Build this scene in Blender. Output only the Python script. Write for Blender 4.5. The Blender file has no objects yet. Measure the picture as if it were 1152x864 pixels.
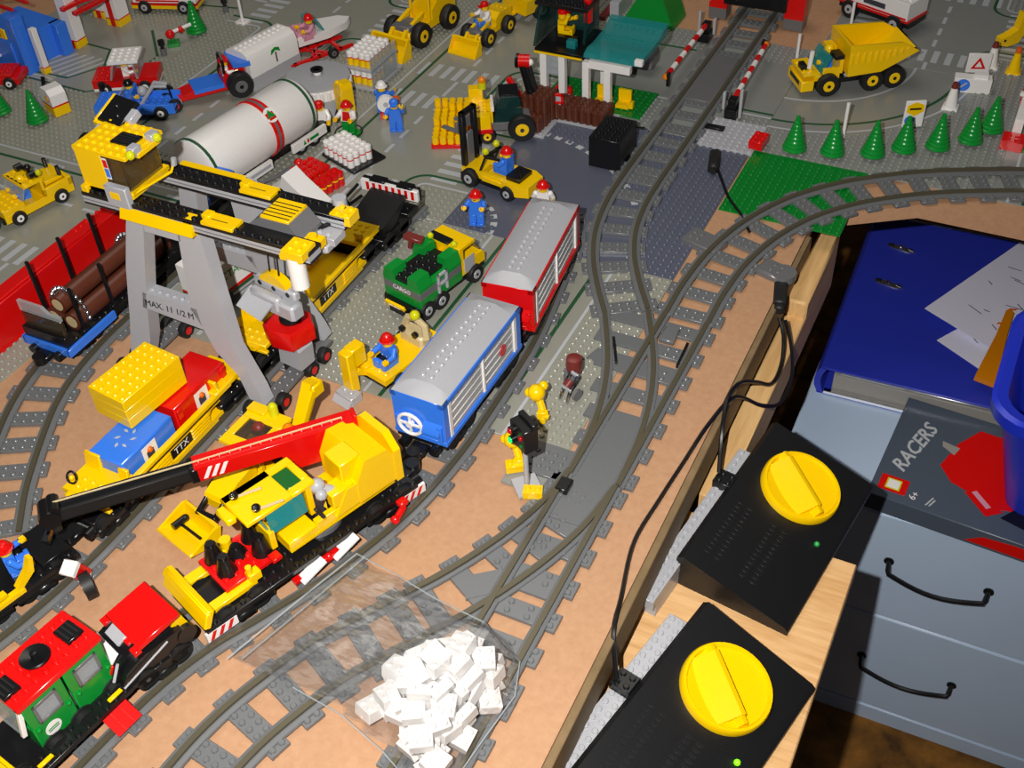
import bpy, math, random
from mathutils import Matrix, Vector
random.seed(7)
S = 0.008          # one stud in metres
ZT = 0.64          # table top above the floor
C = bpy.context.scene.collection
PI = math.pi

# ---------------------------------------------------------------- materials
def lin(c):
    c = c / 255.0
    return c / 12.92 if c <= 0.04045 else ((c + 0.055) / 1.055) ** 2.4
MATS = {}
def mat(name, rgb, rough=0.3, metal=0.0, alpha=1.0, trans=0.0, emit=0.0, noise=0.04, nscale=300.0, rgb2=None, bump=0.0, spec=0.5):
    m = bpy.data.materials.new(name); m.use_nodes = True
    nt = m.node_tree; b = nt.nodes['Principled BSDF']
    col = tuple(lin(x) for x in rgb) + (1,)
    b.inputs['Roughness'].default_value = rough
    b.inputs['Metallic'].default_value = metal
    b.inputs['Specular IOR Level'].default_value = spec
    b.inputs['Alpha'].default_value = alpha
    b.inputs['Transmission Weight'].default_value = trans
    tc = nt.nodes.new('ShaderNodeTexCoord'); n = nt.nodes.new('ShaderNodeTexNoise')
    n.inputs['Scale'].default_value = nscale; n.inputs['Detail'].default_value = 3
    nt.links.new(tc.outputs['Object'], n.inputs['Vector'])
    mx = nt.nodes.new('ShaderNodeMix'); mx.data_type = 'RGBA'
    c2 = tuple(lin(x) for x in rgb2) + (1,) if rgb2 else tuple(x * (1 - noise * 2) for x in col[:3]) + (1,)
    mx.inputs[6].default_value = col; mx.inputs[7].default_value = c2
    nt.links.new(n.outputs['Fac'], mx.inputs[0]); nt.links.new(mx.outputs[2], b.inputs['Base Color'])
    if emit:
        b.inputs['Emission Color'].default_value = col; b.inputs['Emission Strength'].default_value = emit
    if bump:
        bp = nt.nodes.new('ShaderNodeBump'); bp.inputs['Strength'].default_value = bump; bp.inputs['Distance'].default_value = 0.001
        nt.links.new(n.outputs['Fac'], bp.inputs['Height']); nt.links.new(bp.outputs['Normal'], b.inputs['Normal'])
    MATS[name] = m
    return m
mat('yellow', (255, 206, 0), .22); mat('red', (220, 16, 14), .22); mat('blue', (56, 126, 240), .22)
mat('green', (12, 142, 50), .25); mat('black', (20, 20, 22), .28); mat('lgray', (176, 177, 182), .22)
mat('dgray', (108, 108, 110), .3); mat('white', (244, 241, 238), .25); mat('brown', (92, 46, 30), .35)
mat('tan', (206, 186, 140), .35); mat('orange', (226, 100, 16), .3); mat('pink', (214, 150, 170), .3)
mat('maroon', (120, 44, 40), .35); mat('teal', (40, 150, 150), .12, alpha=.62); mat('tealdark', (22, 60, 58), .12, alpha=.72)
mat('trgreen', (30, 110, 50), .12, alpha=.7); mat('trclear', (190, 200, 205), .08, alpha=.4); mat('trbrown', (70, 60, 45), .1, alpha=.55)
mat('trorange', (250, 140, 10), .1, alpha=.85); mat('tryellow', (220, 220, 20), .1, alpha=.9); mat('trred', (190, 20, 20), .12, alpha=.85)
mat('rubber', (24, 24, 25), .55); mat('metal', (170, 170, 172), .25, metal=.9); mat('chrome', (225, 225, 228), .08, metal=1)
mat('railmetal', (98, 92, 74), .35, metal=.35); mat('trackgray', (108, 110, 112), .27)
mat('gp_warm', (152, 152, 140), .24, nscale=60); mat('gp_old', (92, 96, 112), .24, nscale=60); mat('gp_green', (10, 124, 42), .24, nscale=60)
mat('gp_gray', (140, 142, 138), .24, nscale=60)
mat('paintwhite', (186, 190, 194), .45); mat('paintgreen', (36, 84, 52), .45); mat('asphalt_old', (64, 68, 80), .4)
mat('skinyellow', (248, 200, 10), .25)

# ---------------------------------------------------------------- mesh builder (units: studs)
class M:
    def __init__(s): s.v = []; s.f = []; s.m = []; s.names = []; s.T = None
    def mi(s, m):
        if m not in s.names: s.names.append(m)
        return s.names.index(m)
    def add(s, vs, fs, m):
        o = len(s.v)
        if s.T is not None: vs = [tuple(s.T @ Vector(v)) for v in vs]
        s.v.extend(vs); k = s.mi(m)
        for f in fs: s.f.append(tuple(i + o for i in f)); s.m.append(k)
        return s
    def at(s, x=0, y=0, z=0, rz=0, rx=0, ry=0, sc=1):
        s.T = Matrix.Translation((x, y, z)) @ Matrix.Rotation(math.radians(rz), 4, 'Z') @ Matrix.Rotation(math.radians(ry), 4, 'Y') @ Matrix.Rotation(math.radians(rx), 4, 'X') @ Matrix.Scale(sc, 4)
        return s
    def off(s): s.T = None; return s
    def box(s, x0, y0, z0, x1, y1, z1, m, c=0.04):
        if x0 > x1: x0, x1 = x1, x0
        if y0 > y1: y0, y1 = y1, y0
        if z0 > z1: z0, z1 = z1, z0
        c = min(c, (x1 - x0) * .3, (y1 - y0) * .3, (z1 - z0) * .3)
        if c <= 0.001:
            vs = [(x, y, z) for z in (z0, z1) for y in (y0, y1) for x in (x0, x1)]
            return s.add(vs, [(0, 2, 3, 1), (4, 5, 7, 6), (0, 1, 5, 4), (2, 6, 7, 3), (0, 4, 6, 2), (1, 3, 7, 5)], m)
        # chamfered on the upper and vertical edges
        def ring(a, z): return [(x0 + a, y0 + c * 0 + a, z), (x1 - a, y0 + a, z), (x1 - a, y1 - a, z), (x0 + a, y1 - a, z)]
        def oct8(z, a): return [(x0 + a, y0 + c + a * 0, z), (x0 + c, y0 + a, z), (x1 - c, y0 + a, z), (x1 - a, y0 + c, z), (x1 - a, y1 - c, z), (x1 - c, y1 - a, z), (x0 + c, y1 - a, z), (x0 + a, y1 - c, z)]
        vs = oct8(z0, 0) + oct8(z1 - c, 0) + ring(c, z1)
        fs = [tuple(range(7, -1, -1))] + [(i, (i + 1) % 8, 8 + (i + 1) % 8, 8 + i) for i in range(8)]
        fs += [(16, 17, 18, 19)]
        for i in range(4):   # corner triangles + top chamfers
            a, b2 = 8 + 2 * i, 8 + (2 * i + 1) % 8
            fs.append((a, b2, 16 + i))
            fs.append((b2, 8 + (2 * i + 2) % 8, 16 + (i + 1) % 4, 16 + i))
        return s.add(vs, fs, m)
    def cy(s, p, q, r, m, r2=None, n=12, cap=True):
        p = Vector(p); q = Vector(q); d = (q - p)
        if d.length < 1e-6: return s
        z = d.normalized(); a = Vector((0, 0, 1)) if abs(z.z) < .9 else Vector((1, 0, 0))
        u = z.cross(a).normalized(); w = z.cross(u); r2 = r if r2 is None else r2
        vs = []
        for c, rr in ((p, r), (q, r2)):
            for i in range(n):
                t = 2 * PI * i / n; vs.append(tuple(c + u * (rr * math.cos(t)) + w * (rr * math.sin(t))))
        fs = [(i, (i + 1) % n, n + (i + 1) % n, n + i) for i in range(n)]
        if cap: fs += [tuple(range(n - 1, -1, -1)), tuple(range(n, 2 * n))]
        return s.add(vs, fs, m)
    def st(s, x, y, z, nx, ny, m, n=10, r=.3, h=.2, skip=None):
        for i in range(nx):
            for j in range(ny):
                if skip and skip(i, j): continue
                cx, cy_ = x + i + .5, y + j + .5
                vs = [(cx + rr * math.cos(2 * PI * k / n), cy_ + rr * math.sin(2 * PI * k / n), zz) for rr, zz in ((r, z), (r, z + h - .085), (r - .075, z + h)) for k in range(n)]
                s.add(vs, [(q * n + k, q * n + (k + 1) % n, (q + 1) * n + (k + 1) % n, (q + 1) * n + k) for q in (0, 1) for k in range(n)] + [tuple(range(2 * n, 3 * n))], m)
        return s
    def br(s, x, y, z, w, d, h, m, studs=True, n=10):
        g = .015
        s.box(x + g, y + g, z, x + w - g, y + d - g, z + h, m)
        if studs: s.st(x, y, z + h, int(round(w)), int(round(d)), m, n)
        return s
    def ext(s, poly, ax, a, b, m):
        n = len(poly)
        def P(u, v, t): return (t, u, v) if ax == 'x' else ((u, t, v) if ax == 'y' else (u, v, t))
        vs = [P(u, v, a) for u, v in poly] + [P(u, v, b) for u, v in poly]
        fs = [(i, (i + 1) % n, n + (i + 1) % n, n + i) for i in range(n)] + [tuple(range(n - 1, -1, -1)), tuple(range(n, 2 * n))]
        ar = sum(poly[i][0] * poly[(i + 1) % n][1] - poly[(i + 1) % n][0] * poly[i][1] for i in range(n))
        flip = (ar < 0) ^ (ax == 'y') ^ (b < a)
        if flip: fs = [tuple(reversed(f)) for f in fs]
        return s.add(vs, fs, m)
    def tube(s, pts, r, m, n=6, cap=True):
        pts = [Vector(p) for p in pts]; N = len(pts); vs = []; prev = None
        for i, p in enumerate(pts):
            t = (pts[min(i + 1, N - 1)] - pts[max(i - 1, 0)]).normalized()
            if prev is None:
                a = Vector((0, 0, 1)) if abs(t.z) < .9 else Vector((1, 0, 0)); u = t.cross(a).normalized()
            else: u = (prev - t * prev.dot(t)).normalized()
            prev = u; w = t.cross(u)
            vs += [tuple(p + u * (r * math.cos(2 * PI * k / n)) + w * (r * math.sin(2 * PI * k / n))) for k in range(n)]
        fs = [(i * n + k, i * n + (k + 1) % n, (i + 1) * n + (k + 1) % n, (i + 1) * n + k) for i in range(N - 1) for k in range(n)]
        if cap: fs += [tuple(range(n - 1, -1, -1)), tuple(range((N - 1) * n, N * n))]
        return s.add(vs, fs, m)
    def sweep(s, pts, prof, m):
        """prof: (across, z) profile carried along a list of ground points with z"""
        N = len(pts); k = len(prof); vs = []
        for i, p in enumerate(pts):
            a = pts[max(i - 1, 0)]; b = pts[min(i + 1, N - 1)]
            t = Vector((b[0] - a[0], b[1] - a[1])).normalized(); nx, ny = t.y, -t.x
            z = p[2] if len(p) > 2 else 0
            vs += [(p[0] + nx * u, p[1] + ny * u, z + h) for u, h in prof]
        fs = [(i * k + j, i * k + (j + 1) % k, (i + 1) * k + (j + 1) % k, (i + 1) * k + j) for i in range(N - 1) for j in range(k)]
        fs += [tuple(range(k)), tuple(range(N * k - 1, (N - 1) * k - 1, -1))]
        return s.add(vs, fs, m)
    def lathe(s, prof, c, m, n=16, ax='z'):
        vs = []
        for r, h in prof:
            for i in range(n):
                a, b = r * math.cos(2 * PI * i / n), r * math.sin(2 * PI * i / n)
                v = (a, b, h) if ax == 'z' else ((h, a, b) if ax == 'x' else (b, h, a))
                vs.append((c[0] + v[0], c[1] + v[1], c[2] + v[2]))
        K = len(prof)
        fs = [(i * n + k, i * n + (k + 1) % n, (i + 1) * n + (k + 1) % n, (i + 1) * n + k) for i in range(K - 1) for k in range(n)]
        fs += [tuple(range(n - 1, -1, -1)), tuple(range((K - 1) * n, K * n))]
        return s.add(vs, fs, m)
    def ball(s, c, r, m, n=10, sz=1, k=6):
        return s.lathe([(max(.001, r * math.sin(PI * i / k)), -r * sz * math.cos(PI * i / k)) for i in range(k + 1)], c, m, n)
    def ribbon(s, pts, w, z, m, t=.012):
        return s.sweep([(p[0], p[1], z) for p in pts], [(-w / 2, 0), (w / 2, 0), (w / 2, t), (-w / 2, t)], m)
    def text(s, string, size, m, depth=.03, bold=0, shear=0):
        """letters in the local XY plane of the current transform, centred"""
        cu = bpy.data.curves.new('lettering', 'FONT'); cu.body = string; cu.size = size; cu.align_x = 'CENTER'; cu.align_y = 'CENTER'
        cu.extrude = depth / 2; cu.resolution_u = 2; cu.offset = bold * size; cu.shear = shear
        ob = bpy.data.objects.new('lettering', cu); C.objects.link(ob)
        dg = bpy.context.evaluated_depsgraph_get(); me = bpy.data.meshes.new_from_object(ob.evaluated_get(dg))
        s.add([tuple(v.co) for v in me.vertices], [tuple(p.vertices) for p in me.polygons], m)
        bpy.data.objects.remove(ob); bpy.data.meshes.remove(me); bpy.data.curves.remove(cu)
        return s
    def mesh(s, name):
        me = bpy.data.meshes.new(name)
        me.from_pydata([(x * S, y * S, z * S) for x, y, z in s.v], [], s.f)
        for n in s.names: me.materials.append(MATS[n])
        me.polygons.foreach_set('material_index', s.m)
        me.polygons.foreach_set('use_smooth', [True] * len(s.f))
        me.update(); me.set_sharp_from_angle(angle=math.radians(37))
        return me

def prop(o, label=None, cat=None, group=None, kind=None):
    if label: o['label'] = label
    if cat: o['category'] = cat
    if group: o['group'] = group
    if kind: o['kind'] = kind
    return o
def T(name, label, cat, x, y, z=0, rz=0, group=None):
    o = bpy.data.objects.new(name, None); C.objects.link(o); o.empty_display_size = .01
    o.location = (x * S, y * S, z * S + ZT); o.rotation_euler = (0, 0, math.radians(rz))
    return prop(o, label, cat, group)
def P(parent, name, mb, label=None, kind=None):
    o = bpy.data.objects.new(name, mb.mesh(name)); C.objects.link(o); o.parent = parent
    return prop(o, label, None, None, kind)
def O(name, mb, label, cat, x, y, z=0, rz=0, group=None, kind=None):
    o = bpy.data.objects.new(name, mb.mesh(name)); C.objects.link(o)
    o.location = (x * S, y * S, z * S + ZT); o.rotation_euler = (0, 0, math.radians(rz))
    return prop(o, label, cat, group, kind)
def dup(root, x, y, z, rz, label, group=None):
    def cp(o, par):
        c = o.copy(); C.objects.link(c); c.parent = par
        for ch in [q for q in bpy.data.objects if q.parent == o]: cp(ch, c)
        return c
    r = cp(root, None)
    r.location = (x * S, y * S, z * S + ZT); r.rotation_euler = (0, 0, math.radians(rz))
    prop(r, label, None, group)
    return r
def arc(cx, cy, r, a0, a1, n=24):
    return [(cx + r * math.cos(math.radians(a0 + (a1 - a0) * i / n)), cy + r * math.sin(math.radians(a0 + (a1 - a0) * i / n))) for i in range(n + 1)]
def spline(pts, step=.8):
    """Catmull-Rom through the points, resampled evenly"""
    q = [tuple(2 * a - b for a, b in zip(pts[0], pts[1]))] + list(pts) + [tuple(2 * a - b for a, b in zip(pts[-1], pts[-2]))]
    out = []
    for i in range(1, len(q) - 2):
        for k in range(16):
            t = k / 16.0
            out.append(tuple(.5 * (2 * b + (c - a) * t + (2 * a - 5 * b + 4 * c - d) * t * t + (3 * b - a - 3 * c + d) * t ** 3) for a, b, c, d in zip(q[i - 1], q[i], q[i + 1], q[i + 2])))
    out.append(tuple(pts[-1]))
    res = [out[0]]; acc = 0
    for a, b in zip(out, out[1:]):
        d = math.dist(a, b)
        while d > 0 and acc + d >= step:
            t = (step - acc) / d; a = tuple(u + (v - u) * t for u, v in zip(a, b)); res.append(a); d = math.dist(a, b); acc = 0
        acc += d
    if math.dist(res[-1], pts[-1]) > step * .3: res.append(tuple(pts[-1]))
    return res
# ---------------------------------------------------------------- camera, flash and room light
cam = bpy.data.cameras.new('camera'); co = bpy.data.objects.new('camera', cam); C.objects.link(co)
R_ = ((0.89859221, 0.43662139, -0.0435178), (0.26880354, -0.62616068, -0.73189306), (-0.3468093, 0.64597567, -0.68002849))
rg, dn, fw = (Vector(r) for r in R_)
CAM = Vector((63.79, -73.90, 85.93))
mw = Matrix((rg, -dn, -fw)).transposed().to_4x4(); mw.translation = Vector((CAM.x * S, CAM.y * S, CAM.z * S + ZT))
co.matrix_world = mw
cam.sensor_width = 36; cam.lens = 1279.0 / 1152 * 36; cam.clip_start = .02; cam.clip_end = 60
bpy.context.scene.camera = co
fl = bpy.data.lights.new('camera_flash', 'SPOT'); fl.energy = 47; fl.shadow_soft_size = .006; fl.spot_size = math.radians(100); fl.spot_blend = .9
fl.color = (1, .97, .93)
fo = bpy.data.objects.new('camera_flash', fl); C.objects.link(fo)
fm = mw.copy(); fm.translation = mw.translation + (rg * -9 - dn * 4.5) * S; fo.matrix_world = fm
rl = bpy.data.lights.new('room_lamp', 'AREA'); rl.shape = 'DISK'; rl.size = 1.2; rl.energy = 8; rl.color = (1, .93, .82)
ro = bpy.data.objects.new('room_lamp', rl); C.objects.link(ro); ro.location = (-.3, .6, ZT + 1.75)
w = bpy.data.worlds.new('room_air'); bpy.context.scene.world = w; w.use_nodes = True
w.node_tree.nodes['Background'].inputs[0].default_value = (.9, .93, 1, 1); w.node_tree.nodes['Background'].inputs[1].default_value = .04
vs = bpy.context.scene.view_settings
vs.view_transform = 'Standard'; vs.look = 'None'; vs.gamma = 1; vs.exposure = 0; vs.use_curve_mapping = False

# ---------------------------------------------------------------- procedural wood and carpet
def wood(name, c1, c2, scale, stretch, rough=.5, fine=0):
    m = bpy.data.materials.new(name); m.use_nodes = True; nt = m.node_tree; b = nt.nodes['Principled BSDF']; b.inputs['Roughness'].default_value = rough
    b.inputs['Specular IOR Level'].default_value = .25
    tc = nt.nodes.new('ShaderNodeTexCoord'); mp = nt.nodes.new('ShaderNodeMapping'); mp.inputs['Scale'].default_value = stretch
    n = nt.nodes.new('ShaderNodeTexNoise'); n.inputs['Scale'].default_value = scale; n.inputs['Detail'].default_value = 6; n.inputs['Roughness'].default_value = .6
    cr = nt.nodes.new('ShaderNodeValToRGB'); e = cr.color_ramp.elements
    e[0].position = .3; e[0].color = tuple(lin(x) for x in c1) + (1,); e[1].position = .72; e[1].color = tuple(lin(x) for x in c2) + (1,)
    L = nt.links.new
    L(tc.outputs['Object'], mp.inputs['Vector']); L(mp.outputs['Vector'], n.inputs['Vector']); L(n.outputs['Fac'], cr.inputs['Fac']); L(cr.outputs['Color'], b.inputs['Base Color'])
    MATS[name] = m
wood('mdf', (182, 138, 104), (194, 151, 116), 190, (1, 1, 1), .55)
wood('mdf_edge', (118, 98, 68), (138, 114, 82), 60, (1, 1, 8), .6)
wood('pine', (206, 156, 100), (234, 190, 136), 14, (1.5, 14, 6), .5)
wood('pine_long', (204, 158, 100), (230, 190, 132), 14, (14, 1.2, 6), .5)
wood('carpet_brown', (70, 48, 22), (150, 100, 40), 22, (1, 1, 1), .95)
mat('cabinet_paint', (186, 206, 230), .4, nscale=20); mat('binder_blue', (40, 54, 176), .45, nscale=40); mat('paper', (228, 228, 246), .7)
mat('crate_blue', (36, 58, 214), .3); mat('ruler_orange', (214, 130, 6), .35); mat('box_dark', (78, 88, 102), .35); mat('ink', (60, 60, 70), .7)
mat('cardboard_gray', (150, 146, 140), .7); mat('regulator_black', (19, 19, 21), .45, bump=.15, nscale=900)

# ---------------------------------------------------------------- floor and table
O('floor', M().box(-420, -260, -1, 420, 420, 0, 'carpet_brown', 0), None, None, 0, 0, -80).__setitem__('kind', 'structure')
t = T('train_table', 'chipboard train table with pine edge batten and lower pine shelf', 'table', 0, 0, -80)
P(t, 'board', M().ext([(-170, -71), (42.2, -71), (42.2, 52), (54, 59.5), (140, 59.5), (140, 190), (-170, 190)], 'z', 78, 80, 'mdf'))
P(t, 'edge_strip', M().box(42.2, -71, 75.6, 43.0, 47.5, 79.9, 'mdf_edge', .1))
P(t, 'batten', M().box(43.0, 5, 69, 45.6, 53, 75.0, 'pine_long', .15).box(43.0, 37, 75, 45.6, 53, 77.6, 'pine_long', .3), 'pale pine batten along the board edge')
P(t, 'shelf', M().box(30, -62, 70.2, 60.2, 4.6, 72.4, 'pine', .15), 'pine plank shelf carrying the two speed regulators')
for x, y in ((-160, -64), (36, -64), (-160, 180), (120, 180)):
    P(t, 'leg', M().box(x, y, 0, x + 7, y + 7, 78, 'pine', .2))

# ---------------------------------------------------------------- filing cabinet and what lies on it
t = T('filing_cabinet', 'blue grey metal filing cabinet with two arched black drawer handles', 'cabinet', 45.3, 35.2, -80, .8)
P(t, 'carcass', M().box(0, .6, 0, 54, 68, 48.2, 'cabinet_paint', .2).box(0, -.1, 47.6, 54, 68, 49, 'cabinet_paint', .4).box(.6, -.2, 0, 53.4, .7, 3.4, 'cabinet_paint', .2))
for z0, z1, hz in ((26.4, 47.4, 38.6), (3.8, 26, 15.8)):
    d = P(t, 'drawer', M().box(.7, -.1, z0, 53.3, 1, z1, 'cabinet_paint', .3))
    P(d, 'handle', M().tube([(17.4, -.1, hz), (17.6, -1.6, hz - .4)] + [(17.8 + 12.4 * i / 10, -2, hz - .6 - 1.7 * math.sin(PI * i / 10)) for i in range(11)] + [(30.4, -1.6, hz - .4), (30.6, -.1, hz)], .36, 'black', 8).cy((17.4, -.3, hz), (17.4, 0, hz), .7, 'black').cy((30.6, -.3, hz), (30.6, 0, hz), .7, 'black'), 'arched black handle')

t = T('ring_binder', 'blue lever arch ring binder lying closed on the filing cabinet', 'binder', 46.2, 53.4, -31, 2.0)
P(t, 'lower_cover', M().box(0, 0, 0, 36, 41, .35, 'binder_blue', .1))
P(t, 'upper_cover', M().box(.2, 0, 4.7, 36, 41, 5.05, 'binder_blue', .1))
P(t, 'spine', M().ext([(.4, 0), (0, .3), (-.5, 1.4), (-.6, 2.5), (-.5, 3.6), (0, 4.75), (.4, 5.05), (.9, 4.7), (.5, 3.6), (.3, 2.5), (.5, 1.4), (.9, .3)], 'y', 0, 41, 'binder_blue'))
P(t, 'pages', M().box(2, .8, .4, 35.5, 39.5, 3.4, 'cardboard_gray', .1).box(5, 1.4, 3.4, 35, 39, 4.5, 'paper', .2), 'grey white stack of filed sheets')
P(t, 'edge_rail', M().box(3, -.15, 4.5, 35.8, .4, 4.8, 'metal', .05), 'thin metal edge rail'); P(t, 'edge_rail', M().box(1, -.2, .3, 35.8, .5, .8, 'chrome', .05), 'shiny metal edge rail')
for x, y in ((5.6, 32.6), (5.4, 22.6)):
    e = P(t, 'ring_eyelet', M().at(x, y, 5.05, -10).ext([(-2.3, 0), (-1.4, .55), (1.4, .55), (2.3, 0), (1.4, -.55), (-1.4, -.55)], 'z', 0, .16, 'metal').cy((-2, 0, .1), (-1.2, 0, .26), .3, 'black').cy((2, 0, .1), (1.2, 0, .26), .3, 'black'), 'chrome finger eyelet')
    P(e, 'stud', M().at(x, y, 5.05).ball((0, 0, .25), .45, 'chrome', 8))
def sheet(nx, ny, w, h, curl): 
    mb = M(); vs_ = []
    for j in range(ny + 1):
        for i in range(nx + 1):
            u, v = i / nx, j / ny
            vs_.append((w * u, h * v, curl(u, v)))
    n = len(vs_); vv = vs_ + [(a, b, c - .05) for a, b, c in vs_]
    fs = []
    for j in range(ny):
        for i in range(nx):
            a = j * (nx + 1) + i; q = (a, a + 1, a + nx + 2, a + nx + 1); fs.append(q); fs.append(tuple(n + k for k in reversed(q)))
    return mb.add(vv, fs, 'paper')
for k, (x, y, r, lab) in enumerate(((57.2, 70.3, -24, 'loose white sheet with pencil notes on the blue binder, its corner pointing at the eyelets'), (60.2, 65.4, -31, 'second loose white sheet on the binder, mostly covered by the first one'))):
    t = T('paper_sheet', lab, 'paper', x, y, -25.85 + .5 * (1 - k), r)
    sh = sheet(8, 10, 24, 32, lambda u, v, k=k: (.1 if k else .1 + .9 * (1 - u) ** 2 * (1 - v)))
    P(t, 'sheet', sh)
    mk = M()
    for q in range(16):
        px, py = random.uniform(2, 14), random.uniform(3, 26); mk.at(px, py, .12 if k else .2 + .9 * (1 - px / 24) ** 2 * (1 - py / 32), random.uniform(-30, 30)).box(0, 0, 0, random.uniform(.8, 3), .12, .03, 'ink', 0)
    for px, py in ((9, 5), (12, 6.5), (8.3, 9), (11, 18), (13.2, 19)): mk.at(px, py, .12 if k else .25 + .9 * (1 - px / 24) ** 2 * (1 - py / 32), 35).ext([(0, 0), (1.2, .2), (1.5, .6), (.3, .5)], 'z', 0, .04, 'orange')
    P(t, 'handwriting', mk, 'grey scribbles and orange marks')
O('plastic_scraper', M().ext([(-.55, 16.5), (-.7, 10), (-1.15, 4), (-1.4, 0), (1.4, -.4), (1.1, 5), (.75, 11), (.6, 16.3), (.1, 16.9)], 'z', 0, .8, 'ruler_orange'), 'flat orange plastic scraper lying on the paper beside the blue crate', 'scraper', 67.9, 57.0, -24.4, -3)
t = T('game_box', 'dark grey toy box with a red racing car on it, near the blue tub', 'box', 57.7, 34.2, -31, -3.5)
P(t, 'carton', M().box(0, 0, 0, 36, 20.2, 2.9, 'box_dark', .1))
P(t, 'printed_car', M().ext([(7.2, 9), (9.2, 6.6), (13, 5.4), (16, 4.6), (20, 5.6), (20, 17.5), (10.5, 17.8), (8.4, 14)], 'z', 2.9, 2.93, 'red').ext([(11.2, 5.6), (14.5, 2.6), (16.3, 4.2), (13, 7.4)], 'z', 2.93, 2.95, 'red').ext([(12, 6), (14.3, 3.9), (14.8, 4.4), (12.5, 6.5)], 'z', 2.95, 2.965, 'pink').ext([(16.2, 3.2), (22, 1.9), (24, 4.6), (17.6, 5.5)], 'z', 2.93, 2.95, 'black').ext([(6.6, 12.6), (8.4, 11.6), (8.8, 13.2), (6.4, 13.6)], 'z', 2.93, 2.95, 'cardboard_gray').ext([(22, 1.2), (36, .6), (36, 3.2), (24, 4)], 'z', 2.93, 2.95, 'red'), 'red racing car artwork')
P(t, 'side_print', M().ext([(13, .4), (15, 1.9), (19, 2.3), (36, 1.2), (36, .3)], 'y', -.03, 0, 'red'), 'red flash on the carton side')
P(t, 'title_lettering', M().at(3.4, 10.6, 2.93, 78).text('RACERS', 2.9, 'paintwhite', .03, .02, .35), 'white title lettering')
P(t, 'maker_badge', M().box(.9, 1.4, 2.9, 4.5, 4.2, 2.93, 'red', 0).at(2.7, 2.8, 2.93).box(-.95, -.95, 0, .95, .95, .02, 'tryellow', 0).box(-.75, -.75, .02, .75, .75, .035, 'white', 0), 'red square badge with a white and yellow centre')
P(t, 'small_print', M().at(5.6, 2.0, 2.93, 70).text('6+', 1.4, 'white').at(7.6, 1.9, 2.93, 70).box(-.9, -.1, 0, .9, .1, .02, 'paintwhite', 0).box(-.7, -.5, 0, .7, -.3, .02, 'paintwhite', 0), 'small white print')

def rrect(w, h, r, n=5):
    out = []
    for cx, cy, a in ((w / 2 - r, h / 2 - r, 0), (-w / 2 + r, h / 2 - r, 90), (-w / 2 + r, -h / 2 + r, 180), (w / 2 - r, -h / 2 + r, 270)):
        out += arc(cx, cy, r, a, a + 90, n)
    return out
t = T('storage_crate', 'deep blue plastic tub holding loose toys, on the cabinet right edge', 'crate', 87, 43.2, -28, -1)
def loft(rings, m):
    mb = M(); n = len(rings[0][0]); vs_ = []
    for pts, z in rings: vs_ += [(x, y, z) for x, y in pts]
    fs = [(i * n + k, i * n + (k + 1) % n, (i + 1) * n + (k + 1) % n, (i + 1) * n + k) for i in range(len(rings) - 1) for k in range(n)]
    fs.append(tuple(range(n - 1, -1, -1))); fs.append(tuple((len(rings) - 1) * n + k for k in range(n)))
    return mb.add(vs_, fs, m)
P(t, 'tub', loft([(rrect(26, 11, 3), 0), (rrect(34, 21, 4.5), 17.6), (rrect(36.6, 23.4, 5), 18.2), (rrect(37, 23.8, 5), 20), (rrect(36, 22.8, 4.8), 20.3), (rrect(33.6, 20.4, 4.2), 20), (rrect(32.8, 19.8, 4), 17), (rrect(26, 11, 3), 2)], 'crate_blue'))
O('toy_car_body', M().box(-4, -5, 0, 3, 5, 3.4, 'pink', .8).box(-4.4, -5.6, .4, 3.4, -3, 2, 'red', .5), 'pale red toy body lying inside the blue tub', 'toy', 79, 44.8, -17, 12)
O('toy_block', M().box(-2.5, -2, 0, 2.5, 2, 2.4, 'lgray').cy((-2, -2.2, 1.2), (2, -2.2, 1.2), .5, 'black').st(-2.5, -2, 2.4, 5, 4, 'lgray'), 'grey studded toy block near the rim inside the blue tub', 'toy', 76.0, 38.4, -17, 12)
O('toy_heap', M().box(-9, -5, 0, 9, 5, 5.5, 'dgray', 1).box(-6, -3, 5.5, 2, 3, 8, 'lgray', .6), 'grey loose toy parts filling the blue tub', 'toys', 87, 43.2, -25.8)

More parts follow.
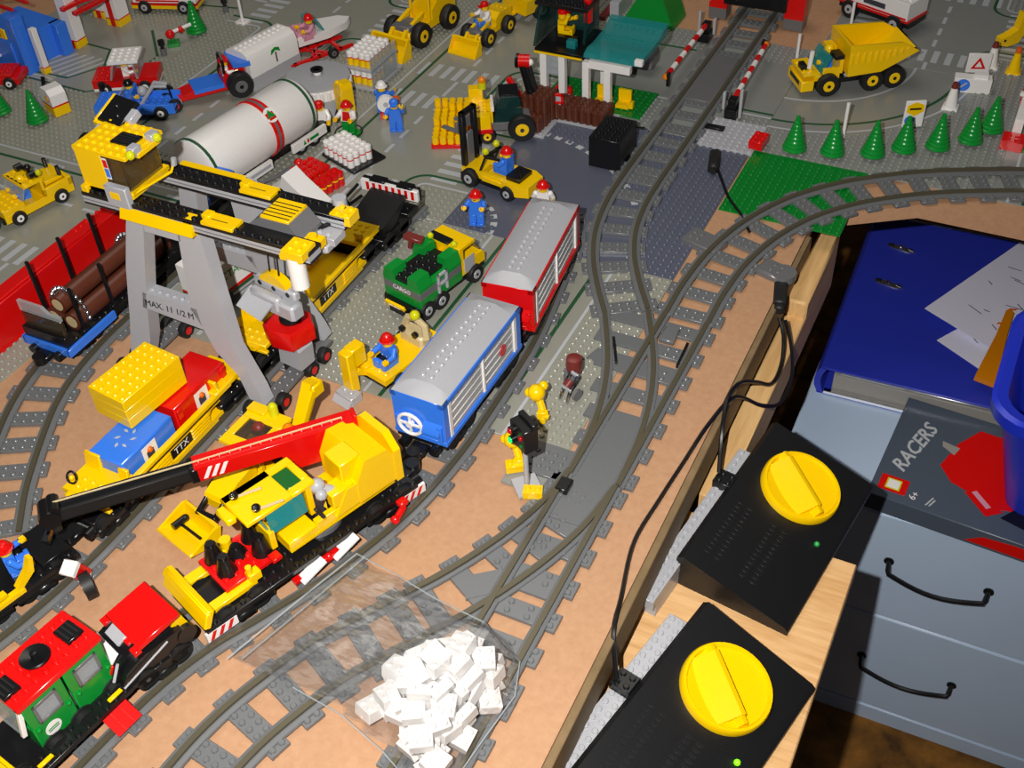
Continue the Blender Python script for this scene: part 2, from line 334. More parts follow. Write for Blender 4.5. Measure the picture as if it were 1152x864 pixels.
# ---------------------------------------------------------------- speed regulators
def regulator(label, x, y, rz, led):
    t = T('speed_regulator', label, 'speed regulator', x, y, -7.6, rz)
    W, Lh = 12.2, 22
    h0, h1 = 4.4, 1.0     # tall at the back (left), low at the front
    P(t, 'housing', M().ext([(0, 0), (W, 0), (W, h1 - .4), (W - .4, h1), (.6, h0), (0, h0 - .5)], 'y', -Lh, 0, 'regulator_black'), 'matt black wedge housing')
    sl = math.degrees(math.atan2(h0 - h1, W - 1))
    def top(u, v, dz=0): return dict(x=u, y=v, z=h0 - (h0 - h1) * (u - .6) / (W - 1) + dz, ry=sl)
    for g in (0, 1):
        gm = M()
        for q in range(26): gm.at(**top(2.2 + 1.15 * (q % 2) + 3.9 * g, -12.2 - .62 * (q // 2), 0.0)).box(-.42, -.2, -.03, .42, .2, .03, 'regulator_black', .02)
        P(t, 'grille', gm, 'embossed cooling grille')
    kb = P(t, 'dial', M().at(**top(6.2, -6.3, .02)).lathe([(4.3, 0), (4.3, .7), (4.15, .95), (3.9, .95), (3.75, .7), (2.6, .5), (.01, .45)], (0, 0, 0), 'yellow', 48), 'round yellow dial')
    fin = M().at(**top(6.2, -6.3, .55)); fin.T = fin.T @ Matrix.Rotation(math.radians(-123), 4, 'Z')
    fin.ext([(-.55, 0), (-.25, 1.15), (.2, 1.25), (1.0, .75), (2.4, .12), (2.6, -.05), (-.6, -.05)], 'y', -3.1, 3.1, 'yellow').ext([(-.5, -.05), (-.2, .9), (.2, 1.0), (.8, -.05)], 'y', -3.85, 3.85, 'yellow')
    P(kb, 'grip', fin)
    P(t, 'indicator_lamp', M().at(**top(10.4, -11.2, 0)).ball((0, 0, .1), .3, led, 8), 'small green pilot lamp')
    return t
mat('led_dim', (40, 150, 70), .3, emit=.25); mat('led_lit', (120, 255, 20), .3, emit=1.6)
regulator('black speed regulator with yellow dial, half hanging over beyond the pine shelf', 47.2, 16.8, -8.2, 'led_dim')
regulator('nearer black speed regulator with yellow dial lying fully on the pine shelf', 48.2, -9.0, -12.5, 'led_lit')
def plate_strip(label, x, y, rz, n, z, gap, group):
    t = T('contact_strip', label, 'strip', x, y, z, rz)
    P(t, 'strip', M().box(-2, -n, 0, 0, 0, 1.2, 'lgray').st(-2, -n, 1.2, 2, n, 'lgray'))
    P(t, 'plug', M().box(-2.05, -gap - 2, 1.2, .05, -gap, 2.2, 'black').st(-2, -gap - 2, 2.2, 2, 2, 'black'), 'black two by two wire plug')
plate_strip('light grey studded strip along the farther regulator', 47.0, 12.2, -8.2, 23, -5.6, 4.6, None)
plate_strip('light grey studded strip along the nearer regulator', 47.6, -11.4, -12.5, 24, -5.6, 8.2, None)
for (x, y, rz, n) in ((46.4, 12, -8.2, 22), (46.8, -12, -12.5, 23)):
    O('support_bar', M().box(-1.9, -n, 0, 0, 0, 1.98, 'lgray'), 'grey bar of bricks under the %s contact strip' % ('farther' if rz > -10 else 'nearer'), 'bar', x + .5, y, -7.58, rz)
# wires
def cable(label, pts, r=.22, name='cable'):
    O(name, M().tube(spline(pts, 1.0), r, 'black', 6), label, 'cable', 0, 0, 0)
cable('black wire looping from the farther regulator plug over the table edge to the black joint', [(44.4, 6.9, -3.0), (43.6, 9.5, .4), (42.9, 13, 1.7), (43.2, 16.2, 1.4), (44.3, 19.5, -.8), (45.4, 23, -3.6), (45.4, 27, -3.8), (44.5, 30.4, -2.6), (43.4, 31.6, -1.0)])
cable('black wire running from the nearer regulator plug along the board edge', [(44.0, -20.6, -3), (42.6, -18, .3), (41.9, -14.5, .3), (40.6, -8, .3), (40.9, -2, .3), (41.4, 4, .3), (42.0, 10, .5), (43.2, 15, .4), (45.6, 18.0, -2.6), (46.9, 22, -5.2), (46.8, 27, -5.2), (45.6, 30.2, -3.6), (44.2, 31.6, -1.2)])
O('cable_joint', M().box(-.8, -2, 0, .8, 2, 1.4, 'rubber', .2).box(-.6, -2.9, .2, .6, -2, 1.2, 'rubber', .2), 'black ribbed wire joint hanging on the board edge by the grey track plug', 'cable joint', 42.6, 34.6, -.9, 14)
cable('short black wire between the wire joint and the grey track plug', [(42.4, 36.6, -.1), (42.0, 37.4, .6), (41.5, 38.2, .8)])
t = T('track_plug', 'dark grey power plug clipped under the curved track', 'track plug', 0, 0, .05)
P(t, 'clip', M().at(30.8, 40.6, 0, -16).box(-2.3, -1.6, 0, 2.8, 1.6, .9, 'dgray', .15).st(-2, -1, .9, 2, 2, 'dgray')); P(t, 'plug_end', M().at(41.0, 38.1, 0, -16).box(-2.2, -1.5, 0, 1.2, 1.5, .8, 'dgray', .3).cy((1.1, 0, 0), (1.1, 0, .9), 1.5, 'dgray', n=16).st(-1, -1, .8, 2, 2, 'dgray'))
cable('thin black wire from the long black plug across the green plate to the track', [(26.8, 57.6, 1.0), (28.6, 54.6, .8), (30.9, 50.9, .6), (33.7, 47.7, .5), (35.6, 44.6, .6)], .2)
O('cable_plug', M().box(-.75, -2.2, 0, .75, 2.2, 1.3, 'rubber', .35).cy((0, -2.9, .6), (0, -2, .6), .4, 'rubber', n=8), 'long black wire plug lying on the blue grey baseplate', 'plug', 26.4, 58.2, .45, 14)
# ---------------------------------------------------------------- baseplates (32 x 32 studs unless noted)
def plate(label, x0, y0, m, stud, white=(), green=(), nx=32, ny=32, z=0, extra=None, group=None):
    """stud(i+.5, j+.5) says where studs stand; white / green: [(points, width)] of printed lines"""
    t = T('baseplate', label, 'baseplate', x0, y0, z, 0, group)
    mb = M().box(.02, .02, 0, nx - .02, ny - .02, .18, m, .03).st(0, 0, .18, nx, ny, m, 10, .3, .2, lambda i, j: not stud(i + .5, j + .5))
    P(t, 'plate', mb)
    if extra: extra(t)
    if white:
        w_ = M()
        for pts, wd in white: w_.ribbon(pts, wd, .182, 'paintwhite')
        P(t, 'road_marking', w_, 'pale printed road lines')
    if green:
        g_ = M()
        for pts, wd in green: g_.ribbon(pts, wd, .183, 'paintgreen')
        P(t, 'verge_line', g_, 'dark green printed line')
    return t
HW, HG = 8.6, 6.6
def dashes(c, a, b, ax='y', off=0):
    out = []; k = a + off
    while k < b - .5:
        e = min(k + 2.4, b)
        out.append((([(c, k), (c, e)] if ax == 'y' else [(k, c), (e, c)]), .55)); k += 4.27
    return out
def stripes(c0, c1, at, ln, ax='y'):
    """zebra bars: ax 'y' = bars lying along y, ranged along x from c0 to c1"""
    out = []; k = c0
    while k < c1:
        out.append((([(k, at), (k, at + ln)] if ax == 'y' else [(at, k), (at + ln, k)]), .95)); k += 2
    return out
def corner(cx, cy, sx, sy, r, d):
    """rounded line in the corner block whose road-side corner is (cx, cy), running away in sx / sy"""
    a = arc(cx + sx * r, cy + sy * r, r, 0, 360, 48)
    q = [p for p in a if (p[0] - cx - sx * r) * sx <= 1e-6 and (p[1] - cy - sy * r) * sy <= 1e-6]
    q = sorted(q, key=lambda p: (p[0] - cx) * sx - (p[1] - cy) * sy)
    return [(cx, cy + sy * d)] + q + [(cx + sx * d, cy)]
def straight_y():
    return dict(stud=lambda x, y: abs(x - 16) > 8.9, white=[([(16 - HW, 0), (16 - HW, 32)], .35), ([(16 + HW, 0), (16 + HW, 32)], .35)] + dashes(16, 0, 32, 'y', .6),
                green=[([(16 - HG, 0), (16 - HG, 32)], .5), ([(16 + HG, 0), (16 + HG, 32)], .5)])
def cross(W, E, S_, N):
    def stud(x, y):
        if abs(x - 16) > 8.9 and abs(y - 16) > 8.9: return True
        if x < 7.1 and not W: return True
        if x > 24.9 and not E: return True
        if y < 7.1 and not S_: return True
        if y > 24.9 and not N: return True
        return False
    white, green = [], []
    for h, lst, wd in ((HW, white, .35), (HG, green, .5)):
        lo, hi = 16 - h, 16 + h; r = 1.2 if h == HW else 3
        for sx, sy, a, b in ((-1, -1, W, S_), (1, -1, E, S_), (-1, 1, W, N), (1, 1, E, N)):
            cx, cy = 16 + sx * h, 16 + sy * h
            if a and b: lst.append((corner(cx, cy, sx, sy, r, 16 - h), wd))
            elif b: lst.append(([(cx, 16), (cx, 32 if sy > 0 else 0)], wd))
            elif a: lst.append(([(16, cy), (32 if sx > 0 else 0, cy)], wd))
    if S_: white += stripes(9, 24, 2.6, 4) + dashes(16, 0, 2.4)
    if N: white += stripes(9, 24, 25.4, 4) + dashes(16, 29.6, 32)
    if W: white += stripes(9, 24, 2.6, 4, 'x') + dashes(16, 0, 2.4, 'x')
    if E: white += stripes(9, 24, 25.4, 4, 'x') + dashes(16, 29.6, 32, 'x')
    if S_ and N: white += dashes(16, 8, 24)
    if W and E and not (S_ and N): white += dashes(16, 8, 24, 'x')
    return dict(stud=stud, white=white, green=green)
def curve(cx, cy, dashed=False):
    def stud(x, y):
        d = math.hypot(x - cx, y - cy); return d > 25.4 or d < 6.7
    a0, a1 = {(0, 0): (0, 90), (0, 32): (-90, 0), (32, 0): (90, 180), (32, 32): (180, 270)}[(cx, cy)]
    if dashed:
        white = [(arc(cx, cy, r, a0 + k * st, a0 + k * st + st * .52, 4), .9) for r, n in ((25.6, 20), (6.8, 6)) for st in (90 / n,) for k in range(n)]
        return dict(stud=stud, white=white, green=[])
    return dict(stud=stud, white=[(arc(cx, cy, 24.8, a0, a1, 30), .35), (arc(cx, cy, 7.3, a0, a1, 14), .35), (arc(cx, cy, 16, a0, a1, 24), .4)], green=[(arc(cx, cy, 22.7, a0, a1, 30), .5), (arc(cx, cy, 9.4, a0, a1, 14), .5)])
G = 'gp_warm'
plate('warm grey road baseplate in front of the small yellow digger, under the blue boxcar', -2, 0, G, **straight_y())
plate('slate blue curved road baseplate with dashed edges, under the forklift and black box', -2, 32, 'gp_old', **curve(0, 0, True))
plate('warm grey road baseplate that the overhead crane and hopper wagon stand across', -34, 0, G, **straight_y())
plate('grey junction baseplate with zebra crossings beside the striped buffer', -34, 32, G, **cross(False, True, True, True))
plate('grey junction baseplate with a zebra crossing behind the pile of yellow bricks', -34, 64, G, **cross(False, True, True, True))
plate('grey road baseplate under the yellow wheel loaders', -34, 96, G, **straight_y())
plate('grey road baseplate with zebra crossing just in front of the yellow jeep', -66, 0, G, **cross(True, True, True, False))
plate('grey road baseplate under the red wall near the left edge', -66, -32, G, **straight_y())
plate('grey road baseplate under the blue tow truck and the white tanker', -66, 32, G, **straight_y())
plate('grey junction baseplate beyond the white palm tree hut', -66, 64, G, **cross(True, True, True, True))
plate('far grey road baseplate behind the ambulance', -66, 96, G, **straight_y())
def fore(x, y):
    return y < 10 or y > 29.2 or (x > 26 and y > 24)
plate('grey forecourt baseplate with studded edge in front of the blue fuel kiosk', -98, 32, G, lambda x, y: y < 10.4 - (x - 16) * .06 or (x > 29.3 and y < 24), [(([(11 + k * 1.7, 13), (14 + k * 1.7, 20)]), .5) for k in range(6)] + [([(6, 13 - k * .9), (18, 12.2 - k * .9)], .5) for k in range(3)], [([(0, 10.8), (26, 10), (29.4, 13), (29.2, 24), (22, 31.5)], .5), ([(2, 22), (12, 23.5), (20, 23), (23, 18), (20, 12.6), (4, 12)], .5)])
plate('grey road baseplate at the left edge behind the yellow jeep', -98, 0, G, stud=lambda x, y: abs(y - 16) > 8.9, white=[([(0, 16 - HW), (32, 16 - HW)], .35), ([(0, 16 + HW), (32, 16 + HW)], .35)] + dashes(16, 0, 32, 'x'), green=[([(0, 16 + HG), (32, 16 + HG)], .5)])
plate('far grey studded baseplate around the small signal and tree by the ambulance', -98, 64, G, lambda x, y: y < 9 + x * .05 or y > 24, [], [([(0, 8.8), (20, 10), (31, 12)], .5)])
plate('grey curved road baseplate under the yellow dump truck', 30, 64, 'gp_gray', **curve(0, 32))
plate('far grey junction baseplate behind the yellow dump truck', 31, 96, 'gp_gray', **cross(True, True, True, True))
plate('grey road baseplate under the white traffic signs at the right edge', 62, 64, 'gp_gray', stud=lambda x, y: False, white=[([(2, 0), (2, 32)], .35)], green=[([(4, 0), (4, 32)], .5)])
plate('far grey road baseplate at the top right corner', 63, 96, 'gp_gray', **straight_y())
# level crossing ground
plate('grey level crossing baseplate carrying road and track', -2, 64, 'gp_gray', lambda x, y: (y < 9 or y > 26) and not (16.4 < x < 24.8), [([(0, 9.4), (16, 9.4)], .35), ([(25, 9.4), (32, 9.4)], .35)], [([(0, 25.6), (15, 25.6)], .5), ([(25, 10.4), (32, 10.4)], .5)])
def green_plate(label, x, y, nx, ny, z=0):
    t = T('baseplate', label, 'baseplate', x, y, z)
    P(t, 'plate', M().box(.02, .02, 0, nx - .02, ny - .02, .2, 'gp_green', .03).st(0, 0, .2, nx, int(ny), 'gp_green', 10))
green_plate('bright green square baseplate under the long curved track', 30.2, 48.6, 16, 15.6)
green_plate('small green baseplate that the watch tower stands on', -3.5, 66, 16, 8, .2)
t = T('ground_plate', 'light grey studded plate in front of the nearer barrier post', 'plate', 22.4, 62.4, .2)
P(t, 'plate', M().br(0, 0, 0, 8, 8, .35, 'lgray'))
O('red_brick', M().br(-1, -1.5, 0, 2, 3, 1.2, 'red'), 'single red brick on the grey plate near the barrier post', 'brick', 30.6, 64.9, .75, -4)

# ---------------------------------------------------------------- tracks
RAIL = [(-1.15, .38), (-.95, .72), (-.3, .78), (-.3, 1.0), (.3, 1.0), (.3, .78), (.95, .72), (1.15, .38)]
def tie_mesh(w=8, inner=True):
    mb = M().box(-w / 2, -1, 0, w / 2, 1, .4, 'trackgray', .04)
    for y in (-1, 0):
        for x in ([-4, 3] if w == 8 else []) + ([-2, -1, 0, 1] if inner else []): mb.st(x, y, .4, 1, 1, 'trackgray', 10)
    return mb
TIE = None
def rail_part(t, pts, off, w=1.0, dz=0.0):
    N = len(pts); q = []
    for i, p in enumerate(pts):
        a = pts[max(i - 1, 0)]; b = pts[min(i + 1, N - 1)]; d = Vector((b[0] - a[0], b[1] - a[1])).normalized()
        q.append((p[0] + d.y * off, p[1] - d.x * off, dz))
    base = [(-.82 * w, .36), (-.76 * w, .6), (-.34, .68), (.34, .68), (.76 * w, .6), (.82 * w, .36)]
    r = P(t, 'rail', M().sweep(q, base, 'trackgray'))
    P(r, 'contact_strip', M().sweep(q, [(-.26, .66), (-.26, 1.0), (.26, 1.0), (.26, .66)], 'railmetal'), 'dull brown metal rail head')
def track(label, pts, z=0.0, start=1.2, pitch=4.0, name='curved_track', ties=True, group=None):
    global TIE
    t = T(name, label, 'toy track', 0, 0, z, 0, group)
    sp = spline(pts, .7)
    for off in (-2.55, 2.55): rail_part(t, sp, off)
    acc = 0; nxt = start
    for a, b in zip(sp, sp[1:]):
        d = math.dist(a, b)
        while acc + d >= nxt and ties:
            k = (nxt - acc) / d; x = a[0] + (b[0] - a[0]) * k; y = a[1] + (b[1] - a[1]) * k
            if TIE is None: TIE = tie_mesh().mesh('tie')
            o = bpy.data.objects.new('tie', TIE); C.objects.link(o); o.parent = t
            o.location = (x * S, y * S, 0); o.rotation_euler = (0, 0, math.atan2(b[1] - a[1], b[0] - a[0]) - PI / 2); nxt += pitch
        acc += d
    return t
ZP = .2
track('grey track that the front train with the crane wagon and the boxcars stands on', [(4.8, -56), (5.4, -48), (6.6, -40), (8.4, -34), (10.7, -29.3), (14.2, -21.8), (16.6, -13.6), (17.6, -5), (17.6, 2), (17.4, 9), (17.0, 15), (16.0, 21.5), (14.8, 28), (13.2, 34), (11.0, 39)], .1)
track('grey track under the yellow double container wagons and the gantry', [(-16, -60), (-12.4, -50), (-10.1, -42), (-8.9, -35), (-8.5, -28), (-8.5, -18), (-8.5, -8), (-8.5, 4), (-8.5, 16), (-8.5, 34)], .1)
track('grey track under the log wagon, curving in bare at the left edge', [(-17.2, -33.2), (-21, -28), (-25.4, -20.3), (-27.6, -15.4), (-28.9, -10.5), (-29.7, -4), (-29.8, 4), (-29.8, 14), (-29.8, 24)], .1)
track('grey track running through the level crossing between the striped barriers', [(18.65, 52), (18.65, 62), (18.65, 74), (18.65, 90), (18.65, 102), (18.65, 118)], .2, name='straight_track')
track('long grey curved track sweeping over the green baseplate to the right edge', [(34.2, 25), (34.2, 31), (34.9, 38), (36.8, 45), (40.0, 51.4), (44.4, 56.7), (49.4, 60.8), (54.5, 64.0), (59.9, 66.6), (65.4, 68.9), (73, 71.4), (82, 73.4)], .22)
track('grey track between the two points leading from the crossing', [(18.65, 52), (18.9, 45), (19.9, 38.6), (21.7, 33.2), (24.3, 28.2), (27.3, 23.4)], .22)
track('grey track leaving the nearer points and passing beneath the clear plastic bag', [(25.8, -24), (23.3, -28), (21.1, -31.6), (19.3, -36), (17.9, -40.6), (17.2, -45.6), (16.9, -54)], .05)
track('grey straight track at the bottom edge beside the bag of white bricks', [(33.9, -28), (33.9, -40), (33.9, -56)], .05, name='straight_track')
def switch(label, main, branch, frog, z, y0, y1):
    t = T('switch_track', label, 'toy track', 0, 0, z)
    m_, b_ = spline(main, .7), spline(branch, .7)
    for off in (-2.55, 2.55): rail_part(t, m_, off, .8)
    for off in (-2.55, 2.55): rail_part(t, b_, off, .8, -.035)
    return t, m_, b_
def x_at(sp, y):
    best = min(sp, key=lambda p: abs(p[1] - y)); return best[0]
# farther points: straight leg x=34.1, branch to the upper left
t, m_, b_ = switch('farther points where the crossing track joins the outer track', [(34.1, 25), (34.1, 12), (34.1, -2.5)], [(27.3, 23.4), (29.6, 18.6), (31.4, 14.2), (32.8, 9.4), (33.7, 4), (34.1, -2.5)], None, .12, 0, 0)
for k in range(7):
    y = 23 - 4 * k; x0 = min(x_at(b_, y) - 4, 30.1) if y > -1 else 30.1
    P(t, 'tie', M().box(x0, y - 1, 0, 38.1, y + 1, .4, 'trackgray').st(37, y - 1, .4, 1, 2, 'trackgray', 10).st(math.ceil(x0), y - 1, .4, 1, 2, 'trackgray', 10).st(33.5, y - 1, .4, 2, 2, 'trackgray', 10, skip=(lambda i, j: k > 3)))
P(t, 'bed', M().ext([(32, 6), (36, 6), (36.6, -2.5), (31.4, -2.5)], 'z', .3, .52, 'trackgray'))
P(t, 'cross_plate', M().ext([(26, 14.6), (36, 14.6), (36, 16.6), (26.6, 16.6)], 'z', .1, .42, 'trackgray')); P(t, 'frog', M().box(32.4, 20.4, .2, 34.2, 23, .75, 'trackgray', .2))
P(t, 'point_blade', M().at(36.0, 16.6, 0, 3).box(-.13, 0, .6, .13, 4.2, .95, 'black'), 'thin dark point blade'); P(t, 'point_blade', M().at(29.6, 14.6, 0, 26).box(-.13, 0, .6, .13, 4.4, .95, 'black'), 'thin dark point blade')
# nearer points: straight leg down to the bottom edge, branch under the bag
t, m_, b_ = switch('nearer points beside the clear bag, splitting into two tracks', [(33.9, -2.5), (33.9, -14), (33.9, -28)], [(33.9, -2.5), (33.2, -7.6), (31.8, -12.3), (29.8, -17), (27.7, -21), (25.8, -24)], None, .1, 0, 0)
P(t, 'bed', M().ext([(31.5, -2.5), (36.3, -2.5), (36.3, -8.5), (31.6, -8.5)], 'z', .3, .52, 'trackgray'))
P(t, 'cross_plate', M().ext([(27.6, -18.4), (31.6, -15.2), (36, -15.2), (36, -17.6), (32.6, -17.6), (29, -20.6)], 'z', .1, .43, 'trackgray')); P(t, 'cross_plate', M().box(31.6, -24.6, .1, 36, -22.4, .43, 'trackgray'))
for k in range(7):
    y = -3.6 - 4 * k
    P(t, 'tie', M().box(31.6 if k > 1 else 29.9, y - 1, 0, 37.9, y + 1, .4, 'trackgray').st(36.8, y - 1, .4, 1, 2, 'trackgray', 10).st(32.5, y - 1, .4, 3, 2, 'trackgray', 10, skip=(lambda i, j: k < 2 or i == 1)))
for k in range(6):
    i = min(range(len(b_)), key=lambda q: abs(b_[q][1] - (-5 - 3.5 * k))); p, q = b_[i], b_[min(i + 1, len(b_) - 1)]
    a = math.degrees(math.atan2(q[1] - p[1], q[0] - p[0])) + 90
    P(t, 'tie', M().at(p[0], p[1], -.03, a).box(-4, -1, 0, 2.2, 1, .4, 'trackgray').st(-4, -1, .4, 1, 2, 'trackgray', 10).st(-1.2, -1, .4, 2, 2, 'trackgray', 10, skip=(lambda i, j: k == 4)))
P(t, 'lead_plate', M().at(26.6, -1.2, 0, 0).box(-1.4, -2.6, 0, 4.4, 1.8, .4, 'trackgray').st(-1, -2, .4, 5, 3, 'trackgray', 10).box(-1.2, -4.9, 0, 4.4, -2.7, .3, 'gp_gray'), 'flat plates beside the points')
P(t, 'point_motor', M().box(31.1, -5.4, .5, 32.4, -3.6, 1.15, 'black', .1), 'small black point lever')
# ---------------------------------------------------------------- rolling stock
def bogie(t, y, w=5.6, L=5.2, z0=1.15, col='black'):
    b = P(t, 'bogie', M().at(0, y).box(-w / 2, -L / 2, 1.6, -w / 2 + .8, L / 2, 2.5, col, .15).box(w / 2 - .8, -L / 2, 1.6, w / 2, L / 2, 2.5, col, .15).box(-1.6, -L / 2 + .6, 1.7, 1.6, L / 2 - .6, 2.4, col, .1).box(-w / 2 - .15, -1.0, 1.2, w / 2 + .15, 1.0, 1.9, col, .2).st(-w / 2, -2, 2.5, 1, 4, col).st(w / 2 - 1, -2, 2.5, 1, 4, col))
    for s in (-1, 1): P(b, 'wheelset', M().at(0, y + s * 1.7).cy((-2.9, 0, 2.15), (2.9, 0, 2.15), .25, 'metal', n=8).lathe([(1.05, -2.9), (1.05, -2.3), (1.25, -2.3), (1.25, -2.1), (.3, -2.1)], (0, 0, 2.15), 'rubber', 16, 'x').lathe([(.3, 2.1), (1.25, 2.1), (1.25, 2.3), (1.05, 2.3), (1.05, 2.9)], (0, 0, 2.15), 'rubber', 16, 'x'))
    return b
def coupler(t, y, s):
    P(t, 'coupler', M().box(-.9, y, 1.7, .9, y + s * 1.6, 2.2, 'black', .1).cy((0, y + s * 1.7, 1.5), (0, y + s * 1.7, 2.5), .75, 'black', n=12).cy((-1.8, y, 2.1), (-1.8, y + s * .9, 2.1), .55, 'black', n=10).cy((1.8, y, 2.1), (1.8, y + s * .9, 2.1), .55, 'black', n=10))
def boxcar(label, col, x, y, rz, L, letters):
    t = T('boxcar', label, 'toy boxcar', x, y, 0, rz); h = L / 2
    P(t, 'underframe', M().box(-2.9, -h, 2.2, 2.9, h, 2.7, 'black').box(-1.5, -3, 1.3, 1.5, 3, 2.2, 'black', .2))
    for s in (-1, 1): bogie(t, s * (h - 3.4)); coupler(t, s * h, s)
    P(t, 'sill', M().box(-3.1, -h - .05, 2.7, 3.1, h + .05, 3.2, col))
    for s in (-1, 1):
        e = P(t, 'end_wall', M().box(-3, s * (h - 1), 3.2, 3, s * h, 8.1, col).ext([(-2, 6.8), (2, 6.8), (2, 7.9), (-2, 7.9)], 'y', s * h, s * (h + .06), col).ext([(s * h, 5.6), (s * (h + .7), 4.6), (s * (h + .7), 4.4), (s * h, 4.4)], 'x', .6, 2.6, col).box(-2.7, s * h, 3.3, -2.2, s * (h + .35), 5.4, col).box(2.2, s * h, 3.3, 2.7, s * (h + .35), 5.4, col))
        if s < 0: P(e, 'brake_wheel', M().at(-.9, -h - .35, 4.7, 0, 90).tube([(1.35 * math.cos(q * PI / 12), 1.35 * math.sin(q * PI / 12), 0) for q in range(25)], .2, 'white', 8, False).cy((0, 0, -.3), (0, 0, .25), .38, 'white').box(-1.3, -.16, -.08, 1.3, .16, .08, 'white').box(-.16, -1.3, -.08, .16, 1.3, .08, 'white'), 'light grey hand brake wheel')
    for sx in (-1, 1):
        for s in (-1, 1):
            y0, y1 = (-h + 1.6, -.15) if s < 0 else (.15, h - 1.6)
            mb = M().box(sx * 2.4, y0, 3.25, sx * 2.85, y1, 7.6, 'lgray', .03)
            for k in range(4): mb.box(sx * 2.85, y0 + .1, 3.9 + k * 1.0, sx * 2.92, y1 - .1, 3.98 + k * 1.0, 'white', .02)
            d = P(t, 'sliding_door', mb)
        for a_, b_ in ((-.18, .18), (-h + 1, -h + 1.6), (h - 1.6, h - 1)): P(t, 'door_post', M().box(sx * 2.4, a_, 3.2, sx * 3.05, b_, 7.9, 'white'), 'white door post')
        if letters: P(t, 'emblem', M().at(sx * 3.0, h * .5, 5.6, 90 if sx > 0 else -90, 90).lathe([(.45, 0), (.7, 0), (.7, .06), (.45, .06)], (0, 0, 0), 'red', 16).box(-.2, -.2, 0, .2, .2, .05, 'red', 0), 'round red emblem')
    P(t, 'cornice', M().box(-3.1, -h - .05, 7.6 + .3, -2.4, h + .05, 8.5, col).box(2.4, -h - .05, 7.9, 3.1, h + .05, 8.5, col).box(-3.1, -h - .05, 7.9, 3.1, -h + 1, 8.5, col).box(-3.1, h - 1, 7.9, 3.1, h + .05, 8.5, col))
    r = M().ext([(-2.95, 8.5), (2.95, 8.5), (1.0, 9.35), (-1.0, 9.35)], 'y', -h + 1.6, h - 1.6, 'lgray')
    for s in (-1, 1):
        r.add([(-2.95, s * (h + .0), 8.5), (2.95, s * h, 8.5), (1.0, s * (h - 1.6), 9.35), (-1, s * (h - 1.6), 9.35), (-2.95, s * (h - 1.6), 8.5), (2.95, s * (h - 1.6), 8.5)], [(0, 1, 2, 3), (1, 5, 2), (0, 3, 4)] if s < 0 else [(1, 0, 3, 2), (5, 1, 2), (3, 0, 4)], 'lgray')
    r.st(-1, -h + 2, 9.35, 2, int(2 * h - 4), 'lgray')
    P(t, 'roof', r, 'light grey roof with two rows of studs along the ridge')
    return t
boxcar('blue boxcar with light grey studded roof and a hand wheel on its end', 'blue', 16.5, 2.6, -1, 17, True)
boxcar('red boxcar with light grey studded roof coupled beyond the blue one', 'red', 15.9, 22.3, 6.5, 17.4, False)

# ---- railway crane wagon
t = T('crane_wagon', 'yellow railway crane wagon with long red and black boom lying over the neighbouring train', 'toy crane wagon', 12.3, -21.7, 0, -20.5)
def shift(o, x, y, z):
    o.location = (o.location.x + x * S, o.location.y + y * S, o.location.z + z * S); return o
P(t, 'underframe', M().box(-3, -12.6, 2.3, 3, 11.8, 2.8, 'black').st(-3, -12, 2.8, 1, 24, 'black').st(2, -12, 2.8, 1, 24, 'black').st(-2, -7, 2.8, 4, 5, 'black').st(-2, 8, 2.8, 4, 3, 'black'))
for s in (-1, 1): bogie(t, s * 8.6, 5.8, 6.4)
coupler(t, 11.8, 1)
mb = M().box(-2.6, -12.6, 2.8, 2.6, -11.4, 3.6, 'yellow').at(0, -12.6, 2.8, 0, -24).box(-3.6, -.35, 0, 3.6, .35, 2.0, 'yellow', .1).off().at(0, -12.9, 2.8, 0, -28).box(-3.7, -.3, 1.2, 3.7, .3, 1.9, 'yellow', .1)
mb.off().box(-2.6, -11.4, 2.8, -1.5, -6.6, 3.3, 'yellow').box(1.6, -11.4, 2.8, 2.6, -6.6, 3.3, 'yellow').box(1.7, -7.2, 3.3, 2.6, -6.0, 4.2, 'yellow').cy((2.1, -6.9, 4.2), (2.1, -6.9, 5.0), .3, 'yellow').box(-2.6, -7.2, 3.3, -1.8, -6.0, 4.0, 'yellow').cy((-2.2, -6.6, 4), (-2.2, -6.6, 5.0), .55, 'yellow')
shift(P(t, 'end_bolster', mb, 'yellow sloping end bolster with two arms'), -.6, .2, .3)
bt = P(t, 'load_plate', M().at(-1.3, 1.0, .3).box(-2.2, -10.2, 3.3, 2.6, -4.6, 3.7, 'red').st(-2, -10, 3.7, 4, 5, 'red').box(2.2, -5.4, 3.7, 3.2, -4.4, 4.1, 'red'), 'red plate of studs')
for i, (cx, cy_) in enumerate(((-1.2, -9.2), (.9, -9.2), (-.2, -7.4), (-.9, -5.4), (1.2, -5.6))):
    P(t, 'black_cone', M().at(cx - 1.4, cy_ + 1.3, 4.0).cy((0, 0, 0), (0, 0, 1.0 if i == 2 else 2.0), 1.0, 'black', .55, 16).cy((0, 0, 1.0 if i == 2 else 2.0), (0, 0, 1.2 if i == 2 else 2.25), .42, 'black', n=12))
for sx in (1,):
    shift(P(t, 'outrigger', M().box(3.0, -4.8, 1.0, 3.7, 2.2, 1.4, 'red').at(3.6, -2.6, 1.6, 0, 18).box(-.5, -1.7, 0, .7, 1.2, .25, 'white', .04).off().at(3.6, .9, 1.6, 0, 18).box(-.5, -1.4, 0, .7, 1.6, .25, 'white', .04).off().at(3.4, -.7, 1.2).ball((0, 0, .2), .5, 'red', 8).box(-.3, -1.2, 0, .3, 1.2, .5, 'red'), 'red outrigger bar with two white pads'), -.4, 1.3, .2)
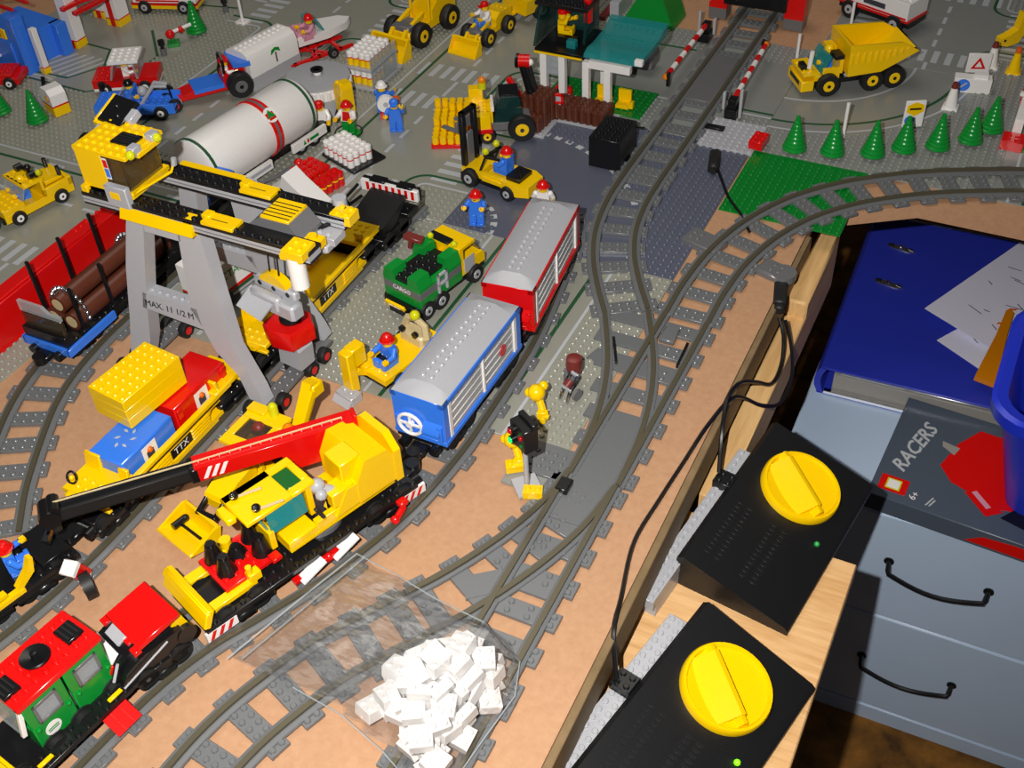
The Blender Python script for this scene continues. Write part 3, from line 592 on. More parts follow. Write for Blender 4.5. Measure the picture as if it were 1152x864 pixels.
for y_ in (-11.2, 11.0): P(t, 'hazard_stripes', M().at(3.03, y_, 1.9, 90, 90).box(-1.6, -.55, -.3, 1.6, .55, 0, 'white', 0).ext([(-1.4, -.5), (-1.0, -.5), (-.5, .5), (-.9, .5)], 'z', 0, .02, 'red').ext([(-.5, -.5), (-.1, -.5), (.4, .5), (0, .5)], 'z', 0, .02, 'red').ext([(.4, -.5), (.8, -.5), (1.3, .5), (.9, .5)], 'z', 0, .02, 'red'))
P(t, 'red_bracket', M().at(3.0, 9.4, 2.2).box(-.4, -.5, 0, .8, .5, .5, 'red', .1).cy((.5, 0, -.3), (1.0, -1.4, -.6), .35, 'red').ball((1.0, -1.5, -.6), .5, 'red', 8), 'small red bracket')
# turntable superstructure
P(t, 'turntable', M().at(-.8, 1.5).cy((0, .6, 2.8), (0, .6, 3.3), 2.6, 'dgray', n=24))
P(t, 'deck', M().at(-1.1, 2.0, .4).box(-2.9, -4.4, 3.3, 2.9, 8.0, 3.7, 'yellow').box(.6, -4.4, 3.7, 2.9, -1.2, 4.6, 'yellow', .1).box(2.2, -1.2, 3.7, 2.9, 6.4, 4.9, 'yellow').box(-1.2, -.6, 3.7, 2.2, 3.4, 3.8, 'black'))
P(t, 'engine_bay', M().box(-.8, .6, 4.1, 1.05, 6.0, 4.35, 'black', .05).cy((-.2, 3, 4.4), (.8, 3.6, 4.4), .25, 'dgray', n=8), 'black engine bay on the deck')
P(t, 'deck_lettering', M().at(1.82, 4.2, 4.6, 90, 90).ext([(-.9, -.2), (-.6, -.2), (-.4, .25), (-.7, .25)], 'z', 0, .02, 'red').ext([(-.3, -.2), (0, -.2), (.2, .25), (-.1, .25)], 'z', 0, .02, 'red').ext([(.3, -.2), (.6, -.2), (.8, .25), (.5, .25)], 'z', 0, .02, 'red'), 'tiny red marks')
cw = M().ext([(3.2, 3.7), (8.0, 3.7), (8.0, 6.4), (7.0, 8.2), (4.4, 8.6), (3.2, 6.4)], 'x', -3.1, 2.9, 'yellow').ext([(-3.4, 7.6), (-2.0, 9.0), (1.6, 9.0), (3.0, 7.4), (3.0, 3.4), (-3.4, 3.4)], 'y', 7.6, 8.4, 'yellow').box(-.6, 2.2, 6.2, 2.0, 4.6, 8.8, 'yellow', .1).box(.8, .4, 5.0, 2.7, 3.0, 6.6, 'yellow', .1).at(1.6, 1.4, 3.8).ext([(-1, 0), (2.4, 0), (2.4, 2.6), (.6, 2.6)], 'x', -.9, 1.2, 'yellow')
shift(P(t, 'counterweight', cw, 'rounded yellow counterweight housing'), -.7, 2.4, .8)
# cab
cb = shift(P(t, 'cab', M().box(-3.0, -5.0, 3.7, -2.5, .4, 7.4, 'yellow').box(-3.0, -.2, 3.7, 1.0, .4, 7.4, 'yellow').box(-3.0, -5.0, 3.2, 1.4, -4.4, 5.4, 'yellow')), -.7, 1.4, 1.1)
P(cb, 'cab_roof', M().box(-3.4, -6.6, 7.4, 1.1, -1.6, 7.8, 'yellow', .1).box(-3.4, -6.6, 7.4, -2.4, .9, 7.8, 'yellow', .1).box(.1, -1.6, 7.4, 1.1, .9, 7.8, 'yellow', .1).box(-2.4, .1, 7.4, .1, .9, 7.8, 'yellow', .1).box(-2.8, -7.6, 7.0, -.6, -6.6, 7.6, 'yellow', .2))
P(cb, 'roof_window', M().box(-2.4, -1.6, 7.45, .1, .1, 7.7, 'trgreen', .05), 'tinted green roof pane')
P(cb, 'windscreen', M().ext([(1.15, 5.0), (1.35, 5.0), (.95, 7.4), (.75, 7.4)], 'y', -4.6, -.6, 'teal').ext([(-4.6, 4.6), (-4.4, 4.6), (-5.2, 7.4), (-5.5, 7.4)], 'x', -2.6, .9, 'teal'), 'teal tinted cab glass')
for q in ((-2.4, -5.6), (.3, -5.0)):
    P(cb, 'roof_lamp', M().at(q[0], q[1], 7.8).ball((0, 0, .4), .45, 'black', 10).ball((.1, -.2, .55), .28, 'chrome', 8).cy((.2, .3, .25), (.9, 2.4, .25), .14, 'tan', n=6))
P(cb, 'step_grille', M().at(1.5, -2.9, 3.1).box(-.8, -.7, 0, .8, .7, .22, 'black', .05).box(-.5, -.45, .22, -.2, .45, .25, 'yellow', 0).box(.2, -.45, .22, .5, .45, .25, 'yellow', 0))
shift(P(t, 'hose_reel', M().cy((1.0, .4, 6.6), (1.8, 1.8, 5.6), .55, 'lgray', n=14).ball((.8, .3, 6.9), .8, 'lgray', 10).ball((1.6, .1, 6.4), .6, 'lgray', 8).box(1.2, .6, 3.8, 1.7, 1.4, 5.4, 'black').at(2.2, -.4, 4.0, 0, 20).box(-.2, -.2, 0, .2, .2, 2.0, 'black'), 'light grey winch and black lever'), -.6, 2.2, 1.0)
# boom, laid in the wagon's own frame from the pivot to the tip over the next track

pv, tp = (-4.0, 9.4), (-14.6, -17.0)
bd = Vector((tp[0] - pv[0], tp[1] - pv[1])); BL = bd.length; ba = math.degrees(math.atan2(bd.y, bd.x))
def boomM(): return M().at(pv[0], pv[1], 7.4, ba)
SPL = BL * .53
bm = boomM().box(-.6, -.95, 0, SPL, .95, 1.7, 'red').box(-.9, -.7, .4, -.5, .7, 2.2, 'red', .2).st(0, -.5, 1.7, int(SPL), 1, 'red').ext([(2.5, 0), (7, 0), (6, -2.2), (3.4, -2.2)], 'y', -.95, .95, 'red')
b_ = P(t, 'boom', bm, 'red boom')
P(b_, 'boom_stripes', (lambda m: [m.ext([(SPL - 1.0 - k * .75, .2), (SPL - .6 - k * .75, .2), (SPL - 1.3 - k * .75, 1.55), (SPL - 1.7 - k * .75, 1.55)], 'y', .95, .98, 'white') for k in range(3)] and m)(boomM()), 'white slanting stripes')
P(t, 'jib', boomM().box(SPL, -.8, .1, BL, -.45, 1.5, 'rubber', .05).box(SPL, .45, .1, BL, .8, 1.5, 'rubber', .05).box(SPL, -.8, .1, BL, .8, .3, 'rubber', .05).box(SPL, -.6, .3, BL - .4, .6, 1.2, 'black', .05).box(SPL - .3, -1, 0, SPL + .5, 1, 1.6, 'black', .1), 'black lattice jib')
P(t, 'jib_head', boomM().cy((BL, -1.1, .8), (BL, 1.1, .8), 1.0, 'black', n=14).cy((BL - .6, -1.0, 1.6), (BL - .6, 1.0, 1.6), .6, 'black', n=12).box(BL - .6, -.6, -1.2, BL + .8, .6, .6, 'black', .2).at(tp[0], tp[1], 7.4, ba).cy((.4, .2, -.9), (1.1, 1.4, -1.3), .4, 'chrome', n=8), 'black pulley head with a chrome pin')
P(t, 'hoist_rope', boomM().tube([(.5, .1, 1.95), (SPL, .1, 1.9), (BL - .6, .1, 2.1)], .09, 'tan', 5), 'thin rope along the boom')
P(t, 'boom_lamp', boomM().ball((5.6, -1.5, 1.0), .6, 'trorange', 10).ball((6.0, -1.6, .0), .42, 'trorange', 8), 'transparent orange lamp')

# ---- front locomotive pieces at the bottom left
t = T('tractor_wagon', 'short black flat wagon with red ribbed hood and a white lettered radiator plate', 'toy wagon', 6.2, -38.4, 0, -17)
P(t, 'underframe', M().box(-2.9, -2.6, 2.3, 2.9, 3.4, 2.8, 'black').st(2, -2, 2.8, 1, 5, 'black').st(-3, -2, 2.8, 1, 5, 'black'))
bogie(t, .6, 5.8, 5)
P(t, 'rear_tank', M().ext([(-3.3, 2.8), (3.2, 2.8), (3.2, 5.9), (-.3, 5.9), (-1.6, 5.5), (-2.8, 4.6), (-3.3, 3.6)], 'x', -2.0, 2.0, 'black').ext([(-3.1, 2.8), (3.2, 2.8), (3.2, 5.0), (-.8, 5.0), (-2.4, 4.4), (-3.1, 3.4)], 'x', -2.7, 2.7, 'black').box(-1.4, -.4, 5.9, 1.2, .6, 6.15, 'black', .1), 'rounded black body')
P(t, 'hood', M().at(0, 1.0, 5.95, 0, 8).box(-2.6, -1.7, 0, 2.6, 2.6, .5, 'red', .1).box(-2.5, -1.4, .5, 2.5, -1.2, .55, 'red', 0).box(-2.5, -.4, .5, 2.5, -.2, .55, 'red', 0).box(-2.5, .6, .5, 2.5, .8, .55, 'red', 0).box(-2.7, -2.3, -.2, -1.9, -1.6, .3, 'red').box(1.9, -2.3, -.2, 2.7, -1.6, .3, 'red').box(-1.4, -2.1, -.1, 1.4, -1.6, .2, 'red'), 'red ribbed hood')
P(t, 'radiator', M().at(-.4, -1.0, 5.75, 0, 24).box(-1.0, -.65, 0, 1.1, .65, .2, 'lgray', .04), 'grey hatch')
P(t, 'nameplate', M().at(-.4, -2.4, 5.05, 0, 42).box(-1.7, -.55, 0, 1.6, .55, .12, 'white', .02).at(-.45, -2.4, 5.16, 0, 42).text('LARRY', .95, 'black', .04), 'white nameplate lettered in black')
P(t, 'red_panel', M().at(.3, -3.0, 4.3, 0, 60).box(-1.3, -.5, 0, 1.1, .4, .15, 'red'), 'red panel under the nameplate')
P(t, 'hand_rail', M().tube([(2.4, -3.6, 4.2), (2.0, -2.6, 5.4)], .14, 'lgray').tube([(-2.2, -3.4, 4.4), (-1.9, -2.7, 5.2)], .14, 'lgray').tube([(3.0, -3.2, 3.4), (3.0, 1.6, 5.0)], .1, 'lgray'), 'light grey rods')
P(t, 'front_hook', M().ext([(2.4, 2.8), (3.6, 2.8), (4.2, 4.0), (3.8, 5.6), (2.8, 6.0), (2.6, 5.2), (3.3, 4.8), (3.4, 4.0), (2.4, 3.8)], 'x', 1.2, 2.2, 'yellow').box(.6, 2.6, 2.8, 2.4, 3.4, 4, 'yellow'), 'yellow bracket')
P(t, 'coupling_drum', M().cy((-1.2, 3.5, 3.8), (1.0, 3.5, 3.8), .85, 'black', n=16).cy((2.3, 3.5, 3.8), (2.8, 3.5, 3.8), .95, 'black', n=16).cy((1, 3.5, 3.8), (2.3, 3.5, 3.8), .4, 'black', n=10))
t = T('green_locomotive', 'green locomotive cab with red roof and black roof grilles at the lower left corner', 'toy locomotive', 3.8, -45.1, 0, -9)
P(t, 'underframe', M().box(-2.9, -8.4, 2.3, 3.9, 4.1, 2.8, 'black').st(2, -8, 2.8, 2, 12, 'black'))
bogie(t, -4.6, 6, 6); bogie(t, 1.6, 6, 4.8)
for q in (-4.6, 2.6): P(t, 'step_tile', M().box(3.2, q - .7, 3.0, 3.6, q + .7, 3.15, 'yellow'), 'tiny yellow step tile')
for (a, b) in ((-3.9, -.1), (.1, 4.0)):
    wl = M(); m_ = (a + b) / 2
    for sx in (-1, 1):
        x0, x1 = (1.7, 2.1) if sx > 0 else (-2.6, -2.2)
        wl.box(x0, a, 2.8, x1, b, 5.4, 'green', .1).box(x0, a, 5.4, x1, m_ - 1.1, 8.3, 'green', .1).box(x0, m_ + 1.1, 5.4, x1, b, 8.3, 'green', .1).box(x0, m_ - 1.2, 7.6, x1, m_ + 1.2, 8.3, 'green', .1)
    wl.box(-2.4, a if a < -1 else b - .4, 2.8, 1.9, (a + .4) if a < -1 else b, 5.2, 'green', .1)
    wl.st(1.7, m_ - 2, 5.0, 1, 1, 'green', r=.2).st(1.7, m_ + 1, 5.0, 1, 1, 'green', r=.2)
    wp = P(t, 'side_panel', wl)
    fr = M()
    for sx in (1.95, -2.65): fr.box(sx, m_ - 1.15, 5.4, sx + .25, m_ - .9, 7.7, 'dgray', .02).box(sx, m_ + .9, 5.4, sx + .25, m_ + 1.15, 7.7, 'dgray', .02).box(sx, m_ - 1.15, 5.4, sx + .25, m_ + 1.15, 5.65, 'dgray', .02).box(sx, m_ - 1.15, 7.45, sx + .25, m_ + 1.15, 7.7, 'dgray', .02)
    w_ = P(wp, 'window_frame', fr, 'dark grey window frame')
    P(wp, 'window_pane', M().box(2.0, m_ - .9, 5.6, 2.1, m_ + .9, 7.5, 'trclear', 0).box(-2.5, m_ - .9, 5.6, -2.4, m_ + .9, 7.5, 'trclear', 0), 'clear window glass')
P(t, 'front_window', M().at(0, -4.5, 5.2, 0, -12).box(-2.2, -.1, 0, 1.7, .1, 2.9, 'trclear', .02).box(1.5, -.2, 0, 1.9, .2, 3.0, 'white').box(-2.6, -.2, 0, -2.2, .2, 3.0, 'white'), 'sloping windscreen with white posts')
P(t, 'emblem', M().at(2.13, -2.4, 4.0, 90, 90).lathe([(.75, 0), (.75, .03)], (0, 0, 0), 'white', 18).box(-.5, .04, .03, .5, .16, .05, 'green', 0).box(-.5, -.2, .03, .5, -.08, .05, 'green', 0), 'white round emblem')
P(t, 'seat_back', M().box(-1, -3.4, 4.5, 1, -3, 6.2, 'green').box(-1, 1, 4.5, 1, 1.4, 6.2, 'blue').box(-1.6, -3.6, 2.8, 1.2, 3.4, 4.4, 'dgray'))
rf = M().box(-2.7, -4.2, 8.3, 2.2, 4.2, 8.8, 'red', .1).st(-2.4, -4, 8.8, 4, 8, 'red', skip=lambda i, j: (i in (1, 2) and j in (0, 1, 3, 4, 6, 7)))
rp = P(t, 'roof', rf, 'red studded roof')
for q in (-3.4, 2.9):
    g = M().box(-1.2, q - .8, 8.8, .8, q + .8, 9.15, 'black', .06)
    for k in range(3): g.box(-1.0, q - .6 + k * .45, 9.15, .6, q - .42 + k * .45, 9.25, 'rubber', 0)
    P(rp, 'roof_grille', g, 'black roof grille')
P(rp, 'roof_dish', M().at(-.2, -.3, 8.8).lathe([(.3, 0), (.35, .3), (1.25, .75), (1.15, .85), (.3, .6), (.28, 1.2), (.01, 1.25)], (0, 0, 0), 'black', 20), 'black dish aerial')
P(t, 'snow_plough', M().at(0, -7.6, 2.4, 0, -20).box(-3.6, -.3, 0, 3.6, .3, 1.7, 'yellow', .15).off().box(-3.4, -8.8, 2.5, 3.6, -8.0, 3.2, 'yellow', .1).box(-2.4, -8, 2.8, 2.4, -6.4, 3.3, 'yellow'), 'yellow bumper bar')
P(t, 'red_flap', M().at(4.6, 1.9, 1.6, 0, 0, 28).box(-1.2, -1.3, 0, 1.0, 1.2, .25, 'red', .04).box(-1.2, -1.3, .25, 1.0, -1.2, .3, 'red', 0).box(-1.2, -.5, .25, 1.0, -.4, .3, 'red', 0).box(-1.2, .4, .25, 1.0, .5, .3, 'red', 0), 'red ribbed flap at the side')

# ---- yellow double container wagons
def well_car(label, x, y, rz, L, letters=True, rear=True):
    t = T('container_wagon', label, 'toy wagon', x, y, 0, rz); h = L / 2
    P(t, 'floor_frame', M().box(-2.9, -h + 4, 1.5, 2.9, h - 4, 2.0, 'yellow').box(-2.95, -h + 5, 1.3, -2.5, h - 5, 1.9, 'yellow').box(2.5, -h + 5, 1.3, 2.95, h - 5, 1.9, 'yellow'))
    for sx in (-1, 1):
        s_ = P(t, 'side_wall', M().ext([(-h + 4, 4.0), (h - 4, 4.0), (h - 4, 3.3), (h - 5.6, 3.3), (h - 6.6, 1.9), (-h + 6.6, 1.9), (-h + 5.6, 3.3), (-h + 4, 3.3)], 'x', sx * 2.5, sx * 2.85, 'yellow').box(sx * 2.4, -h + 2, 4.0, sx * 3.05, h - 2, 4.45, 'yellow', .08).box(sx * 2.85, -h + 4, 3.55, sx * 2.91, h - 4, 3.7, 'black', 0))
        for q in (-h + 7.6, h - 7.6):
            rb = M()
            for k in range(4): rb.box(sx * 2.85, q - 1.5, 1.9 + k * .4, sx * 3.05, q + 1.5, 2.15 + k * .4, 'yellow', .04)
            P(s_, 'side_ribs', rb)
        if letters: P(s_, 'logo_plate', M().at(sx * 2.86, 0, 2.7, 90 * sx, 90).box(-1.7, -.6, 0, 1.7, .6, .05, 'black', 0).at(sx * 2.91, 0, 2.7, 90 * sx, 90).text('TTX', 1.15, 'white'), 'black plate lettered TTX in white')
    for s in (-1, 1):
        e = M().box(-2.9, s * (h - 4.4), 4.0, 2.9, s * h, 4.5, 'yellow', .1).ext([(-2.9, s * (h - 3)), (2.9, s * (h - 3)), (1.8, s * (h + .6)), (-1.8, s * (h + .6))], 'z', 3.9, 4.44, 'yellow').box(-2.9, s * h, 3.3, 2.9, s * (h - .5), 3.6, 'yellow', .05).st(-2, s * (h - 1.4) - 1, 4.5, 4, 2, 'yellow')
        P(t, 'end_deck', e)
        P(t, 'end_stop', M().at(-1.8, s * (h - 3.6), 4.5, 0, 12 * s).box(-1, -.2, 0, 1, .2, 1.7, 'yellow', .08).at(2.1, s * (h - 3.6), 4.5, 0, 12 * s).box(-.6, -.2, 0, .6, .2, 1.2, 'yellow', .08))
        P(t, 'hand_brake', M().at(-2.4, s * (h - 1.2), 5.0, 0, 60).tube([(.62 * math.cos(q * PI / 8), .62 * math.sin(q * PI / 8), 0) for q in range(17)], .13, 'black', 6, False).ball((0, 0, 0), .3, 'yellow', 8), 'black hand brake wheel')
        bogie(t, s * (h - 1.2), 5.8, 6); coupler(t, s * (h + 1.6), s)
    return t
well_car('yellow container wagon beneath the boom tip, carrying blue and red containers', -8.9, -16.8, -1, 21.5)
well_car('empty yellow container wagon under the overhead crane', -8.5, 10.6, 0, 25)
t = T('freight_container', 'blue container in the yellow wagon, its top printed with a pale emblem', 'toy container', -9.0, -20.0, 2.05, -1)
P(t, 'shell', M().box(-2.4, -3.7, 0, 2.1, 3.9, 4.1, 'blue', .15))
P(t, 'emblem', (lambda m: [m.at(-.1 + .55 * math.cos(k * 1.05), -.6 + .9 * math.sin(k * 1.05), 4.1, k * 60).ext([(0, 0), (.35, .12), (.5, .5), (.15, .4)], 'z', 0, .02, 'paintwhite') for k in range(6)] and m)(M()), 'pale printed emblem')
P(t, 'side_sticker', M().box(2.1, -1.0, 1.4, 2.14, 1.0, 3.6, 'white', 0).box(2.14, -.5, 1.8, 2.16, .5, 2.8, 'ink', 0).ball((2.14, 0, 2.9), .35, 'orange', 8), 'white sticker with a little face')
t = T('freight_container', 'red container at the far end of the loaded yellow wagon, under the gantry leg', 'toy container', -9.1, -11.4, 2.05, -1)
P(t, 'shell', M().box(-2.4, -4.0, 0, 2.1, 4.2, 4.2, 'red', .12).box(2.1, -3.9, 2.6, 2.4, -3.2, 3.9, 'red').box(2.1, 3.3, 2.6, 2.4, 4, 3.9, 'red'))
P(t, 'side_sticker', M().box(2.1, -1.0, 1.4, 2.14, 1.0, 3.6, 'white', 0).box(2.14, -.5, 1.8, 2.16, .5, 2.8, 'ink', 0).ball((2.14, 0, 2.9), .35, 'orange', 8), 'white sticker with a little face')
t = T('brick_block', 'big yellow block of studded bricks stacked on the red and blue containers', 'toy load', -11.1, -15.3, 6.47, -6)
mb = M()
for k in range(3): mb.box(-2.48, -3.98, k * 1.2 + .01, 2.48, 3.98, k * 1.2 + 1.19, 'yellow', .05)
P(t, 'bricks', mb.st(-2.5, -4, 3.6, 5, 8, 'yellow', 10))
t = T('buffer_wagon', 'black bogie end of the hopper train with red and white striped warning board', 'toy wagon', -7.6, 27.4, 0, 0)
P(t, 'frame', M().box(-2.8, -5.4, 2.2, 2.8, 3.4, 3.0, 'black').box(-2.4, -4, 3.0, 2.4, -1, 4.0, 'black').box(-3.2, .2, 3.0, 3.2, 2.6, 3.6, 'black').st(-3, 1, 3.6, 6, 1, 'black').ext([(-4.8, 3.0), (-2.2, 3.0), (1.4, 5.2), (1.4, 5.6), (-4.8, 4.4)], 'x', -2.6, 2.6, 'black'))
bogie(t, -2, 5.8, 7)
P(t, 'warning_board', (lambda m: [m.box(-3.4 + k * .95, 1.43, 5.05, -2.95 + k * .95, 1.47, 6.25, 'red', 0) for k in range(8)] and m)(M().box(-4.2, 1.47, 4.9, 4.2, 2.0, 6.4, 'white').box(-4.2, 2.0, 4.7, 4.2, 2.5, 6.5, 'black').box(-2.8, 1.4, 6.5, -.6, 2.6, 6.8, 'black').box(1.2, 1.4, 6.5, 3.4, 2.6, 6.8, 'black')), 'white board with red stripes')
P(t, 'guard_rail', M().tube([(-4.2, 1.2, 4.0), (-4.4, -1.4, 4.2), (-4.4, -2.0, 5.6), (-4.2, .8, 6.0)], .22, 'black'), 'black wire rail')
# ---- black locomotive with blue driver at the left edge
t = T('black_locomotive', 'black open locomotive with yellow running boards at the left edge', 'toy locomotive', -10.6, -37.6, 0, -14)
P(t, 'chassis', M().box(-3, -7, 2.2, 3, 6.2, 2.9, 'black').box(-2.4, 3, 2.9, 2.4, 6.0, 3.6, 'black').st(-3, 2, 2.9, 6, 4, 'black').tube([(-1.4, 5.7, 3), (-1.4, 5.9, 5.2)], .16, 'black').tube([(.2, 5.7, 3), (.3, 5.9, 5)], .16, 'black'))
bogie(t, 2.4, 6, 6); bogie(t, -4, 6, 6)
P(t, 'running_board', M().box(2.5, -7, 2.9, 3.2, .6, 3.4, 'yellow').box(2.5, -7, 3.8, 3.2, -1, 4.2, 'yellow').ext([(.2, 3.2), (2.0, 4.4), (2.4, 6.0), (2.0, 6.1), (1.4, 4.9), (0, 3.7)], 'x', 2.4, 3.1, 'yellow').box(-2.8, -7, 2.9, 2.4, -4, 5.4, 'yellow').box(-2.8, -4, 2.9, 2.4, -2.4, 4.4, 'black'), 'yellow running boards')

# ---- log wagon and what stands around it
t = T('log_wagon', 'black and blue stake wagon loaded with brown logs, smoky end panel', 'toy wagon', -30.6, -.4, 0, 0)
P(t, 'frame', M().box(-3.2, -9.4, 2.2, 3.2, 13, 3.0, 'black').st(2, -8, 3.0, 1, 20, 'black').st(-3, -8, 3.0, 1, 20, 'black').box(-3.2, -9.6, 3.0, 3.2, -8.4, 4.6, 'black'))
for y in (-6.4, 8.6): bogie(t, y, 5.8, 6)
coupler(t, -9.6, -1)
P(t, 'blue_sill', M().box(-3.4, -9.9, 2.2, 3.4, -9.4, 3.2, 'blue').box(3.2, -9.9, 2.2, 3.6, -2.0, 3.2, 'blue').box(3.2, 1.0, 2.6, 3.6, 3.2, 3.2, 'blue').box(-3.6, -9.9, 2.2, -3.2, 8, 3.2, 'blue'), 'blue sill bands')
P(t, 'end_panel', M().box(-3.0, -9.2, 4.6, 3.0, -8.6, 6.6, 'trbrown', .2).ext([(-3.0, 6.6), (3.0, 6.6), (3.0, 7.2), (1.4, 7.2), (.6, 8.0), (-3.0, 8.0)], 'y', -9.1, -8.7, 'trclear'), 'smoky transparent end panel')
for y in (-6.2, -1.2, 4.0, 9.2):
    for sx in (-1, 1):
        P(t, 'stake', M().cy((sx * 2.7, y, 3.0), (sx * (2.7 if sx < 0 else 2.6), y, 11.4 if sx < 0 else 9.2), .24, 'black', n=8).box(sx * 3.1, y - .5, 2.9, sx * 2.2, y + .5, 3.5, 'black'))
for i, (x, z) in enumerate(((-1.35, 4.1), (1.25, 4.1), (-.05, 6.2))):
    O('log', M().cy((0, -7.2, 0), (0, 9.6, 0), 1.18, 'brown', n=14).cy((0, -7.24, 0), (0, -7.2, 0), .8, 'tan', n=12), ('brown log at the bottom of the wagon load, on the red wall side', 'brown log at the bottom of the wagon load, on the gantry side', 'brown log resting on top of the two others in the stake wagon')[i], 'toy log', -30.6 + x, .4, z, 0, 'logs on the stake wagon')
ch = M()
for y in (-5, 6.4):
    for k in range(15):
        a = PI * (k / 14.0); cx, cz = -2.7 * math.cos(a), 4.2 + 3.35 * math.sin(a)
        ch.at(cx, y, cz, 0, 0, math.degrees(a) - 90).ball((0, 0, 0), .34, 'metal', 6)
O('load_chain', ch, 'two silver chains bound over the brown logs', 'chain', -30.6, -.4, 0)
t = T('black_wagon', 'dark wagon with blue motor parts seen through the gantry frame', 'toy wagon', -29.8, 19.5, 0, 0)
P(t, 'frame', M().box(-3, -5.6, 2.2, 3, 6, 3.2, 'black').box(-2.6, -4, 3.2, 2.6, 5, 5.4, 'black', .3).box(2.6, -3, 3.0, 3.4, 4, 4.4, 'rubber'))
bogie(t, -2.5, 5.8, 6); bogie(t, 3, 5.8, 5)
P(t, 'engine', M().box(.4, -4.2, 5.4, 2.4, -1.6, 6.6, 'blue', .3).ball((.4, 1.4, 6.6), 1.1, 'lgray', 10).box(-1.6, 2, 5.4, 1.8, 4.4, 7.0, 'blue', .3), 'blue and silver motor blocks')
t = T('red_wall', 'long low red wall of bricks standing behind the log wagon', 'toy wall', -37.4, -1, .2, 0)
P(t, 'wall', M().box(-2.2, -12, 0, 0, 15.5, 5.8, 'red', .1).box(0, -12, .4, .1, 15.5, .5, 'red', 0))
P(t, 'cap', M().box(-2.2, -12, 5.8, -.1, 9, 6.2, 'red', .1).st(-2, 6, 6.2, 1, 6, 'red'))
# ---------------------------------------------------------------- overhead crane straddling the container train
t = T('gantry_crane', 'grey overhead crane on trestle legs with black girders, carrying a yellow cab', 'toy crane', -10, -2, 0)
GX, GY = -10, -2
def lean(x, z, d=0): return (x - GX, (-7.5 + 2.5 * (z - 1.2) / 21.3) - GY + d, z)
def framed(poly, m, depth=1.7, far=False):
    """trestle member: outline in (x, z), carried in depth across the leaning plane"""
    mb = M(); n = len(poly)
    if far: f = lambda x, z, d: (x - GX, 4.4 - 1.2 * z / 21 - GY + d, z)
    else: f = lambda x, z, d: lean(x, z, d)
    vs_ = [f(x, z, 0) for x, z in poly] + [f(x, z, depth) for x, z in poly]
    fs = [tuple(range(n)), tuple(range(2 * n - 1, n - 1, -1))] + [(i, n + i, n + (i + 1) % n, (i + 1) % n) for i in range(n)]
    return mb.add(vs_, fs, m)
def merge(*ms):
    o = M()
    for q in ms:
        k = len(o.v); o.v += q.v
        for f, mi in zip(q.f, q.m): o.f.append(tuple(i + k for i in f)); o.m.append(o.mi(q.names[mi]))
    return o
LL = [(-20.9, 1.4), (-19.4, 1.4), (-18.0, 4.6), (-16.6, 11.0), (-16.3, 12.6), (-14.5, 19.8), (-10.3, 19.8), (-10.4, 12.0), (-9.4, 10.0), (-7.9, 6.4), (-6.4, 1.4), (-3.4, 1.4), (-3.7, 3.2), (-5.6, 7.8), (-6.6, 15.6), (-7.5, 21.8), (-16.5, 21.8), (-18.5, 14.6), (-19.5, 7.6)]
def trestle(name, far):
    leg = framed([(-20.9, 1.4), (-18.6, 1.4), (-17.2, 5.6), (-16.4, 11.5), (-14.4, 21.7), (-16.6, 21.7), (-18.4, 14.6), (-19.6, 7.6)], 'lgray', 1.7, far)
    leg2 = framed([(-4.2, 1.45), (-2.4, 1.45), (-3.0, 3.2), (-5.4, 7.8), (-6.6, 15.6), (-7.4, 21.7), (-10.2, 21.7), (-10.4, 11.6), (-9.4, 10.0), (-7.9, 6.9), (-5.4, 4.6)], 'lgray', 1.7, far)
    o = P(t, name, merge(leg, leg2, framed([(-14.6, 19.8), (-10.0, 19.8), (-10.0, 21.7), (-14.6, 21.7)], 'lgray', 1.7, far)))
    cb = framed([(-17.2, 9.9), (-9.2, 9.4), (-9.6, 11.8), (-16.8, 11.9)], 'lgray', 1.7, far)
    yy = (4.4 - .7 - GY) if far else lean(0, 11.9)[1]
    cb.st(-16.6 - GX, yy + .3, 11.85, 6, 1, 'lgray')
    c_ = P(o, 'cross_bar', cb)
    if not far:
        q = lean(-13.4, 10.7); P(o, 'load_lettering', M().at(q[0], q[1] - .04, q[2], 0, 83).text('MAX. 11 1/2 M', 1.05, 'black', .04), 'black lettering on the cross bar')
    P(o, 'cap_strip', framed([(-16.7, 21.4), (-7.3, 21.4), (-7.9, 22.7), (-15.9, 22.7)], 'yellow', .7, far) if far else merge(M().ext([(-6.15 - GY, 21.45), (-5.2 - GY, 21.45), (-5.2 - GY, 22.65), (-5.65 - GY, 22.65)], 'x', -16.6 - GX, -7.4 - GX, 'yellow'), M().box(-8.9 - GX, -5.6 - GY, 21.4, -7.3 - GX, -4.2 - GY, 23.2, 'yellow', .3)), 'yellow sloping cap strip')
    return o
trestle('near_trestle', False); trestle('far_trestle', True)
for x, nm in ((-2.7, 'right'), (-20.4, 'left')):
    f = P(t, 'foot_plate', M().box(x - 1 - GX, -9 - GY, .95, x + 1 - GX, 5 - GY, 1.35, 'dgray').st(x - 1 - GX, -6 - GY, 1.35, 2, 9, 'dgray').st(x - 1 - GX, -9 - GY, 1.35, 2, 2, 'dgray'), 'dark grey studded foot plate')
    for y in (-8, -5.6, 0.0, 2.6):
        for sx in (-1, 1):
            w_ = P(f, 'roller', M().lathe([(.3, -.45), (.95, -.45), (1.0, -.3), (1.0, .3), (.95, .45), (.3, .45)], (x + sx * 1.3 - GX, y - GY, 1.0), 'rubber', 16, 'x').cy((x + sx * 1.25 - GX, y - GY, 1.0), (x + sx * 1.8 - GX, y - GY, 1.0), .5, 'red', n=12), 'black roller with red hub')
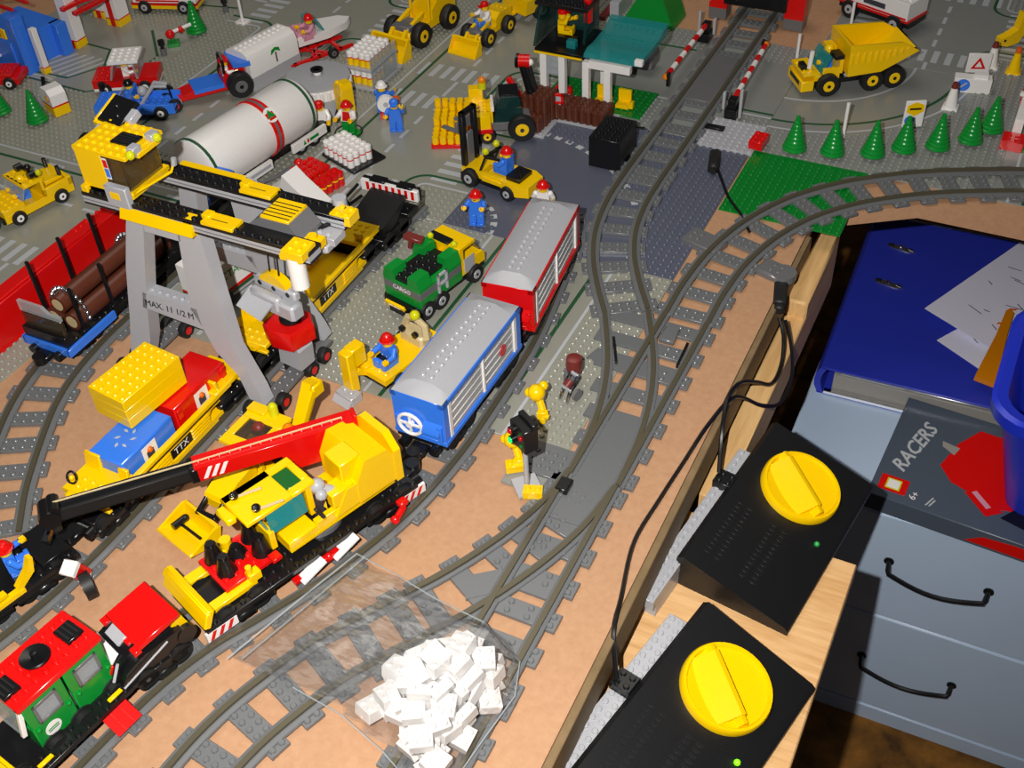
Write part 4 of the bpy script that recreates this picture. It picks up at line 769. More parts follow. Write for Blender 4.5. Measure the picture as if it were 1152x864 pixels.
for y, yy in ((-4.6, 'near'), (1.5, 'far')):
    g = P(t, 'girder', M().box(-21.6 - GX, y - 1 - GY, 22.7, 6.3 - GX, y + 1 - GY, 23.1, 'black').st(-21 - GX, y - 1 - GY, 23.1, 27, 2, 'black', skip=(lambda i, j: (i > 14 and j == 1) if y < 0 else (i > 13 and j == 0))).box(-21.6 - GX, y - 1 - GY, 21.7, 6.3 - GX, y + 1 - GY, 21.95, 'black'), 'black studded girder')
    P(g, 'girder_web', M().box(-21.6 - GX, y - 1.0 - GY, 21.95, 6.2 - GX, y + 1.0 - GY, 22.7, 'lgray', .02).box(-21.6 - GX, y - 1.02 - GY, 22.25, 6.2 - GX, y - 1.0 - GY, 22.35, 'dgray', 0), 'light grey girder side')
    P(g, 'warning_tile', M().at(-4.4 - GX + (0 if y < 0 else .2), y - .1 - GY, 23.12).box(-1.9, -.95, 0, 1.9, .95, .35, 'yellow', .05).box(-2.4, -.1, 0, -1.4, .95, .5, 'yellow', .05).box(-1.1, -.2, .35, .9, -.1, .36, 'black', 0), 'yellow tile on the girder')
P(t, 'end_block', M().box(3.8 - GX, -6.6 - GY, 22.6, 6.2 - GX, -4.2 - GY, 23.5, 'yellow').st(4 - GX, -6.4 - GY, 23.5, 2, 2, 'yellow').cy((4.4 - GX, -5.4 - GY, 18.6), (4.4 - GX, -5.4 - GY, 22.4), .9, 'white', n=16).box(3.0 - GX, -6 - GY, 21.8, 5.4 - GX, -4.6 - GY, 22.4, 'yellow'), 'yellow end block over a white round pillar')
P(t, 'end_bracket', M().box(2.4 - GX, -1.4 - GY, 21.0, 6.2 - GX, .6 - GY, 21.8, 'lgray').st(2.6 - GX, -1.2 - GY, 21.8, 3, 1, 'lgray').box(3.4 - GX, -2.0 - GY, 20.4, 5.6 - GX, -.6 - GY, 21.2, 'lgray', .2).at(3.0 - GX, -2.2 - GY, 21.9, 62).box(-.15, -.2, 0, 3.4, .2, .3, 'black'), 'light grey bracket between the girders')
P(t, 'end_buffer', M().box(4.6 - GX, .6 - GY, 22.2, 6.9 - GX, 2.4 - GY, 23.3, 'yellow').st(4.8 - GX, .5 - GY, 23.3, 2, 2, 'yellow').cy((4.6 - GX, 2.6 - GY, 22.8), (4.6 - GX, 2.6 - GY, 23.9), .75, 'lgray', n=12), 'yellow and grey stop on the far girder')
wn = P(t, 'winch', M().ext([(-3.4, 21.9), (2.8, 21.9), (2.8, 22.8), (1.6, 24.3), (-1.8, 24.3), (-3.4, 23.0)], 'y', -3.4, .1, 'dgray').at(0, 0).box(-3.0, -3.5, 22.0, -1.4, .2, 23.2, 'dgray', .2), 'dark grey winch carriage')
wn.location = ((1.2 - GX) * S, (-.2 - GY) * S, -0.2 * S)
P(wn, 'vent_grille', (lambda m: [m.box(-1.6, -3.0 + k * .55, 24.55, 1.5, -2.9 + k * .55, 24.6, 'black', 0) for k in range(5)] and m)(M().box(-1.7, -3.3, 24.3, 1.6, 0, 24.55, 'yellow', .05)), 'yellow ribbed grille')
P(wn, 'lamp_base', M().box(2.6, -3.4, 21.9, 4.6, -1.8, 22.8, 'yellow').cy((3.6, -2.6, 22.8), (3.6, -2.6, 23.2), .5, 'yellow'), 'yellow studded block')
# crane cab at the left end of the girders
cx, cy_ = -18.1 - GX, -2.2 - GY
c = P(t, 'cab', M().at(cx, cy_, 23.3).box(-3.2, -2.6, 0, -2.4, 2.8, 4.6, 'yellow').box(-3.2, -2.8, 0, .2, -2.2, 4.6, 'yellow').box(-3.2, 2.2, 0, 2.4, 2.8, 4.6, 'yellow').box(-3.2, -2.8, 0, 3.0, 2.8, .4, 'yellow').ext([(2.4, .4), (3.2, .4), (3.3, .9), (2.5, .9)], 'y', -2.8, 2.8, 'yellow').box(-3.4, -3.3, -.2, -2.6, -2.6, .5, 'yellow'), 'yellow cab shell')
P(c, 'cab_roof', M().at(cx, cy_, 23.3).box(-3.2, -2.9, 4.6, 3.6, 2.9, 5.0, 'yellow').st(-3, -3, 5.0, 6, 6, 'yellow', 10, skip=lambda i, j: i > 2 and 1 < j < 4).box(3.3, -1.6, 4.4, 4.2, 1.8, 4.9, 'yellow'), 'studded yellow roof')
P(c, 'roof_grille', (lambda m: [m.box(.3, -.7 + k * .4, 5.2, 2.6, -.55 + k * .4, 5.25, 'rubber', 0) for k in range(4)] and m)(M().at(cx, cy_, 23.3).box(.2, -1, 5.0, 2.8, 1, 5.2, 'black')), 'black roof grille')
P(c, 'side_window', M().at(cx, cy_, 23.3).ext([(.2, .5), (2.9, .6), (2.6, 4.6), (.2, 4.6)], 'y', -2.75, -2.6, 'trbrown').ext([(2.6, .7), (3.0, .7), (2.9, 4.6), (2.6, 4.6)], 'y', -2.6, 2.2, 'trbrown'), 'smoky cab windows')
P(c, 'window_sticker', M().at(cx + .6, cy_ - 2.78, 26.4, 0, 90).box(-.3, -1.2, 0, .3, 1.2, .02, 'white', 0).box(-.25, .1, .02, .25, 1.0, .04, 'red', 0).box(-.25, -1.0, .02, .25, 0, .04, 'blue', 0), 'red and blue sticker')
P(c, 'cab_lamp', M().at(cx + 3.6, cy_ - 1.4, 28.0).box(-.5, -.6, 0, .5, .6, .9, 'lgray', .1).ball((.3, -.9, .4), .5, 'tryellow', 8).at(cx + 3.6, cy_ + 1.4, 28.0).box(-.5, -.6, 0, .5, .6, .9, 'lgray', .1).ball((.6, 0, .4), .5, 'tryellow', 8), 'grey lamps with yellow lenses')
P(c, 'side_box', M().at(cx + 1.6, cy_ - 3.3, 23.0).box(-1.3, -.4, -.3, 1.5, .4, 2.0, 'lgray', .1).box(-.6, -.45, .6, .6, -.4, 1.4, 'yellow', .02), 'light grey side hatch')
P(c, 'grab_rail', M().at(cx, cy_, 23.3).tube([(3.0, -2.9, .6), (4.2, 2.0, .8), (4.4, 2.4, 1.6)], .16, 'yellow').tube([(4.4, 2.4, 1.4), (4.5, 2.5, 2.2)], .3, 'lgray'), 'yellow front rail')
P(c, 'exhaust', M().at(cx - 4.0, cy_ + .6, 26.2).cy((-1.2, 0, 0), (.6, 0, 0), 1.1, 'black', n=14).tube([(.4, -1.6, -2.2), (-.2, -1.7, 0), (.6, -1.4, 1.2)], .32, 'lgray'), 'black drum with grey handle')
P(c, 'roof_hatch', M().at(cx - 2.4, cy_ + 3.6, 28.6, -8, 24).box(-1.7, -1.6, 0, 1.7, 1.7, .4, 'black', .05).st(-1, -1, .4, 2, 2, 'black', skip=lambda i, j: i == j).box(-2.1, -1.8, -.1, -1.7, 1.8, .4, 'yellow', .1).box(-2.1, -2.1, -.1, 0, -1.6, .3, 'yellow', .1).box(1.7, -.8, -.2, 2.6, .8, .6, 'lgray', .1).box(-1.2, -2.8, -.6, .4, -2.0, .4, 'lgray', .1), 'open black roof hatch')
# hanging hook block
t = T('hook_block', 'grey hook block with yellow arched top hanging over the empty yellow wagon', 'hook block', -1.5, -2.3, 14.0, -10)
P(t, 'beam', M().box(-3, -.5, 0, 3, .5, 1.0, 'lgray', .25).cy((-2, -.52, .5), (-2, .52, .5), .3, 'black').cy((0, -.52, .5), (0, .52, .5), .3, 'black').cy((2, -.52, .5), (2, .52, .5), .3, 'black').box(-2.8, -1.6, -1.4, 1.4, -.5, .2, 'lgray', .3).box(-1, -1.4, -2.0, 3.2, .4, -.3, 'lgray', .3))
P(t, 'side_plate', M().at(-1.2, -1.7, -.6, 0, 30).ext([(-2.2, -1.6), (1.6, -2.0), (2.0, 1.0), (-2.0, 1.0)], 'z', -.2, 0, 'lgray'), 'light grey slanted plate')
P(t, 'arch', M().ext([(-1.9, 1.0), (1.9, 1.0)] + [(1.9 * math.cos(PI * k / 12), 1.0 + 1.25 * math.sin(PI * k / 12)) for k in range(1, 12)], 'y', -.5, .5, 'yellow'), 'yellow arched top')
P(t, 'hoist_lines', M().tube([(-.6, 0, 2.0), (-.4, .4, 6.9)], .1, 'black', 5).tube([(.7, 0, 2.0), (.8, .5, 6.9)], .1, 'black', 5), 'thin black hoist lines')
t = T('red_hopper', 'red tapered hopper with black chain top hanging beneath the hook block', 'hopper', -2.7, -.4, 5.2, -8)
P(t, 'body', loft([([(q[0] * k, q[1] * k) for q in ((2.4, 1.2), (1.0, 2.4), (-1.6, 2.3), (-2.5, .8), (-2.4, -1.6), (-.6, -2.4), (1.8, -1.9))], z) for k, z in ((.72, 0), (1.0, .5), (1.03, 2.4), (.94, 2.8))], 'red'))
P(t, 'chain_top', M().lathe([(1.2, 2.8), (1.25, 3.1), (.5, 3.5), (.4, 3.8)], (0, .3, 0), 'black', 16).cy((-.2, .3, 3.6), (.1, .1, 5.8), .42, 'black').ball((.1, .1, 5.0), .55, 'dgray', 8).ball((.2, 0, 6.2), .5, 'black', 8), 'black coupling on top')
P(t, 'foot', M().ext([(-1.5, -2.9), (1.7, -2.9), (1.9, -.2), (1.5, .2), (-1.4, .2), (-1.3, -1)], 'y', -1.2, 1.0, 'lgray'), 'light grey foot')
# ---------------------------------------------------------------- toy figures
def fig(label, x, y, z, rz, torso, legs, cap='red', sit=False, arms=(0, 0), skin='skinyellow', capkind='cap', name='toy_figure', sc=1.0, group=None, vest=None):
    """a 5-stud-high brick figure; faces local -y"""
    t = T(name, label, 'toy figure', x, y, z, rz, group)
    h = .35 if sit else 1.5
    lg = M()
    for sx in (-.5, .5):
        if sit: lg.box(sx - .46, -1.5, 0, sx + .46, .45, .75, legs, .06).box(sx - .46, -1.75, 0, sx + .46, -1.3, 1.0, legs, .06)
        else: lg.box(sx - .46, -.45, 0, sx + .46, .45, 1.5, legs, .06).box(sx - .46, -.75, 0, sx + .46, -.3, .4, legs, .06)
    lg.box(-.95, -.4, h if not sit else .4, .95, .4, (h if not sit else .4) + .4, legs, .04)
    P(t, 'legs', lg); b = h + .4
    tb = P(t, 'torso', M().ext([(-.95, b), (.95, b), (.72, b + 1.6), (-.72, b + 1.6)], 'y', -.48, .48, torso))
    if vest: P(tb, 'vest', M().ext([(-.7, b + .1), (.7, b + .1), (.5, b + 1.6), (-.5, b + 1.6)], 'y', -.52, -.48, vest), 'printed vest')
    for s, a in ((-1, arms[0]), (1, arms[1])):
        m = M(); sh = (s * .95, 0, b + 1.3); r = math.radians(a); e = (s * 1.25, -math.sin(r * .8 + .25) * .75, b + 1.3 - math.cos(r * .8 + .25) * .75)
        w_ = (s * 1.2, e[1] - math.sin(r + .8) * .75, e[2] - math.cos(r + .8) * .75)
        ar = P(t, 'arm', m.cy(sh, e, .36, torso, .33, 10).ball(sh, .38, torso, 8).ball(e, .34, torso, 8).cy(e, w_, .33, torso, .28, 10))
        d = Vector(w_) - Vector(e); d.normalize(); c = Vector(w_) + d * .38
        hm = M(); hm.T = Matrix.Translation(c) @ d.to_track_quat('Z', 'Y').to_matrix().to_4x4()
        P(ar, 'hand', hm.ext([(.34 * math.cos(q), .34 * math.sin(q)) for q in [math.radians(v) for v in range(130, 411, 28)]] + [(.17 * math.cos(q), .17 * math.sin(q)) for q in [math.radians(v) for v in range(410, 129, -28)]], 'z', -.25, .25, skin).cy((0, 0, -.4), (0, 0, -.2), .16, skin, n=8), 'yellow clip hand')
    hd = P(t, 'head', M().lathe([(.4, 0), (.6, .12), (.62, .85), (.48, 1.0), (.3, 1.02), (.3, 1.15)], (0, 0, b + 1.62), skin, 14))
    P(hd, 'face', M().box(-.28, -.64, b + 2.25, -.14, -.6, b + 2.4, 'black', 0).box(.14, -.64, b + 2.25, .28, -.6, b + 2.4, 'black', 0).box(-.2, -.64, b + 1.98, .2, -.6, b + 2.04, 'black', 0), 'printed face')
    if capkind == 'cap': P(t, 'cap', M().lathe([(.68, 0), (.72, .2), (.6, .55), (.3, .72), (.01, .75)], (0, 0, b + 2.36), cap, 14).box(-.5, -1.15, b + 2.36, .5, -.5, b + 2.46, cap, .04))
    elif capkind == 'helmet': P(t, 'helmet', M().lathe([(.86, 0), (.9, .06), (.74, .12), (.7, .5), (.42, .82), (.01, .9)], (0, 0, b + 2.3), cap, 14))
    elif capkind == 'hair': P(t, 'hair', M().lathe([(.72, 0), (.74, .4), (.5, .75), (.01, .8)], (0, .05, b + 2.2), cap, 12))
    if sc != 1: t.scale = (sc,) * 3
    return t
fig('blue figure in red cap driving the black locomotive at the left edge', -10.2, -36.4, 2.95, 150, 'blue', 'blue', 'red', True, (30, 60), capkind='helmet')
fig('blue capped figure with red helmet holding a black hose beside the red boxcar', 2.5, 33.4, .4, 15, 'blue', 'blue', 'red', arms=(70, 70), capkind='helmet')
fig('red capped figure behind the far end of the red boxcar', 9.6, 38.6, .4, 200, 'white', 'lgray', 'red', capkind='helmet')
fig('blue figure in red helmet driving the small yellow digger', 7.0, 3.6, 2.3, -15, 'blue', 'blue', 'red', True, (40, 40), capkind='helmet')
fig('orange and blue figure in red helmet driving the forklift', 2.4, 42.8, 2.6, -100, 'blue', 'blue', 'red', True, (40, 40), capkind='helmet', vest='orange')
fig('white shirted figure in red cap driving the small front loader by the zebra crossing', -20.4, 81.2, 2.8, -30, 'white', 'blue', 'red', True, (45, 45))
fig('yellow figure in red cap sitting at the desk of the watch tower', -2.0, 71.0, 9.0, 100, 'yellow', 'yellow', 'red', True, (110, 60))
fig('green legged figure in red cap standing behind the white tanker', -29.4, 45.6, .4, 30, 'white', 'green', 'red', arms=(20, 20))
fig('white shirted figure in red cap on a green base beside the yellow locker', -25.6, 47.0, .4, 10, 'white', 'green', 'red', arms=(50, 50), vest='red', capkind='helmet')
fig('all blue figure with blue cap waving one hand on the road', -19.6, 50.4, .2, 25, 'blue', 'blue', 'blue', arms=(60, 110))
fig('blue figure with a white head bandage carrying a white wheel', -24.0, 54.2, .2, 190, 'blue', 'blue', 'white', arms=(50, 30), capkind='helmet')
fig('small driver in white shirt and red helmet sitting in the red and blue dragster', -50.3, 50.9, 2.2, 130, 'white', 'white', 'red', True, (50, 50), capkind='helmet', vest='black')
fig('driver with white shirt and red hair in the white roofed red car', -66.6, 46.4, 1.3, 130, 'white', 'red', 'red', True, (50, 50), capkind='hair')
fig('driver with a yellow head in the blue tow truck', -60.6, 40.6, 1.4, 100, 'blue', 'blue', 'black', True, (50, 50), capkind='hair')
fig('blue driver in the open cab of the yellow dump truck', 34.4, 86.0, 2.8, -60, 'blue', 'blue', 'yellow', True, (50, 50), capkind='helmet')
fig('pink figure in red helmet steering the speedboat', -45.6, 67.6, 2.4, -30, 'pink', 'pink', 'red', True, (50, 50), capkind='helmet')
fig('blue driver behind the windscreen of the yellow jeep', -56.4, 13.4, 1.6, -25, 'blue', 'blue', 'yellow', True, (50, 50), capkind='helmet')
fig('blue driver inside the cab of the railway crane wagon', 10.8, -21.6, 4.2, -30, 'blue', 'blue', 'blue', True, (50, 50), capkind='helmet')
fig('driver with dark red helmet under the tinted roof of the yellow backhoe', 2.1, -13.6, 2.3, 0, 'yellow', 'blue', 'maroon', True, (50, 50), capkind='helmet')
# ---------------------------------------------------------------- road vehicles
def wheel(t, x, y, r, w, hub='lgray', z=None, side=1):
    z = r if z is None else z; s = side
    o = P(t, 'wheel', M().lathe([(r * .5, -w / 2), (r * .92, -w / 2), (r, -w * .3), (r, w * .3), (r * .92, w / 2), (r * .5, w / 2)], (x, y, z), 'rubber', 20, 'x'))
    P(o, 'hub', M().lathe([(.01, -w / 2 - .06), (r * .46, -w / 2 - .06), (r * .52, -w / 2 + .05), (r * .52, w / 2 - .05), (r * .46, w / 2 + .06), (.01, w / 2 + .06)], (x, y, z), hub, 14, 'x').cy((x - w / 2 - .12, y, z), (x + w / 2 + .12, y, z), r * .16, 'black', n=8))
    return o
def wheels(t, xs, ys, r, w, hub='lgray'):
    for y in ys:
        for x in xs: wheel(t, x, y, r, w, hub)
# backhoe loader in the middle of the board
t = T('backhoe_loader', 'yellow backhoe loader half hidden behind the red crane boom', 'toy digger', 2.0, -16, 0, -3)
P(t, 'chassis', M().box(-1.6, -4, .9, 1.6, 7, 1.9, 'black').box(-1.4, -5.6, 1.6, 1.6, -.6, 2.8, 'yellow', .2).ext([(-5.6, 2.8), (-.6, 2.8), (-.6, 4.0), (-3.4, 3.8), (-5.4, 3.2)], 'x', -1.2, 1.5, 'yellow'))
for x in (-2.1, 2.1): wheel(t, x, -3.2, 1.1, .9, 'yellow'); wheel(t, x, 2.8, 1.6, 1.1, 'yellow')
c = P(t, 'cab', M().box(-2, -.6, 1.9, 2, 4.6, 2.4, 'yellow').box(-2.1, -.5, 2.4, -1.8, 0, 5.6, 'yellow').box(1.8, -.5, 2.4, 2.1, 0, 5.6, 'yellow').box(-2.1, 3.8, 2.4, -1.6, 4.4, 5.6, 'yellow').box(1.6, 3.8, 2.4, 2.1, 4.4, 5.6, 'yellow'))
P(c, 'cab_roof', M().box(-2.4, -1.0, 5.6, 2.4, .3, 6.0, 'yellow').box(-2.4, 2.9, 5.6, 2.4, 4.8, 6.0, 'yellow').box(-2.4, .3, 5.6, -1.5, 2.9, 6.0, 'yellow').box(1.5, .3, 5.6, 2.4, 2.9, 6.0, 'yellow').box(-2.4, 3.6, 6.0, -.2, 4.8, 6.4, 'yellow'))
P(c, 'roof_window', M().box(-1.5, .3, 5.7, 1.5, 2.9, 5.9, 'trbrown', 0), 'dark see through roof pane')
P(c, 'beacon', M().cy((.5, 4.4, 6.0), (.5, 4.4, 7.1), .5, 'tryellow', n=12).ball((.5, 4.4, 7.1), .5, 'tryellow', 8), 'transparent yellow beacon')
P(t, 'lift_arm', M().at(-.4, -3.6, 2.9, 0, 22).box(-.9, -3.6, 0, -.5, .6, .6, 'black', .1).box(1.2, -3.6, 0, 1.6, .6, .6, 'black', .1).box(-.9, -3.8, 0, 1.6, -3.2, .6, 'black', .1).box(-.9, -2, 0, 1.6, -1.5, .5, 'black', .1).box(-.9, .2, 0, 1.6, .7, .6, 'black', .1), 'black ladder shaped lift arm')
P(t, 'bucket', M().at(-.9, -9.0, .5, -12, -14).box(-2.7, -1.9, 0, 2.7, 1.6, .25, 'yellow').box(-2.7, 1.3, 0, 2.7, 1.7, 2.0, 'yellow').ext([(-1.9, 0), (1.7, 0), (1.7, 2.0), (1.1, 2.0)], 'x', -2.75, -2.5, 'yellow').ext([(-1.9, 0), (1.7, 0), (1.7, 2.0), (1.1, 2.0)], 'x', 2.5, 2.75, 'yellow').box(-1, 1.6, .8, 1, 2.4, 1.4, 'yellow'), 'wide yellow front bucket')
O('toy_hammer', M().at(0, 0, 0).cy((-1.5, 0, .2), (1.6, 0, .2), .17, 'black', n=8).cy((-1.7, -.75, .2), (-1.7, .75, .2), .4, 'black', n=10).ball((-1.7, .75, .2), .42, 'black', 8), 'small black hammer lying in the yellow bucket', 'toy hammer', .9, -24.9, 1.15, -14)
P(t, 'rear_boom', M().at(2.4, 4.4, 3.4, -6).ext([(-.4, -.6), (.5, -.8), (4.0, 4.0), (4.2, 5.0), (3.2, 5.2), (2.6, 4.2)], 'x', -.6, .6, 'yellow').box(-.75, 3.2, 3.4, .75, 4.8, 4.8, 'yellow', .15).ext([(-.2, .2), (.3, -.2), (3.4, 4.2), (3.0, 4.6)], 'x', .6, .9, 'yellow').cy((-.5, -.6, .2), (.5, -.6, .2), .6, 'yellow'), 'yellow folded rear boom')
# small yellow digger beside the blue boxcar
t = T('mini_digger', 'small open yellow digger parked beside the blue boxcar', 'toy digger', 7.0, 4.8, .2, -14)
P(t, 'chassis', M().box(-2.2, -4, 1.0, 2.2, 5.6, 1.4, 'black').ext([(-2.3, -4.0), (2.3, -4.0), (2.3, 2.6), (1.6, 5.6), (-1.6, 5.6), (-2.3, 2.6)], 'z', 1.4, 2.1, 'yellow').box(-2.3, -4.0, 2.1, -.6, -2.4, 2.6, 'yellow').st(-2, -4, 2.6, 1, 1, 'yellow').st(0, -3.6, 2.1, 2, 1, 'yellow'))
for y in (-2, 3.4):
    for x in (-2.4, 2.4): wheel(t, x, y, .95, .8, 'lgray')
P(t, 'console', M().box(-.9, -2.2, 2.1, .9, -1.4, 3.0, 'black', .1).cy((.3, -1.6, 3), (.7, -1.2, 4.2), .12, 'lgray', n=6).cy((-.3, -1.6, 3), (-.5, -1.2, 4.2), .12, 'lgray', n=6), 'black console with grey levers')
P(t, 'engine', M().box(-1.8, 2.4, 2.1, 1.8, 4.4, 3.4, 'tan', .3).tube([(-1.9, 3.4, 3), (-1.2, 3.6, 4.6), (0, 3.6, 5), (1.4, 3.6, 4.4), (1.9, 3.2, 3)], .42, 'tan', 8).cy((-1.2, 2.3, 3.6), (-1.2, 2.7, 3.6), .4, 'black').cy((.8, 2.3, 3.6), (.8, 2.7, 3.6), .4, 'black').ball((.2, 3.4, 5.6), .62, 'tryellow', 10), 'pale tan engine hoop with a yellow lamp')
P(t, 'dipper', M().at(-1.3, -4.4, 2.4).box(-.75, -1.2, 1.2, .75, .8, 3.6, 'yellow', .15).box(-.75, -2.0, -2.0, .75, -.8, 3.4, 'yellow', .12).at(-1.3, -4.4, 2.4, 0, -35).box(-.5, -.6, -.6, .5, 1.8, .2, 'yellow'), 'yellow dipper arm')
P(t, 'scoop', M().box(-2.2, -7.6, -.15, .4, -5.9, .9, 'lgray', .1).st(-2, -7.2, .9, 2, 1, 'lgray').ext([(-7.6, -.15), (-8.2, -.1), (-7.6, .6)], 'x', -2.2, .4, 'lgray'), 'light grey scoop')
# green and yellow refuse lorry
t = T('refuse_lorry', 'green and yellow refuse lorry with open black top, behind the yellow digger', 'toy lorry', 4.2, 19.0, .2, -13)
P(t, 'chassis', M().box(-2.4, -6.2, 1.2, 2.4, 6.4, 2.0, 'black').box(-1.2, -6.8, .9, 1.2, -6.0, 1.6, 'black'))
for y in (-4.6, -2.2, 4.2):
    for x in (-2.5, 2.5): wheel(t, x, y, 1.25, 1.2, 'lgray' if x > 0 else 'black')
b = P(t, 'hopper_body', M().box(-2.9, -5.6, 2.0, 2.9, 1.8, 3.2, 'green').box(-2.9, -5.6, 3.2, 2.9, 1.8, 4.2, 'dgray').box(-2.9, -5.6, 4.2, 2.9, 1.8, 4.6, 'green').box(-1.9, -5.4, 4.6, 1.9, 1.6, 5.0, 'black').st(-1.5, -5.2, 5.0, 3, 6, 'black'))
for x in (-2.0, 2.0):
    for y in (-4.5, .7):
        s = 1 if x > 0 else -1
        P(b, 'corner_slope', M().ext([(x - s * 1.0, 4.6), (x + s * .95, 4.6), (x + s * .5, 6.0), (x - s * .8, 6.0)], 'y', y - 1.1, y + 1.1, 'green'))
P(b, 'tailboard_lettering', M().at(0, -5.62, 3.7, 0, 90).text('CARGO', .8, 'white'), 'white lettering CARGO')
P(t, 'number_plate', M().at(-.4, -6.3, 1.0, 0, 20).box(-1.5, -.2, 0, 1.5, .2, 1.2, 'yellow', .05).box(-.9, -.24, .4, .9, -.2, .9, 'white', 0), 'yellow bumper with white plate')
P(t, 'side_ladder', M().box(2.9, -2.6, 2.6, 3.2, -2.3, 5.2, 'lgray').box(2.9, -1.2, 2.6, 3.2, -.9, 5.2, 'lgray').box(2.9, -2.6, 4.9, 3.2, -.9, 5.2, 'lgray').box(2.9, -2.6, 3.6, 3.2, -.9, 3.9, 'lgray'), 'light grey side ladder')
P(t, 'chute', M().at(-2.2, .4, 6.4, 20, 0, 10).box(-2.0, -.6, -.2, .4, .6, .3, 'maroon', .1).box(-1.4, -.3, -1.6, -.9, .3, -.2, 'maroon'), 'dark red chute')
c = P(t, 'cab', M().box(-2.6, 2.0, 2.0, 2.6, 6.4, 3.2, 'yellow').ext([(2.0, 3.2), (6.3, 3.2), (6.0, 4.2), (4.6, 5.6), (2.0, 5.6)], 'x', -2.6, -2.2, 'yellow').ext([(2.0, 3.2), (6.3, 3.2), (6.0, 3.6), (2.6, 3.6), (2.6, 5.6), (2.0, 5.6)], 'x', 2.2, 2.6, 'yellow').box(-2.6, 2.0, 5.6, 2.6, 4.8, 6.0, 'yellow').box(-2.4, 1.9, 6.0, .8, 3.0, 6.3, 'black').box(2.6, 2.6, 2.2, 2.7, 4.4, 4.2, 'lgray', 0))
P(c, 'windscreen', M().ext([(4.7, 5.5), (6.1, 3.4), (6.2, 3.5), (4.8, 5.6)], 'x', -2.2, 2.2, 'trbrown'), 'dark windscreen')
P(c, 'beacon', M().ball((1.6, 2.2, 6.3), .42, 'tryellow', 8).ball((-1.8, 1.8, 6.4), .42, 'tryellow', 8), 'small yellow beacons')
# forklift
t = T('forklift', 'yellow forklift with tall black mast in front of the pile of yellow bricks', 'toy forklift', 1.6, 42.6, .2, -100)
P(t, 'body', M().box(-2.0, -5.6, .8, 2.0, 3.8, 1.6, 'black').box(-2.2, -1.8, 1.6, 2.2, 1.4, 2.2, 'yellow').ext([(-2.2, 1.4), (2.2, 1.4), (2.4, 4.0), (1.7, 5.6), (-1.7, 5.6), (-2.4, 4.0)], 'z', 1.0, 2.6, 'yellow').box(-1.5, 1.8, 2.6, 1.5, 4.0, 3.2, 'black').ext([(-1.9, -5.4), (1.9, -5.4), (1.9, -2.4), (-1.9, -2.4)], 'z', 1.6, 2.4, 'yellow').box(-2.0, -2.4, 1.6, -1.4, 1.6, 2.7, 'yellow').box(1.4, -2.4, 1.6, 2.0, 1.6, 2.7, 'yellow'))
for x in (-2.2, 2.2): wheel(t, x, -3.8, 1.35, 1.0, 'lgray'); wheel(t, x, 2.6, 1.1, 1.0, 'lgray')
P(t, 'mast', M().box(-1.6, -5.6, 1.0, -.9, -4.9, 10.4, 'black').box(.9, -5.6, 1.0, 1.6, -4.9, 10.4, 'black').box(-1.6, -5.6, 9.9, 1.6, -4.9, 10.4, 'black').box(-.7, -5.5, 1.0, .7, -5.0, 7.0, 'dgray', .1), 'tall black twin rail mast')
P(t, 'fork_carriage', M().box(-1.8, -6.1, 7.4, 1.8, -5.7, 8.8, 'dgray').box(-1.6, -8.6, 7.2, -1.0, -5.7, 7.5, 'dgray').box(1.0, -8.6, 7.2, 1.6, -5.7, 7.5, 'dgray'))
P(t, 'roll_bar', M().tube([(-1.6, -2.4, 2.6), (-1.6, -1.4, 5.0), (-1.4, .8, 5.2)], .2, 'black').tube([(1.6, -2.4, 2.6), (1.6, -1.4, 5.0), (1.4, .8, 5.2)], .2, 'black').box(-1.6, -1.6, 4.8, 1.6, -1.1, 5.1, 'black').cy((.9, 3.8, 3.2), (.9, 3.8, 5), .12, 'black', n=6), 'black roll bar')
P(t, 'lamp', M().ball((-1.2, -1.6, 5.6), .5, 'tryellow', 8).ball((1.2, -1.6, 5.6), .5, 'tryellow', 8))
# pile of yellow bricks on red base
t = T('brick_heap', 'stepped heap of yellow round bricks on a red plate behind the forklift mast', 'toy load', -10.3, 51.6, .2, 24)
P(t, 'base', M().box(-3.4, -3, 0, 3.4, 5, .6, 'red'), 'red base plate')
mb = M()
for i in range(6):
    for j in range(7):
        for k in range(1 + (j + i // 2) // 3):
            mb.cy((-2.8 + i * 1.1, -2.4 + j * 1.1, .6 + k * 1.15), (-2.8 + i * 1.1, -2.4 + j * 1.1, 1.65 + k * 1.15), .5, 'yellow', .48, 8)
P(t, 'round_bricks', mb, 'yellow round bricks')
# tractor with teal window behind
t = T('harvester', 'yellow and teal windowed tractor with big yellow hubs among the brown barrels', 'toy tractor', -4.6, 55.4, .2, -60)
P(t, 'body', M().box(-2.0, -3.8, 1.6, 2.0, 4, 2.8, 'dgray').box(-1.8, -4.2, 2.8, 1.8, -1.4, 4.6, 'yellow').box(-2.6, -4.6, 4.6, -1.2, -2.6, 6.6, 'yellow').st(-2, -4, 4.6, 4, 3, 'yellow').box(-1.9, -1.6, 4.6, 1.9, -1.2, 5.2, 'white'))
P(t, 'cab_glass', M().ext([(-1.4, 2.8), (3.0, 2.8), (2.4, 6.6), (-.4, 6.6)], 'x', -1.9, 1.9, 'tealdark').box(-1.6, -.4, 6.6, 1.6, 2.4, 6.9, 'black'), 'dark teal cab glass')
P(t, 'beacon', M().cy((-1.4, -2.6, 6.6), (-1.4, -2.6, 7.6), .6, 'tryellow', n=10).ball((-1.4, -2.6, 7.8), .6, 'trorange', 8), 'yellow beacon')
for x in (-2.5, 2.5): wheel(t, x, 2.6, 2.0, 1.3, 'yellow'); wheel(t, x, -2.4, 1.2, 1.0, 'yellow')
